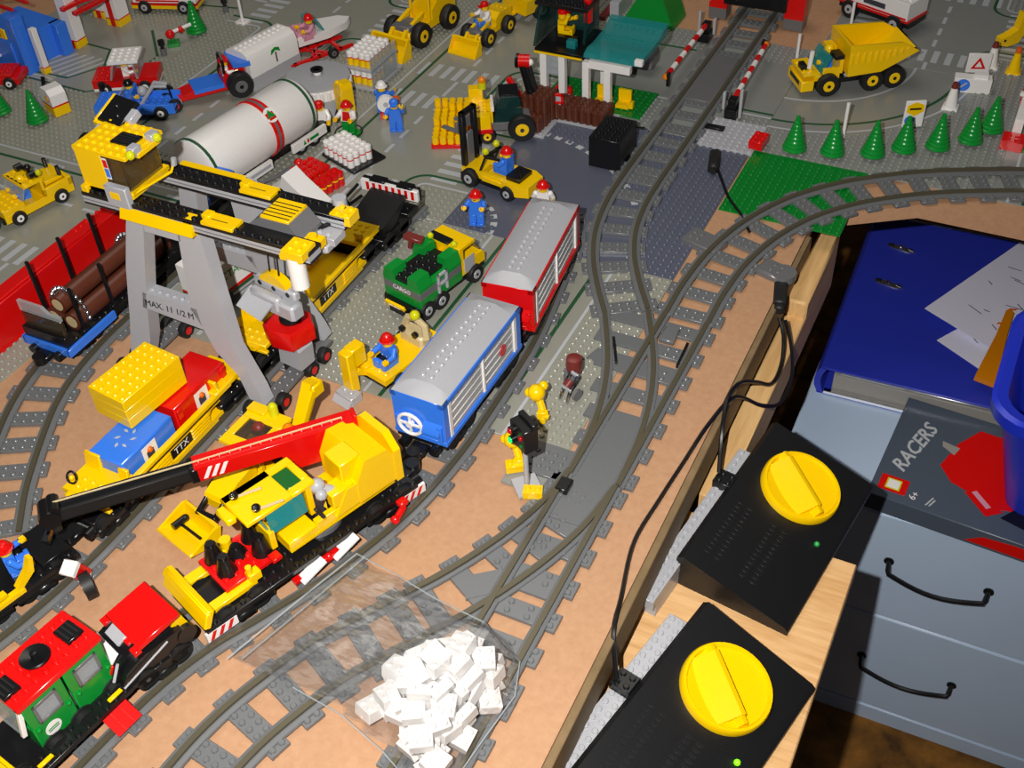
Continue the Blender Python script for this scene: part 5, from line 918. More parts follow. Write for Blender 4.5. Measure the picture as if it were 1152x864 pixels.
P(t, 'hopper', M().box(1.6, -4.6, 2.6, 3.2, -1.8, 4.6, 'yellow').box(1.6, -4.8, 2.0, 3.4, -1.6, 2.6, 'red'), 'yellow bin with red rim')
t = T('loader_crane', 'black lifting arm with a red white tipped head and red frames behind the tractor', 'toy crane', -1.9, 60.6, .2, 8)
P(t, 'base', M().box(-1.4, -1.6, 0, 1.6, 1.6, 1.4, 'red').box(-.6, -.8, 1.4, 1, .8, 3.0, 'black'))
P(t, 'arm', M().cy((.2, -.4, 2.4), (-1.4, -.8, 9.0), .7, 'black', .6, 10).cy((.6, .4, 2.4), (-.8, 0, 9.0), .4, 'rubber', n=8))
P(t, 'head', M().cy((-2.0, -.6, 9.4), (-.4, -.3, 9.4), .95, 'red', n=14).ball((-.3, -.5, 9.3), .5, 'white', 8).cy((-2.3, -.6, 9.4), (-2.0, -.6, 9.4), 1.05, 'black', n=14), 'red drum head')
P(t, 'frame', M().box(.8, .6, 1.4, 4.2, 1.0, 1.8, 'red').box(.8, .6, 2.6, 4.2, 1.0, 3.0, 'red').box(.8, .6, 3.8, 4.2, 1.0, 4.2, 'red').box(.8, .6, 1.4, 1.2, 1.0, 4.2, 'red').box(3.8, .6, 1.4, 4.2, 1.0, 4.2, 'red').box(1.2, .7, 1.8, 3.8, .9, 3.8, 'lgray', 0).at(-2.2, -.6, 4.0, 0, 0, -30).box(-.4, -.4, -1.6, .4, .4, 3.0, 'red', .1), 'red ladder frame')
# yellow wheel loaders at the top
def loader(label, x, y, rz, sc, big):
    t = T('wheel_loader', label, 'toy loader', x, y, .2, rz); t.scale = (sc,) * 3
    P(t, 'chassis', M().box(-1.8, -5, 1.4, 1.8, 6, 2.6, 'yellow', .1).ext([(.6, 2.6), (6.2, 2.6), (6.2, 4.6), (2.0, 5.0), (.6, 4.0)], 'x', -1.9, 1.9, 'yellow').box(-1.6, -4.8, 2.6, 1.6, -1.6, 3.4, 'dgray', .2).st(-2, 3, 4.7, 4, 2, 'yellow'))
    for yy in (-3.2, 3.8):
        for xx in (-2.5, 2.5): wheel(t, xx, yy, 1.85, 1.3, 'yellow')
    P(t, 'lift_arm', M().ext([(-1.4, 3.4), (-.8, 4.2), (-5.0, 3.0), (-7.0, 1.2), (-6.6, .8), (-4.6, 2.2)], 'x', -1.5, -.9, 'yellow').ext([(-1.4, 3.4), (-.8, 4.2), (-5.0, 3.0), (-7.0, 1.2), (-6.6, .8), (-4.6, 2.2)], 'x', .9, 1.5, 'yellow').box(-1.2, -4.6, 2.2, 1.2, -4.0, 2.8, 'black'))
    P(t, 'bucket', M().ext([(-6.8, .0), (-9.2, .0), (-9.2, .25), (-7.4, .6), (-6.9, 1.6), (-7.2, 2.8), (-6.9, 3.0), (-6.3, 1.6)], 'x', -3.2, 3.2, 'yellow').ext([(-6.6, 0), (-9.2, 0), (-7.2, 2.9), (-6.8, 2.9)], 'x', -3.3, -3.1, 'yellow').ext([(-6.6, 0), (-9.2, 0), (-7.2, 2.9), (-6.8, 2.9)], 'x', 3.1, 3.3, 'yellow'), 'yellow front bucket')
    if big: P(t, 'roll_cage', M().tube([(-1.7, 0, 2.6), (-1.7, .2, 6.6), (1.7, .2, 6.6), (1.7, 0, 2.6)], .25, 'yellow').tube([(-1.7, 2, 4.6), (-1.7, 1.6, 6.6), (1.7, 1.6, 6.6), (1.7, 2, 4.6)], .25, 'yellow').box(-1.8, 0, 6.5, 1.8, 1.8, 6.9, 'yellow'))
    else: P(t, 'levers', M().cy((.6, -1.4, 3.4), (.9, -1.2, 4.6), .15, 'black', n=6).cy((-.6, -1.4, 3.4), (-.8, -1.2, 4.6), .15, 'black', n=6))
    return t
loader('big yellow wheel loader with raised cage at the top, beside the white barrel stack', -31.2, 78.6, -8, 1.12, True)
loader('smaller yellow front loader driven by a white shirted figure at the top', -20.4, 81.6, -8, .82, False)
t = T('yellow_trailer', 'yellow open trailer with black wheels behind the smaller loader', 'toy trailer', -17.8, 90.6, .2, -20)
P(t, 'tub', M().ext([(-2.6, 1.8), (2.6, 1.8), (3.2, 4.4), (-3.2, 4.4)], 'y', -2.4, 4, 'yellow').box(-.4, -4.4, 1.6, .4, -2.4, 2.0, 'yellow'))
wheels(t, (-2.4, 2.4), (1.4,), 1.7, 1.2, 'lgray')
# dump truck
t = T('dump_truck', 'big yellow dump truck on the curved road', 'toy dump truck', 37.2, 87.6, .2, 126)
P(t, 'chassis', M().box(-2.2, -7.4, 1.6, 2.2, 7, 2.4, 'black').box(-1.6, -7, 2.4, 1.6, 1, 3.0, 'dgray'))
for x in (-2.8, 2.8):
    wheel(t, x, 4.2, 1.75, 1.4, 'yellow'); wheel(t, x, -2.6, 1.75, 1.4, 'yellow'); wheel(t, x, -6.0, 1.75, 1.4, 'yellow')
c = P(t, 'cab', M().box(-2.6, 2.4, 2.4, 2.6, 6.2, 3.2, 'yellow').box(-2.8, 6.2, 1.0, 2.8, 8.2, 2.6, 'yellow', .15).box(-2.6, 5.4, 3.2, 2.6, 8.0, 3.6, 'yellow').st(-2, 6, 3.6, 4, 2, 'yellow').box(-1.8, 8.2, 1.7, 1.8, 8.26, 2.3, 'black', 0).box(-2.6, 2.0, 3.2, 2.6, 2.6, 5.4, 'yellow').box(-2.6, 2.6, 3.2, -2.2, 5, 4.2, 'yellow').box(2.2, 2.6, 3.2, 2.6, 5, 4.2, 'yellow').box(.4, 2.0, 5.4, 2.6, 3.4, 6.0, 'yellow').box(-2.6, 2.0, 5.4, -.4, 3.4, 6.0, 'black').box(2.6, 2.8, 2.5, 2.65, 4.0, 3.2, 'blue', 0))
P(c, 'windscreen', M().ext([(4.9, 3.3), (5.3, 3.3), (4.2, 5.8), (3.8, 5.8)], 'x', -2.3, 2.3, 'teal'), 'teal windscreen')
P(c, 'exhaust', M().box(-1.2, 7.0, 3.6, .4, 7.8, 4.4, 'black').cy((-1.0, 6.6, 3.8), (-1.0, 6.4, 6.4), .35, 'white', n=8), 'black and white pipe')
bd = M().ext([(-9.0, 5.6), (-8.4, 6.4), (-4, 4.4), (1.6, 3.2), (1.8, 7.8), (1.4, 7.8), (1.0, 4.0), (-3.6, 4.0)], 'x', -3.4, 3.4, 'yellow')
for sx in (-1, 1):
    bd.ext([(-9.0, 5.8), (-3.6, 3.2), (1.6, 3.0), (1.8, 7.8), (-6.2, 7.4)], 'x', sx * 3.2, sx * 3.6, 'yellow')
    for k in range(10): bd.box(sx * 3.55, -7.4 + k * .95, 5.0 + max(0, (3 - k)) * .45, sx * 3.8, -7.0 + k * .95, 6.6, 'yellow', .05)
P(t, 'tipper_bed', bd, 'yellow ribbed tipper bed')
P(t, 'ram', M().cy((2.0, 1.4, 2.4), (2.0, -3.0, 4.0), .3, 'lgray', n=8).cy((-2.0, 1.4, 2.4), (-2.0, -3.0, 4.0), .3, 'lgray', n=8), 'light grey rams')
# white lorry at the top right
t = T('white_lorry', 'white lorry with red trim cut off by the top edge behind the dump truck', 'toy lorry', 37.4, 110.4, .2, 68)
P(t, 'body', M().box(-2.6, -6.4, 1.4, 2.6, 6.6, 2.2, 'black').box(-2.8, -6.4, 2.2, 2.8, 7.4, 2.6, 'red').box(-2.8, -6.2, 2.6, 2.8, 7, 5.4, 'white').st(-2, -6, 5.4, 4, 12, 'white').box(-2.9, 4, 3.2, -2.8, 5.4, 4.6, 'black', 0).box(-2.9, -2, 3.4, -2.8, 2, 4.2, 'ink', 0).box(-2.9, -6, 2.7, -2.8, 6, 3.0, 'red', 0).box(-1.6, -1.6, 5.4, 1.6, 2.4, 6.6, 'lgray'))
wheels(t, (-2.6, 2.6), (-4, 4.4), 1.5, 1.0, 'lgray')
# white tanker
t = T('tanker_trailer', 'large white tanker trailer with a red band and green rim', 'toy tanker', -32.6, 34.4, .2, -9)
P(t, 'tank', M().lathe([(.01, -11.4), (3.4, -11.4), (4.05, -11.1), (4.1, -10.6), (4.1, 8.2), (3.9, 8.6), (.01, 8.7)], (0, 0, 5.6), 'white', 36, 'y'), 'glossy white tank')
P(t, 'band', M().lathe([(4.1, .2), (4.22, .2), (4.22, 1.6), (4.1, 1.6), (4.1, .2)], (0, 0, 5.6), 'red', 36, 'y').lathe([(4.1, .7), (4.25, .7), (4.25, 1.1), (4.1, 1.1), (4.1, .7)], (0, 0, 5.6), 'dgray', 36, 'y'), 'red band round the tank')
P(t, 'rim', M().lathe([(4.1, -10.9), (4.2, -10.9), (4.2, -10.5), (4.1, -10.5), (4.1, -10.9)], (0, 0, 5.6), 'paintgreen', 36, 'y').lathe([(4.1, 7.6), (4.2, 7.6), (4.2, 8.0), (4.1, 8.0), (4.1, 7.6)], (0, 0, 5.6), 'paintgreen', 36, 'y'), 'thin dark green rim lines')
P(t, 'badge', M().at(2.95, 1.0, 8.5, 90, 46).lathe([(1.1, 0), (1.1, .06)], (0, 0, 0), 'white', 16).ext([(-.7, -.4), (.7, -.4), (0, .8)], 'z', .06, .1, 'green').box(-.6, -.7, .06, .6, -.4, .1, 'red', 0), 'white badge with green and red')
P(t, 'chassis', M().box(-2.6, -11, 1.6, 2.6, 11.4, 2.3, 'black').box(-1.4, -3, .8, 1.4, 6, 1.6, 'black').box(2.2, 4.6, .7, 3.0, 11.6, 1.6, 'black').box(2.3, 1.0, 2.3, 3.3, 3.0, 3.6, 'black'))
P(t, 'side_board', M().box(3.0, -7, 1.3, 3.5, -.8, 2.6, 'white').box(3.5, -6.6, 1.7, 3.54, -1.2, 2.2, 'lgray', 0), 'white side board'); b_ = P(t, 'side_board', M().box(3.0, 3.4, 1.3, 3.5, 10.4, 2.6, 'white'), 'white side board with red and green marks'); P(b_, 'marks', M().at(3.53, 7, 1.95, 90, 90).ext([(-1.6, -.3), (-1.0, -.3), (-1.3, .4)], 'z', 0, .03, 'green').box(-.8, -.3, 0, -.4, .3, .03, 'red', 0).box(-.2, -.25, 0, 1.6, .2, .03, 'green', 0))
wheels(t, (-2.6, 2.6), (5.4, 8.2), 1.25, 1.0, 'lgray')
P(t, 'hose', M().tube([(3.6, -8, 1.4), (4.4, -2, .6), (4.8, 2, .6)], .28, 'dgray').ball((4.9, 2.6, .7), .7, 'red', 8), 'grey hose with red nozzle')
t = T('white_truck', 'white truck with green lettering and red stripe seen behind the gantry legs', 'toy truck', -19.4, 10.2, .2, -8)
P(t, 'chassis', M().box(-2.2, -6, .9, 2.2, 6, 1.6, 'lgray').box(-2.4, 1, 1.6, 2.4, 5.6, 2.0, 'lgray'))
P(t, 'body', M().box(-2.5, -6, 1.6, 2.5, 1.0, 2.1, 'paintgreen').box(-2.55, -6, 2.1, 2.55, 1.0, 2.5, 'red').box(-2.5, -6, 2.5, 2.5, 1.0, 6.2, 'white').ball((2.4, 1.2, 3.6), .7, 'red', 8).box(-2.4, 1.0, 2.0, 2.4, 1.6, 5.4, 'black'))
P(t, 'lettering', M().at(2.52, -2.4, 4.4, 90, 90).text('OCTAN', 1.5, 'green'), 'green lettering OCTAN')
P(t, 'pump_gear', M().cy((-1.6, 2.6, 2.4), (1.8, 2.6, 2.4), .45, 'lgray').cy((0, 2, 2.4), (0, 5, 2.4), .4, 'chrome').box(1.0, 3, 2, 2.2, 4, 3.2, 'lgray'), 'grey pipes')
wheels(t, (-2.3, 2.3), (-4, 3.6), 1.3, 1.0, 'lgray')
# yellow jeep
t = T('jeep', 'yellow pick up jeep with black lamps on its roof at the left edge', 'toy car', -56.4, 13.8, .2, 166)
P(t, 'body', M().box(-2.6, -5.4, .9, 2.6, 5.2, 2.0, 'yellow').box(-2.6, 2.0, 2.0, 2.6, 5.2, 2.8, 'yellow').st(-2.5, 2.4, 2.8, 5, 3, 'yellow').box(-2.6, -5.4, 2.0, -2.1, -1, 3.0, 'yellow').box(2.1, -5.4, 2.0, 2.6, -1, 3.0, 'yellow').box(-2.6, -5.4, 2.0, 2.6, -4.8, 3.2, 'yellow').box(-2.4, 5.2, 1.0, 2.4, 5.6, 1.7, 'black').box(-2.6, -1.4, 2.0, 2.6, -1.0, 4.4, 'yellow'))
P(t, 'cab_roof', M().box(-2.6, -1.6, 4.4, 2.6, 1.4, 4.8, 'yellow').st(-2.5, -.6, 4.8, 5, 2, 'yellow').box(-1.8, 1.0, 4.8, 1.8, 1.2, 4.9, 'black', 0))
P(t, 'windscreen', M().ext([(1.8, 2.8), (2.0, 2.8), (1.3, 4.5), (1.1, 4.5)], 'x', -2.3, 2.3, 'trclear'))
P(t, 'roof_lamps', M().cy((-1.6, -1.2, 5.3), (-1.6, -.2, 5.3), .5, 'black').cy((1.6, -1.2, 5.3), (1.6, -.2, 5.3), .5, 'black').box(-2, -1.4, 4.8, 2, -1.0, 5.1, 'black').ball((0, -1.2, 5.6), .5, 'black', 8).ball((-2, -1.5, 5.4), .45, 'tryellow', 8), 'black lamps on the roof')
P(t, 'load_frame', M().box(-1.8, -4.6, 3.0, 1.8, -2, 3.5, 'yellow').cy((1.6, -4.4, 3.4), (1.6, -4.4, 4.8), .3, 'black', n=8).cy((-1.6, -4.4, 3.4), (-1.6, -4.4, 4.8), .3, 'black', n=8).box(2.6, -4.6, 1.6, 2.64, -3.8, 2.4, 'red', 0))
wheels(t, (-2.5, 2.5), (-3.2, 3.4), 1.05, .9, 'white')
# red car with white roof, dragster, tow truck
t = T('red_car', 'small red car with white studded roof in front of the forecourt', 'toy car', -66.4, 46.2, .2, 120); t.scale = (1.12,) * 3
P(t, 'body', M().box(-2.2, -4.6, .6, 2.2, 4.4, 1.0, 'white').box(-2.2, -4.6, 1.0, 2.2, 4.4, 1.8, 'red').box(-2.2, 1.8, 1.8, 2.2, 4.4, 2.2, 'red').box(-2.2, -4.6, 1.8, 2.2, -2.2, 2.3, 'red').st(-2, 2, 2.2, 4, 2, 'red'))
P(t, 'glass', M().ext([(1.6, 2.0), (1.9, 2.0), (1.1, 4.4), (.8, 4.4)], 'x', -2, 2, 'trclear').ext([(-2.1, 2.0), (-1.8, 2.0), (-1.6, 4.4), (-1.9, 4.4)], 'x', -2, 2, 'trclear'))
P(t, 'roof', M().box(-2.2, -2.6, 4.4, 2.2, 1.6, 4.8, 'white').st(-2, -2.4, 4.8, 4, 4, 'white'), 'white studded roof')
wheels(t, (-2.1, 2.1), (-2.8, 2.8), .9, .8, 'white')
t = T('dragster', 'red and blue dragster with fat black rear tyres', 'toy car', -51.6, 49.3, .2, 142); t.scale = (1.12,) * 3
P(t, 'body', M().ext([(-4.4, .9), (7.4, .8), (7.4, 1.2), (3.0, 1.9), (-1.0, 1.9), (-1.6, 3.6), (-4.0, 3.8), (-4.4, 2.8)], 'x', -1.3, 1.3, 'red').box(-1.9, -1.0, 1.6, 1.9, 3.2, 2.1, 'blue').ext([(-5.0, 4.0), (-2.6, 4.2), (-2.6, 4.6), (-5.0, 4.6)], 'x', -2.4, 2.4, 'blue').box(-2.6, 7.2, .8, 2.6, 8.4, 1.1, 'white').box(-2.4, 5.2, .9, 2.4, 5.8, 1.3, 'lgray'))
P(t, 'roll_bar', M().tube([(-1.2, -1.4, 3.2), (-1.2, -1.5, 5.2), (0, -1.5, 5.8), (1.2, -1.5, 5.2), (1.2, -1.4, 3.2)], .22, 'black'), 'black roll bar')
wheels(t, (-2.5, 2.5), (-3.0,), 1.8, 1.7, 'dgray'); wheels(t, (-2.2, 2.2), (6.2,), .95, .7, 'red')
t = T('tow_truck', 'blue tow truck hitched to the nose of the dragster', 'toy truck', -59.4, 40.0, .2, 116)
P(t, 'body', M().box(-2.4, -6.4, .9, 2.4, 5.8, 1.7, 'blue').box(-2.4, 2.4, 1.7, 2.4, 5.8, 2.5, 'blue').st(-2, 2.8, 2.5, 4, 3, 'blue').box(-2.4, 0, 1.7, 2.4, .6, 3.8, 'blue').box(-2.4, -6.4, 1.7, -1.9, 0, 2.4, 'blue').box(1.9, -6.4, 1.7, 2.4, 0, 2.4, 'blue').st(-1, -5, 1.7, 3, 4, 'blue').box(-2.2, -6.5, 1.2, -1, -6.4, 1.6, 'black', 0))
P(t, 'hoist', M().tube([(-.8, -1, 1.8), (-.6, -3.4, 4.6), (-.4, -5.4, 4.4)], .3, 'lgray').tube([(.8, -1, 1.8), (.6, -3.4, 4.6), (.4, -5.4, 4.4)], .3, 'lgray').ball((0, -1.4, 3.6), .8, 'lgray', 8).cy((0, -5.4, 4.4), (0, -5.6, 2.2), .15, 'black', n=6), 'light grey hoist')
P(t, 'windscreen', M().ext([(1.9, 2.5), (2.2, 2.5), (1.6, 4.2), (1.3, 4.2)], 'x', -2.2, 2.2, 'trclear'))
wheels(t, (-2.3, 2.3), (-4.2, 3.8), 1.1, .9, 'white')
# speedboat on a red trailer
t = T('speedboat', 'white and pink speedboat with teal screen resting on the red trailer', 'toy boat', -46.6, 69.4, 1.3, -30)
P(t, 'hull', M().ext([(-2.6, -5.4), (2.6, -5.4), (2.8, 1.6), (1.6, 5.6), (0, 7), (-1.6, 5.6), (-2.8, 1.6)], 'z', .4, 1.6, 'white').ext([(-2.2, -5.2), (2.2, -5.2), (2.4, 1.4), (0, 6), (-2.4, 1.4)], 'z', 0, .4, 'black').box(-1.8, -5, 1.6, 1.8, -1, 2.2, 'pink').box(-2.7, -5.5, 1.0, 2.7, -5.3, 1.3, 'red').st(-2, -5, 2.2, 4, 3, 'pink'))
P(t, 'screen', M().ext([(1.0, 1.6), (1.4, 1.6), (.4, 3.6), (0, 3.6)], 'x', -2.0, 2.0, 'teal').ext([(-.8, 1.6), (1.0, 1.6), (.2, 3.4), (-.6, 3.4)], 'x', -2.1, -1.8, 'teal'), 'teal windscreen')
t = T('boat_trailer', 'red lattice boat trailer pointing at the grey round tank', 'toy trailer', -43.8, 65.6, .2, 152)
P(t, 'frame', M().box(-2.2, -6, .6, -1.7, 5, 1.1, 'red').box(1.7, -6, .6, 2.2, 5, 1.1, 'red').box(-2.2, -4, .6, 2.2, -3.4, 1.1, 'red').box(-2.2, 0, .6, 2.2, .6, 1.1, 'red').box(-2.2, 4.4, .6, 2.2, 5, 1.1, 'red').ext([(-2.2, 5), (2.2, 5), (.5, 10), (-.5, 10)], 'z', .7, 1.05, 'red').at(0, 0, .8, 40).box(-3.4, -.2, 0, 3.4, .2, .3, 'red').at(0, 0, .8, -40).box(-3.4, -.2, 0, 3.4, .2, .3, 'red'))
wheels(t, (-2.5, 2.5), (-2,), .9, .7, 'dgray')
# ambulance
t = T('ambulance', 'white and red ambulance van at the top left edge', 'toy van', -78.6, 72.0, .2, -72)
P(t, 'body', M().box(-2.6, -6, .9, 2.6, 6, 1.5, 'yellow').box(-2.6, -6, 1.5, 2.6, 6, 2.0, 'red').box(-2.6, -5.6, 2.0, 2.6, 3.6, 5.6, 'white').ext([(3.6, 2.0), (6.0, 2.0), (6.0, 2.8), (4.6, 5.0), (3.6, 5.0)], 'x', -2.6, 2.6, 'white').box(2.6, -1.4, 2.6, 2.65, 0, 4.0, 'orange', 0).box(2.6, -5, 2.2, 2.65, 3, 2.5, 'red', 0))
wheels(t, (-2.5, 2.5), (-3.6, 3.6), 1.2, .9, 'lgray')
t = T('red_vehicle', 'low red vehicle with a white wheel leaving the left edge by the kiosk', 'toy car', -87.6, 39.0, .2, -66)
P(t, 'body', M().box(-2.2, -4.4, .8, 2.2, 4.6, 1.8, 'red').box(-2, -4, 1.8, 2, 3.6, 2.4, 'red').st(-2, 1, 2.4, 4, 2, 'red').st(-1, -3, 2.4, 2, 2, 'orange').box(-1.8, -2, 2.4, -.2, -.4, 3.4, 'trgreen'))
wheels(t, (-2.1, 2.1), (-2.6, 3.0), 1.0, .8, 'white')
# ---------------------------------------------------------------- trees, signs, stacks and small things
def tree_mesh():
    mb = M(); prof = [(.45, 0), (.5, .3)]
    for k in range(9):
        r = 1.7 * (1 - k / 10.2); z = .4 + k * .53
        prof += [(r, z), (r * .99, z + .2), (r * .8, z + .5)]
    prof += [(.3, 5.3), (.01, 5.4)]
    return mb.lathe(prof, (0, 0, 0), 'green', 12)
TREE = None
def tree(label, x, y, z=.2, rz=0, sc=1.0):
    global TREE
    if TREE is None: TREE = tree_mesh().mesh('conifer_tree')
    o = bpy.data.objects.new('conifer_tree', TREE); C.objects.link(o); o.location = (x * S, y * S, z * S + ZT); o.rotation_euler = (0, 0, rz); o.scale = (sc,) * 3
    prop(o, label, 'toy tree', 'green toy conifers')
RN = ('first small green conifer from the left in the row along the curved road', 'second conifer in the right hand row, with the white post just behind it', 'third conifer in the row, below the open kerb of the curve', 'fourth conifer in the row, in front of the blue and yellow sign', 'fifth conifer in the row, left of the white cone', 'sixth conifer in the row, beside the last one', 'last conifer in the row, beside the red and white corner building')
for (x, y), l in zip(((35.4, 65.9), (40.5, 66.7), (45.6, 68.4), (49.2, 71.2), (53.3, 73.5), (57.1, 76.8), (59.2, 80.8)), RN): tree(l, x, y, .4, x)
tree('conifer beside the shell marked pump box at the left', -72.0, 31.6, .4, 1); tree('conifer cut by the left picture edge', -79.4, 31.4, .4, 2); tree('conifer beside the red signal lamp near the ambulance', -67.6, 65.2, .4, 3, 1.05)
# posts
def post(label, x, y, h, col, base=None, top=None, name='post', lean=0, r=.25):
    t = T(name, label, 'post', x, y, .2, lean)
    P(t, 'pole', M().cy((0, 0, 0), (0, 0, h), r, col, n=10))
    if base: P(t, 'base', M().box(-1, -1, 0, 1, 1, .4, base, .1))
    if top: P(t, 'head', M().cy((0, 0, h), (0, 0, h + .8), .5, top, n=12))
post('plain white post standing behind the second conifer', 40.8, 71.6, 5.6, 'white', None, None, 'white_post')
post('white street lamp post on the studded verge at the top', -62.7, 71.6, 8, 'white', 'white', None, 'lamp_post')
post('slim white post in front of the white lorry at the top', 33.8, 104.4, 5, 'white', None, None, 'white_post')
post('short white post beside the dump truck bonnet', 28.4, 92.6, 4, 'white', None, None, 'white_post')
for l, x, y in (('black bollard in front of the white roofed red car', -67.5, 41.6), ('black bollard beside the red signal lamp', -68.0, 56.8), ('black bollard near the white lamp post', -67.9, 73.8)):
    t = T('bollard', l, 'bollard', x, y, .2, 0); P(t, 'post', M().cy((0, 0, 0), (0, 0, 1.2), .5, 'dgray', n=12).cy((0, 0, 1.2), (0, 0, 1.8), .3, 'black', n=10)); P(t, 'cap', M().cy((0, 0, 1.8), (0, 0, 2.6), .55, 'black', n=12), 'black top')
t = T('signal_lamp', 'small green signal stand with red lamps near the left trees', 'signal', -68.8, 60.4, .2, 40)
P(t, 'stand', M().box(-1, -1, 0, 1, 1, .6, 'green').cy((0, 0, .6), (0, 0, 1.6), .3, 'green'))
P(t, 'lamps', M().ball((-.2, -.2, 2.0), .8, 'red', 10).ball((1.6, .6, 2.2), .6, 'red', 8).cy((0, 0, 2.2), (3.4, 1.2, 2.6), .3, 'white', n=8), 'red lamps on a white bar')
# traffic signs and cones
def cone(label, x, y, c1, c2, sc=1):
    t = T('traffic_cone', label, 'traffic cone', x, y, .2, 0); t.scale = (sc,) * 3
    P(t, 'body', M().cy((0, 0, .1), (0, 0, 3.2), 1.0, c1, .45, 14).box(-1.1, -1.1, 0, 1.1, 1.1, .2, c1, .1)); P(t, 'tip', M().cy((0, 0, 3.2), (0, 0, 4.0), .52, c2, .35, 12), 'coloured tip')
cone('white cone with dark red tip beside the fifth conifer', 52.9, 85.8, 'white', 'maroon'); cone('white cone with dark red tip behind the warning triangle sign', 56.2, 100.4, 'white', 'maroon'); cone('yellow cone with orange tip at the right edge', 59.6, 99.9, 'yellow', 'orange')
t = T('warning_sign', 'white sign with red triangle beside a white cone', 'sign', 54.6, 97.6, .2, 20)
P(t, 'board', M().box(-1.7, -.2, .2, 1.7, .2, 3.2, 'white', .05)); P(t, 'triangle', M().ext([(-1.1, .8), (1.1, .8), (0, 2.7)], 'y', -.24, -.2, 'red').ext([(-.55, 1.1), (.55, 1.1), (0, 2.05)], 'y', -.27, -.24, 'white'), 'red warning triangle')
t = T('parking_sign', 'white boxy sign with round blue disc near the right edge', 'sign', 54.7, 92.0, .2, 10)
P(t, 'board', M().box(-2.6, -.9, 0, 2.6, .9, 2.2, 'white').box(0, -.6, 2.2, 2, .6, 2.8, 'white')); P(t, 'disc', M().at(-1.3, -.95, 1.2, 0, 90).lathe([(.95, 0), (.95, .06)], (0, 0, 0), 'blue', 18).ext([(-.55, -.35), (-.35, -.5), (.55, .35), (.35, .5)], 'z', .06, .09, 'paintwhite'), 'round blue disc')
t = T('crossing_sign', 'white sign with yellow top and blue dot behind the fourth conifer', 'sign', 48.9, 78.2, .2, 28)
P(t, 'board', M().box(-1.4, -.2, .2, 1.4, .2, 4.2, 'white', .05)); P(t, 'plates', M().ext([(-1.2, 2.6), (0, 1.9), (1.2, 2.6), (1.2, 3.6), (0, 4.1), (-1.2, 3.6)], 'y', -.24, -.2, 'yellow').box(-.8, -.26, 2.9, .8, -.24, 3.2, 'black', 0).at(-.6, -.22, 1.3, 0, 90).lathe([(.7, 0), (.7, .05)], (0, 0, 0), 'blue', 14), 'yellow plate and blue dot')
t = T('toy_animal', 'small yellow toy animal with a black eye at the right edge', 'toy animal', 57.6, 108.6, .3, 40)
P(t, 'body', M().ext([(-2, .4), (-.6, 0), (1.2, .4), (2.2, 2.4), (1.8, 5), (1.0, 5.2), (.6, 2.6), (-.8, 1.8), (-2, 1.4)], 'y', -.7, .7, 'yellow')); P(t, 'eye', M().cy((-1.3, -.75, 1.1), (-1.3, .75, 1.1), .22, 'black', n=8))
t = T('corner_building', 'red white and green building corner cut by the right edge', 'toy building', 62.4, 78.0, .2, 0)
P(t, 'plinth', M().box(-1.4, -1.2, 0, 1.6, 1.6, 1.4, 'red', .1).st(-1, -1, 1.4, 2, 2, 'red')); P(t, 'wall', M().box(-.4, 1.8, 0, .8, 8.4, 3.2, 'white').box(1.2, -1, 0, 12, 14, .4, 'green').box(-.2, 9, 0, 1, 11.4, 3.2, 'green').box(-.8, 8.6, 3.2, 1, 9.4, 3.6, 'white').box(-.6, 12, 0, 1, 17, 3.4, 'red')); P(t, 'hut', M().box(3, 0, .4, 11, 13, 9, 'white'))
# striped barriers
def barrier(label, x, y, rz, ln, near):
    t = T('level_crossing_barrier', label, 'barrier', x, y, .5, rz)
    P(t, 'tower', M().box(-.9, -1.2, 0, .9, 1.6, 1.4, 'black').box(-.6, -.8, 1.4, .6, .8, 2.8, 'black').box(1.0, -.4, 0, 1.4, .2, 4.4, 'lgray').box(-1.5, -.4, 1.0, -1.1, .2, 3.6, 'lgray'))
    n = 9; a = M()
    for k in range(n):
        y0 = .8 + ln * k / n; a.cy((0, y0, 2.5), (0, y0 + ln / n, 2.5), .42, 'red' if k % 2 == 0 else 'white', n=10)
    P(t, 'arm', a, 'red and white striped arm')
    P(t, 'end_lamp', M().ball((0, ln + 1.2, 2.5), .55, 'trorange', 10).box(-.6, ln + .8, 1.2, -.2, ln + 1.6, 3.2, 'black'), 'orange end lamp')
barrier('striped barrier whose black post stands nearest the green baseplate', 24.6, 71.6, 2, 17, True)
barrier('striped barrier lying beside the teal roofed station', 13.2, 93.4, 180, 17.6, False)
t = T('switch_box', 'flat black switch plate beside the nearer barrier post', 'switch', 23.6, 66.9, .75, 0); P(t, 'plate', M().box(-1.4, -.5, 0, 1.4, .5, .35, 'black')); 
O('crossing_slab', M().box(0, 0, .02, 4.0, 14.6, .72, 'dgray', .1), 'grey road slab between the rails of the level crossing', 'slab', 16.65, 73.4, .2)
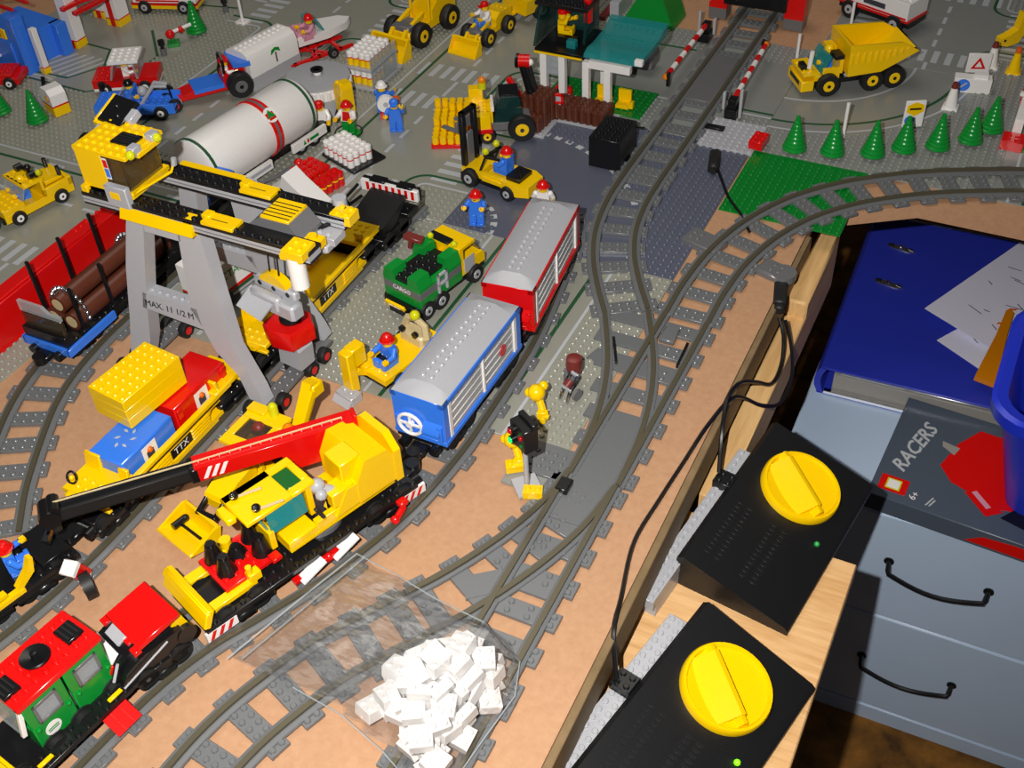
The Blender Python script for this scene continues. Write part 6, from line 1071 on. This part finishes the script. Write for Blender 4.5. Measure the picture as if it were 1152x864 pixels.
# watch tower and station
t = T('watch_tower', 'white framed station tower with dark teal windows and a teal roofed annex', 'toy building', -3.6, 66.2, .6, 0)
for x, y, h in ((0, 0, 7.6), (3.0, 0, 7.6), (6.8, 0, 7.0), (10.2, 0, 6.2), (0, 7, 7.4), (6.8, 7, 7.4)): P(t, 'post', M().box(x, y, 0, x + 1, y + 1, h, 'white'), 'white post')
P(t, 'beam', M().box(7.8, 0, 6.2, 14.2, 1.0, 7.4, 'white'), 'white beam'); P(t, 'low_wall', M().box(1, .1, 0, 6.8, .9, .8, 'white').st(1, 0, .8, 5, 1, 'white'), 'white low wall')
P(t, 'platform', M().box(-.6, -.4, 7.6, 6.9, 8.4, 8.1, 'black').box(-.6, -.5, 7.4, 6.9, -.4, 7.7, 'yellow', 0), 'black platform edged in yellow')
P(t, 'tower_glass', M().box(-.8, 7.2, 8.1, 5.6, 7.6, 13.4, 'tealdark').ext([(0, 8.1), (8.4, 8.1), (8.4, 13.4), (2.6, 13.4)], 'x', -1.0, -.6, 'tealdark').ext([(3.0, 8.1), (8.4, 8.1), (8.4, 13.4), (4.2, 13.4)], 'x', 5.6, 6.0, 'tealdark').box(.8, .2, 4, 2.9, .4, 7.4, 'trclear'), 'dark teal tinted windows')
P(t, 'tower_roof', M().box(-1.6, 2.2, 13.4, 6.6, 9, 13.9, 'black').st(-1, 2.6, 13.9, 7, 6, 'black').box(5.4, 4, 11, 6.4, 5, 14.4, 'red'), 'black studded roof')
P(t, 'annex_roof', M().at(0, 0, 8.0).ext([(-.4, 0), (10, 0), (10, 1.4), (8.6, 1.4), (7.2, .9), (3.2, .7), (1.0, .9), (-.2, .5)], 'x', 7.2, 16.0, 'teal').ext([(9.2, 1.4), (10.2, 1.4), (10.2, 1.9), (9.2, 1.9)], 'x', 7.2, 16.2, 'teal').box(15.0, -.4, .1, 16.2, .4, .9, 'white').st(8, 4, .75, 7, 2, 'teal').st(8, 7.6, 1.3, 7, 1, 'teal'), 'translucent teal roof slopes')
P(t, 'desk', M().box(1.6, 2.4, 8.1, 5.0, 3.4, 9.0, 'black').box(3.8, 1.2, 8.1, 5.2, 2.2, 9.2, 'teal'), 'black desk')
for x in (8.2, 11.6):
    O('station_seat', M().box(0, 0, 0, 2.0, 1.8, .5, 'yellow').box(0, 1.3, .5, 2.0, 1.8, 2.4, 'yellow').box(2.0, .4, 0, 2.6, 1.2, 1.0, 'yellow'), 'yellow seat between the white posts of the station' if x < 9 else 'yellow seat at the open end of the station', 'toy seat', -3.6 + x, 67.4, .6)
O('red_bench', M().box(0, 0, 0, 2.6, 1.2, 1.1, 'red', .25).st(0, 0, 1.1, 2, 1, 'red'), 'red block inside the white tower frame', 'toy block', -2.2, 68.2, .6)
O('parked_wheels', M().cy((0, 0, 1.5), (0, 1, 1.5), 1.5, 'rubber', n=18).cy((0, -.05, 1.5), (0, 1.05, 1.5), .9, 'lgray', n=14).cy((5.6, 0, 1.5), (5.6, 1, 1.5), 1.5, 'rubber', n=18).cy((5.6, -.05, 1.5), (5.6, 1.05, 1.5), .9, 'lgray', n=14).box(-2, .2, 1.2, 10, 4, 3.4, 'dgray', .3).ball((-1.8, -.1, 2.2), .4, 'tryellow', 8), 'grey van with big pale hubs parked behind the station posts', 'toy van', -.6, 78.4, .25)
t = T('green_hill', 'green studded slope with yellow black pieces behind the station', 'toy scenery', 2.6, 97, .2, 0)
P(t, 'slope', M().ext([(-4.6, 0), (4.6, 0), (2.6, 5), (-1.6, 5)], 'y', -2.4, 4, 'green').st(-1.6, -2, 5, 4, 5, 'green').box(-6.8, -2, 0, -5.2, 4, 3, 'lgray').box(-8.4, -3, 0, -7.2, 6, .8, 'maroon')); P(t, 'ornament', M().box(-2.4, -2, 5, -.6, -.6, 5.8, 'black').ball((-2, -2, 5.4), .5, 'yellow', 8).ball((-.2, -2, 5.4), .5, 'yellow', 8).ball((1.6, -1.6, 5.4), .6, 'yellow', 8), 'yellow and black pieces')
t = T('engine_shed', 'red and black portal over the track at the top edge', 'toy building', 18.65, 101.6, .2, 0)
P(t, 'pier', M().box(-7.8, 0, 1.8, -4.8, 3, 5.4, 'red').box(-7.8, 0, 0, -4.8, 3, 1.8, 'dgray'), 'red pier on grey foot'); P(t, 'pier', M().box(4.8, 0, 1.8, 8.0, 3, 5.4, 'red').box(4.8, 0, 0, 8, 3, 1.8, 'dgray'), 'red pier on grey foot'); P(t, 'lintel', M().box(-5.2, -.6, 3.0, 5.2, 3, 6.6, 'black'), 'black lintel')
# brown barrels, black box
DR = {}
def drum(label, x, y, z, rz, c, group):
    if c not in DR:
        top, band, low = c; mb = M().box(-.8, -.8, 0, .8, .8, 1.1, low, .1).box(-.78, -.78, 1.1, .78, .78, 1.3, band, 0).box(-.8, -.8, 1.3, .8, .8, 1.95, top, .1)
        for i in (-.5, .5):
            for j in (-.5, .5): mb.cy((i, j, 0), (i, j, 1.1), .54, low, n=10).cy((i, j, 1.1), (i, j, 1.3), .54, band, n=10).cy((i, j, 1.3), (i, j, 2.0), .54, top, n=10).cy((i, j, 2.0), (i, j, 2.2), .36, top, .3, 10)
        DR[c] = mb.mesh('barrel')
    o = bpy.data.objects.new('barrel', DR[c]); C.objects.link(o); o.location = (x * S, y * S, z * S + ZT); o.rotation_euler = (0, 0, math.radians(rz)); prop(o, label, 'toy barrel', group)
br = ('brown', 'brown', 'brown')
for i in range(2):
    for j in range(3):
        for k in range(1 if j < 1 else 2): drum('ribbed dark brown barrel standing on the grey plate behind the black lifting arm', -2.3 + i * 2.05 + j * .15, 57.4 + j * 2.05, .6 + k * 2.22, 0, br, 'brown barrels by the tower')
for i in range(4):
    for j in range(2): drum('dark brown barrel in the row beneath the station posts', 1.6 + i * 2.05, 62.2 + j * 2.05, .6 + .0, 0, br, 'brown barrels below the station')
O('pallet', M().box(0, 0, 0, 5.2, 7, .36, 'lgray').st(0, 0, .36, 5, 1, 'lgray'), 'light grey plate under the brown barrels next to the lifting arm', 'plate', -3.6, 55.9, .22)
O('pallet', M().box(0, 0, 0, 9.2, 4.6, .36, 'lgray'), 'light grey plate under the brown barrels next to the black box', 'plate', .4, 61.0, .22)
t = T('black_crate', 'large black studded box beside the crossing track', 'toy box', 12.7, 55.0, .3, 0); P(t, 'box', M().box(-2.3, -3.2, 0, 2.3, 3.2, 4.5, 'black', .05).st(-2, -3, 4.5, 4, 6, 'black', 10)); P(t, 'latch', M().cy((2.4, 3, 3.6), (3.0, 4.2, 3.0), .15, 'black', n=6))
# barrel stacks beside the round tank
sh = ('white', 'red', 'yellow')
O('display_shelf', M().box(-2.6, -2.6, 0, 3.2, 6.4, .4, 'lgray').box(2.8, -2.4, .4, 3.0, 5, 5.2, 'trclear', 0).box(-2.4, -2.2, 2.9, 2.8, 5.6, 3.25, 'lgray').box(-2.3, 4.8, .4, -1.9, 5.4, 2.9, 'lgray').box(2.2, 4.8, .4, 2.6, 5.4, 2.9, 'lgray'), 'two tier grey rack holding the white and yellow barrels', 'rack', -31.4, 61.0, .42, 0)
for i in range(2):
    for j in range(3):
        drum('white topped yellow barrel with red band on the lower tier of the rack', -32.3 + i * 2.2, 60.2 + j * 2.2, .85, 0, sh, 'barrels on the lower rack tier') if j < 2 else None
        drum('white topped yellow barrel with red band on the upper tier of the rack', -32.4 + i * 2.2, 60.4 + j * 2.2, 3.7, 0, sh, 'barrels on the upper rack tier')
oc = ('white', 'red', 'white')
O('pallet', M().box(-3.6, -2.4, 0, 3.8, 3.4, .4, 'black').st(2, -2, .4, 1, 4, 'black'), 'black plate carrying the white barrels with red bands', 'plate', -21.8, 41.0, .2, -20)
for i in range(3):
    for j in range(2):
        a = math.radians(-20); u, v = -2.4 + i * 2.15, -1.2 + j * 2.15
        drum('white barrel with dark red band on the black plate', -21.8 + u * math.cos(a) - v * math.sin(a), 41.0 + u * math.sin(a) + v * math.cos(a), .62, -20, oc, 'white barrels on the black plate')
rd = ('red', 'yellow', 'red')
for i in range(3):
    for j in range(2):
        a = math.radians(-14); u, v = i * 2.15 + (.5 if i > 1 else 0), j * 2.15
        drum('red barrel with yellow band between the tanker and the striped buffer', -25.2 + u * math.cos(a) - v * math.sin(a), 33.4 + u * math.sin(a) + v * math.cos(a), .22, -14, rd, 'red barrels with yellow bands')
t = T('aircraft_nose', 'white wedge shaped toy nose section with a black porthole beside the red barrels', 'toy aircraft part', -22.6, 29.2, .2, -8)
P(t, 'shell', M().ext([(-4.4, 0), (4.6, 0), (4.6, .8), (.6, 3.2), (-1.0, 4.4), (-1.6, 2.6), (-4.4, 1.2)], 'y', -1.5, 1.5, 'white').cy((-3.9, -1.6, .9), (-1.2, -1.6, 1.6), .4, 'lgray')); P(t, 'porthole', M().cy((-1.6, -1.62, 1.7), (-1.6, -1.45, 1.7), .55, 'black'), 'black round porthole')
# round tank, locker, hut
t = T('round_tank', 'round grey silo tank with white crenellated rim and black hatch', 'toy tank', -33.6, 52.0, .2, 0)
P(t, 'base_wall', M().cy((0, 0, 0), (0, 0, 3.2), 4.4, 'lgray', n=28), 'grey lower drum'); rim = M().cy((0, 0, 3.2), (0, 0, 4.9), 4.7, 'white', n=28)
for k in range(28): a = 2 * PI * k / 28; rim.cy((4.72 * math.cos(a), 4.72 * math.sin(a), 3.3), (4.72 * math.cos(a), 4.72 * math.sin(a), 4.6), .3, 'white', n=6)
P(t, 'rim_wall', rim, 'white ribbed rim'); P(t, 'lid', M().lathe([(4.8, 4.9), (4.8, 5.2), (.9, 5.5), (.01, 5.5)], (0, 0, 0), 'lgray', 28)); P(t, 'hatch', M().cy((0, 0, 5.5), (0, 0, 6.0), .6, 'white', n=14).lathe([(.5, 6.0), (.95, 6.1), (.95, 6.35), (.5, 6.3), (.5, 6.0)], (0, 0, 0), 'black', 16), 'black ring hatch')
P(t, 'hose', M().tube([(4.4, -1.6, 2.4), (4.6, -3.2, 1.4), (5.2, -4, 1.6)], .2, 'black'))
t = T('yellow_locker', 'tall yellow studded locker beside the round tank', 'toy locker', -27.9, 50.0, .3, -25); P(t, 'cabinet', M().box(-1.1, -1, 0, 1.1, 1, 5.4, 'yellow').ext([(-1.1, 5.4), (1.1, 5.4), (.9, 6.2), (-.6, 6.2)], 'y', -1, 1, 'yellow')); P(t, 'door', M().box(-.9, -1.08, .4, .9, -1, 5.0, 'yellow').st(-1, -1, 6.2, 2, 1, 'yellow'))
O('green_disc', M().cy((0, 0, 0), (0, 0, .2), 1.8, 'green', n=20).tube([(2.0 * math.cos(q * PI / 12), 2.0 * math.sin(q * PI / 12), .6) for q in range(25)], .1, 'black', 6, False), 'green round base with black hoop under the white shirted figure', 'toy base', -25.4, 46.4, .2)
t = T('carried_wheel', 'white wheel with red and yellow pieces held by the bandaged blue figure', 'toy wheel', -22.6, 52.8, 2.6, 30); P(t, 'disc', M().cy((0, -.4, 0), (0, .4, 0), 1.3, 'white', n=18).cy((0, -.45, 0), (0, .45, 0), .4, 'lgray')); P(t, 'bracket', M().box(.4, .5, -1.6, 2.0, 1.4, .4, 'orange').box(-1, -.3, -2.4, 1.6, .8, -1.4, 'red'), 'orange and red bracket')
t = T('palm_hut', 'white ridged hut on a grey base with a palm tree printed on its side', 'toy hut', -47.9, 57.6, .2, -12)
P(t, 'base', M().box(-2.8, -5.2, 0, 2.8, 5.2, 2.2, 'lgray'), 'grey base'); P(t, 'shell', M().ext([(-2.7, 2.2), (2.7, 2.2), (2.65, 4.9), (2.3, 5.7), (1.4, 6.2), (-1.4, 6.2), (-2.3, 5.7), (-2.65, 4.9)], 'y', -5.1, 5.1, 'white').st(-1, -5, 6.2, 2, 10, 'white').cy((-1.3, -5.1, 3.0), (-1.3, -5.3, 3.0), .6, 'lgray').box(.2, -5.2, 2.6, 1.8, -5.1, 4.0, 'lgray', 0), 'white sloped shell')
P(t, 'palm_print', M().at(2.62, .4, 4.0, 90, 88).box(-.12, -1.2, .1, .12, .4, .14, 'brown', 0).ext([(-1, .2), (0, .7), (1, .2), (.8, .9), (0, 1.2), (-.8, .9)], 'z', .1, .14, 'green'), 'printed palm tree')
# pump box, kiosk and forecourt roof posts
t = T('pump_box', 'white and yellow fuel pump box with a shell emblem and black hose', 'fuel pump', -71.6, 35.6, .3, -20)
P(t, 'cabinet', M().box(-1.7, -1.3, 0, 1.7, 1.3, 1.5, 'yellow').box(-1.72, -1.32, 1.5, 1.72, 1.32, 1.75, 'red').ext([(-1.7, 1.75), (1.7, 1.75), (1.7, 3.4), (.9, 4.2), (-.9, 4.2), (-1.7, 3.4)], 'y', -1.3, 1.3, 'white')); P(t, 'emblem', M().at(.5, -1.33, 2.7, 0, 90).lathe([(.55, 0), (.55, .04)], (0, 0, 0), 'orange', 14).ext([(-.3, -.3), (.3, -.3), (.42, .1), (.2, .4), (-.2, .4), (-.42, .1)], 'z', .04, .08, 'yellow'), 'round orange shell emblem'); P(t, 'hose', M().tube([(-1.8, 0, 1.0), (-2.6, -.2, 2.6), (-3.0, .4, 4.6)], .35, 'black').box(-2.6, -.8, .2, -1.9, .6, 3.4, 'dgray'), 'black hose')
t = T('fuel_kiosk', 'blue fuel kiosk with yellow sign band and red roof trusses at the left edge', 'toy building', -90.4, 45.2, .2, -8)
P(t, 'walls', M().box(-6, -2, 0, 4.6, 8, 5.4, 'blue').box(4.6, -1.6, 0, 6.2, .6, 9.6, 'blue').box(4.0, 6.0, 0, 6.0, 8, 5.4, 'blue').box(-6, -2.2, 8.2, 3, -1.8, 9.6, 'blue')); P(t, 'sign_band', M().box(-5, -2.3, 6.2, 4.6, -2.0, 7.8, 'yellow').box(2.6, -2.34, 6.5, 3.4, -2.3, 7.2, 'black', 0).box(-1, -2.34, 6.6, 0, -2.3, 7.4, 'black', 0), 'yellow sign band'); P(t, 'truss', M().box(-6, 0, 10, 5, .5, 10.4, 'red').box(-6, 3, 10, 5, 3.5, 10.4, 'red').at(-1, 1.6, 10, 35).box(-4, -.2, 0, 4, .2, .3, 'red').at(-1, 1.6, 10, -35).box(-4, -.2, 0, 4, .2, .3, 'red').at(0, 0, 0).box(5.6, 8, 7.0, 6.4, 20, 7.6, 'red').box(8.6, 8, 7.0, 9.4, 20, 7.6, 'red').at(7.5, 14, 7.1, 60).box(-4, -.2, 0, 4, .2, .3, 'red'), 'red roof trusses'); P(t, 'counter', M().box(-4, -3.4, 2.4, 1, -2, 2.8, 'white'))
t = T('canopy_post', 'slim white canopy post with yellow foot beside the blue kiosk', 'post', -82.6, 44.8, .2, -8); P(t, 'column', M().box(-.5, -.5, 1, .5, .5, 7.6, 'white').box(-.52, -.52, .9, .52, .52, 1.1, 'red')); P(t, 'foot', M().box(-.6, -.6, 0, .6, .6, .9, 'yellow'), 'yellow foot')
for l, x, y, h, w in (('broad white canopy post with red and yellow foot on the forecourt stripes', -84.4, 54.4, 12, 1.1), ('white canopy post with red stripe beside the ambulance, half cut by the top edge', -83.4, 63.8, 10, 1.4), ('white wall post above the forecourt at the top edge', -88.0, 65.2, 10, 1.2)):
    t = T('canopy_post', l, 'post', x, y, .2, 0); P(t, 'column', M().box(-w, -w, 1.2, w, w, h, 'white').box(-w * 1.02, -w * 1.02, 1.1, w * 1.02, w * 1.02, 1.4, 'red').box(-.5, -w - .1, 0, .5, -w, h if h == 10 and w > 1.3 else 1.4, 'red', 0)); P(t, 'foot', M().box(-w - .05, -w - .05, 0, w + .05, w + .05, 1.2, 'yellow'), 'yellow foot')
# signal with lights, yellow nozzles, hand truck
t = T('track_signal', 'black signal head with red and green lamps on a grey post', 'signal', 28.3, -5.9, .55, 0)
P(t, 'base', M().at(0, 0, 0, 45).box(-1.3, -1.3, 0, 1.3, 1.3, .4, 'lgray')); P(t, 'pole', M().cy((0, 0, .4), (0, 0, 6.0), .28, 'lgray', n=10).cy((0, 0, 5.8), (0, 0, 6.4), .55, 'lgray', n=12))
hd = P(t, 'signal_head', M().at(0, 0, 6.1, -32, 0, 0, .88).box(-1.5, -.9, .2, 1.5, .9, 3.4, 'black', .1).box(-1.5, .2, 3.4, 1.5, .9, 3.9, 'black', .1).cy((-.7, -1.4, 1.0), (-.7, -.9, 1.0), .5, 'black', n=10).cy((-.7, -1.4, 2.4), (-.7, -.9, 2.4), .5, 'black', n=10), 'black signal head')
mat('lamp_green', (20, 230, 90), .2, emit=1.2); mat('lamp_red_dim', (170, 14, 14), .2, emit=.15)
P(hd, 'lamp', M().at(0, 0, 6.1, -32, 0, 0, .88).ball((-.7, -1.3, 1.0), .4, 'lamp_green', 8), 'lit green lamp'); P(hd, 'lamp', M().at(0, 0, 6.1, -32, 0, 0, .88).ball((-.7, -1.3, 2.4), .4, 'lamp_red_dim', 8).ball((.8, -.95, 2.2), .3, 'trred', 8), 'red lamps'); P(hd, 'lamp', M().at(0, 0, 6.1, -32, 0, 0, .88).ball((.8, -.95, 1.0), .28, 'trgreen', 8), 'unlit green lamp')
for l, x, y in (('yellow jointed nozzle piece beside the signal post', 25.7, -3.2), ('yellow jointed nozzle piece behind the signal on the white road line', 25.0, 4.0)):
    t = T('yellow_nozzle', l, 'toy piece', x, y, .42, 20)
    P(t, 'head', M().at(-.2, .4, 3.0).ball((0, 0, 0), 1.0, 'yellow', 10).ball((.7, .7, .4), .55, 'yellow', 8).ball((-.8, .2, -.2), .55, 'yellow', 8)); P(t, 'stem', M().cy((.1, .1, 2.4), (.5, -.6, 1.4), .42, 'yellow', n=8).box(-.1, -1.2, .6, 1.1, -.5, 1.5, 'yellow', .1).cy((.5, -.9, 0), (.5, -.9, .7), .4, 'yellow', n=8).cy((0, -.8, 1.0), (1.2, -1.2, 1.0), .25, 'yellow', n=8))
for l, x, y, r in (('loose yellow brick on the far side of the signal foot', 26.1, -4.1, 35), ('loose yellow brick between the signal foot and the rail', 29.3, -6.6, 20)):
    O('yellow_brick', M().br(-1, -.6, 0, 2, 1.2, .9, 'yellow', False).st(-1, -.5, .9, 2, 1, 'yellow'), l, 'brick', x, y, .55, r)
t = T('hand_truck', 'chrome hand truck standing on the studded plate', 'hand truck', 26.9, 8.2, .42, -20)
P(t, 'frame', M().tube([(-.5, -1.2, 0), (-.5, -.6, 1.6), (-.5, .6, 2.8)], .16, 'chrome').tube([(.5, -1.2, 0), (.5, -.6, 1.6), (.5, .6, 2.8)], .16, 'chrome').box(-.7, -.8, 1.4, .7, -.6, 1.7, 'lgray').box(-.5, .5, 2.6, .5, .8, 2.9, 'lgray').cy((0, -.7, 1.8), (0, 0, 2.2), .5, 'maroon')); P(t, 'wheel', M().cy((.8, 0, .7), (1.1, 0, .7), .7, 'dgray', n=14))
t = T('brown_keg', 'dark brown keg with grey rim behind the hand truck', 'toy keg', 26.2, 10.4, .42, 0); P(t, 'keg', M().lathe([(.8, 1.4), (.95, 2.2), (.85, 3.2), (.6, 3.3)], (0, .3, 0), 'maroon', 14)); P(t, 'rim', M().cy((-.2, 0, 0), (-.2, 0, 1.4), .9, 'dgray', n=14), 'grey lower part')
t = T('red_lantern', 'small red and white lantern piece lying against the rail near the black locomotive', 'toy lantern', -5.2, -33.4, 1.1, 10); P(t, 'body', M().at(0, 0, .2, 0, 25).box(-.7, -.7, 0, .7, .7, 2.2, 'red', .1)); P(t, 'caps', M().at(0, 0, .2, 0, 25).box(-.75, -.75, 2.2, .75, .75, 2.8, 'white', .1).lathe([(.6, -.4), (.8, -.2), (.8, 0), (.5, 0)], (0, 0, 0), 'lgray', 12), 'white top and grey foot')
t = T('dark_disc', 'dark disc standing on edge beside the red lantern', 'toy wheel', -3.6, -34.4, .3, 60); P(t, 'disc_body', M().cy((-.5, 0, 1.4), (.5, 0, 1.4), 1.35, 'rubber', n=18)); P(t, 'hub', M().cy((-.55, 0, 1.4), (.55, 0, 1.4), .6, 'brown', n=12))  # dark upright disc with a brown centre, next to the lantern

# ---------------------------------------------------------------- clear bag of white bricks
OUT = [(13.1, -35.4), (15.3, -28.2), (17.5, -20.7), (22.6, -21.4), (26.8, -22.2), (32.1, -22.7), (36.7, -25.0), (37.8, -28.3), (37.2, -33.0), (36.8, -36.6), (34.4, -39.2), (30.3, -37.4), (25.2, -35.9), (20.1, -35.4)]
BR = [(26.6, -34.6), (27.6, -31.1), (29.9, -26.8), (33.1, -25.0), (36.2, -25.8), (37.2, -29.8), (35.9, -34.1), (35.8, -37.6), (33.4, -38.3), (30.0, -35.6)]
def inside(p, poly):
    r = False; n = len(poly)
    for i in range(n):
        (x1, y1), (x2, y2) = poly[i], poly[(i + 1) % n]
        if (y1 > p[1]) != (y2 > p[1]) and p[0] < (x2 - x1) * (p[1] - y1) / (y2 - y1) + x1: r = not r
    return r
def edge_d(p, poly):
    best = 1e9
    for i in range(len(poly)):
        a, b = Vector(poly[i]), Vector(poly[(i + 1) % len(poly)]); q = Vector(p); ab = b - a
        k = max(0, min(1, (q - a).dot(ab) / ab.length_squared)); best = min(best, (a + ab * k - q).length)
    return best
bm_ = M().box(-.98, -.48, 0, .98, .48, 1.1, 'white').st(-1, -.5, 1.1, 2, 1, 'white', 8, r=.28, h=.16).mesh('white_brick')
bm2 = M().box(-.98, -.98, 0, .98, .98, 1.1, 'white').st(-1, -1, 1.1, 2, 2, 'white', 8, r=.28, h=.16).mesh('white_brick')
nb = 0
for k in range(4):
    a = math.radians((20, 62, -8, 35)[k]); px, py = 1.95, 1.75
    for i in range(-9, 10):
        for j in range(-9, 10):
            u, v = i * px + random.uniform(-.2, .2), j * py + random.uniform(-.2, .2)
            x = 32.4 + u * math.cos(a) - v * math.sin(a); y = -31 + u * math.sin(a) + v * math.cos(a)
            if not inside((x, y), BR) or edge_d((x, y), BR) < (.1, .5, 1.3, 2.6)[k]: continue
            o = bpy.data.objects.new('white_brick', bm2 if random.random() < .55 else bm_); C.objects.link(o)
            o.location = (x * S, y * S, (1.35 + k * 1.3) * S + ZT); o.rotation_euler = (random.uniform(-.3, .3), random.uniform(-.3, .3), a + random.uniform(-.7, .7)); nb += 1
            prop(o, 'glossy white studded brick heaped inside the clear bag', 'brick', 'white bricks in the clear bag')
def film_material():
    m = bpy.data.materials.new('film'); m.use_nodes = True; nt = m.node_tree; nt.nodes.remove(nt.nodes['Principled BSDF']); L = nt.links.new
    tr = nt.nodes.new('ShaderNodeBsdfTransparent'); tr.inputs[0].default_value = (.9, .905, .91, 1)
    gl = nt.nodes.new('ShaderNodeBsdfGlossy'); gl.inputs['Roughness'].default_value = .2; gl.inputs[0].default_value = (1, 1, 1, 1)
    df = nt.nodes.new('ShaderNodeBsdfDiffuse'); df.inputs[0].default_value = (.5, .5, .52, 1)
    mx = nt.nodes.new('ShaderNodeMixShader'); mx2 = nt.nodes.new('ShaderNodeMixShader'); mx2.inputs[0].default_value = .045
    mx.inputs[0].default_value = .075
    tc = nt.nodes.new('ShaderNodeTexCoord'); mp = nt.nodes.new('ShaderNodeMapping'); mp.inputs['Scale'].default_value = (1, 2.6, 1); mp.inputs['Rotation'].default_value = (0, 0, .7)
    n = nt.nodes.new('ShaderNodeTexNoise'); n.inputs['Scale'].default_value = 34; n.inputs['Detail'].default_value = 2
    bp = nt.nodes.new('ShaderNodeBump'); bp.inputs['Strength'].default_value = .6; bp.inputs['Distance'].default_value = .006
    L(tc.outputs['Object'], mp.inputs['Vector']); L(mp.outputs['Vector'], n.inputs['Vector']); L(n.outputs['Fac'], bp.inputs['Height'])
    L(bp.outputs['Normal'], gl.inputs['Normal'])
    L(tr.outputs[0], mx.inputs[1]); L(gl.outputs[0], mx.inputs[2]); L(mx.outputs[0], mx2.inputs[1]); L(df.outputs[0], mx2.inputs[2])
    L(mx2.outputs[0], nt.nodes['Material Output'].inputs['Surface']); MATS['film'] = m
film_material()
from mathutils import noise as mn
def film(zf, step=.75):
    mb = M(); idx = {}; vs_ = []; fs = []
    nx = int(26 / step); ny = int(20 / step)
    def P_(i, j): return (12.6 + i * step, -39.6 + j * step)
    ok = {(i, j) for i in range(nx + 12) for j in range(ny + 8) if inside(P_(i, j), OUT)}
    def gid(i, j):
        if (i, j) not in idx: idx[(i, j)] = len(vs_); x, y = P_(i, j); vs_.append((x, y, zf(x, y)))
        return idx[(i, j)]
    for (i, j) in ok:
        q = [(i, j), (i + 1, j), (i + 1, j + 1), (i, j + 1)]
        if all(c in ok for c in q): fs.append(tuple(gid(*c) for c in q))
        else:
            c3 = [c for c in q if c in ok]
            if len(c3) == 3: fs.append(tuple(gid(*c) for c in c3))
    return mb.add(vs_, fs, 'film')
def zt(x, y):
    d = edge_d((x, y), OUT); b = edge_d((x, y), BR) * (1 if inside((x, y), BR) else -1)
    heap = 7.4 * min(1, max(0, (b + 2.2) / 3.4))
    puff = 1.9 + 1.2 * min(1, d / 3) + .75 * mn.noise((x * .42, y * .42, 3.1)) + .35 * abs(mn.noise((x * .9 + y * .5, y * .25, 8.0)))
    return max(heap, puff) if d > .6 else 1.3 + .4 * (d / .6)
t = T('plastic_bag', 'clear plastic bag lying across the tracks, half full of white bricks', 'bag', 0, 0, .05)
P(t, 'upper_film', film(zt)); P(t, 'lower_film', film(lambda x, y: 1.16 + .0 * x))
P(t, 'hem', M().tube([(x, y, 1.32) for x, y in OUT[2:]], .07, 'trclear', 5), 'clear folded hem')
P(t, 'seam', M().tube([(13.1, -35.4, 1.3), (15.3, -28.2, 1.5), (17.5, -20.7, 1.4)], .1, 'trclear', 5).tube([(14.4, -35.0, 1.5), (16.6, -28.4, 1.9), (18.6, -21.0, 1.8)], .1, 'trclear', 5).tube([(32.1, -22.7, 1.4), (34.6, -24.2, 1.5), (36.7, -25, 1.4)], .1, 'dgray', 5), 'sealed bag seam')
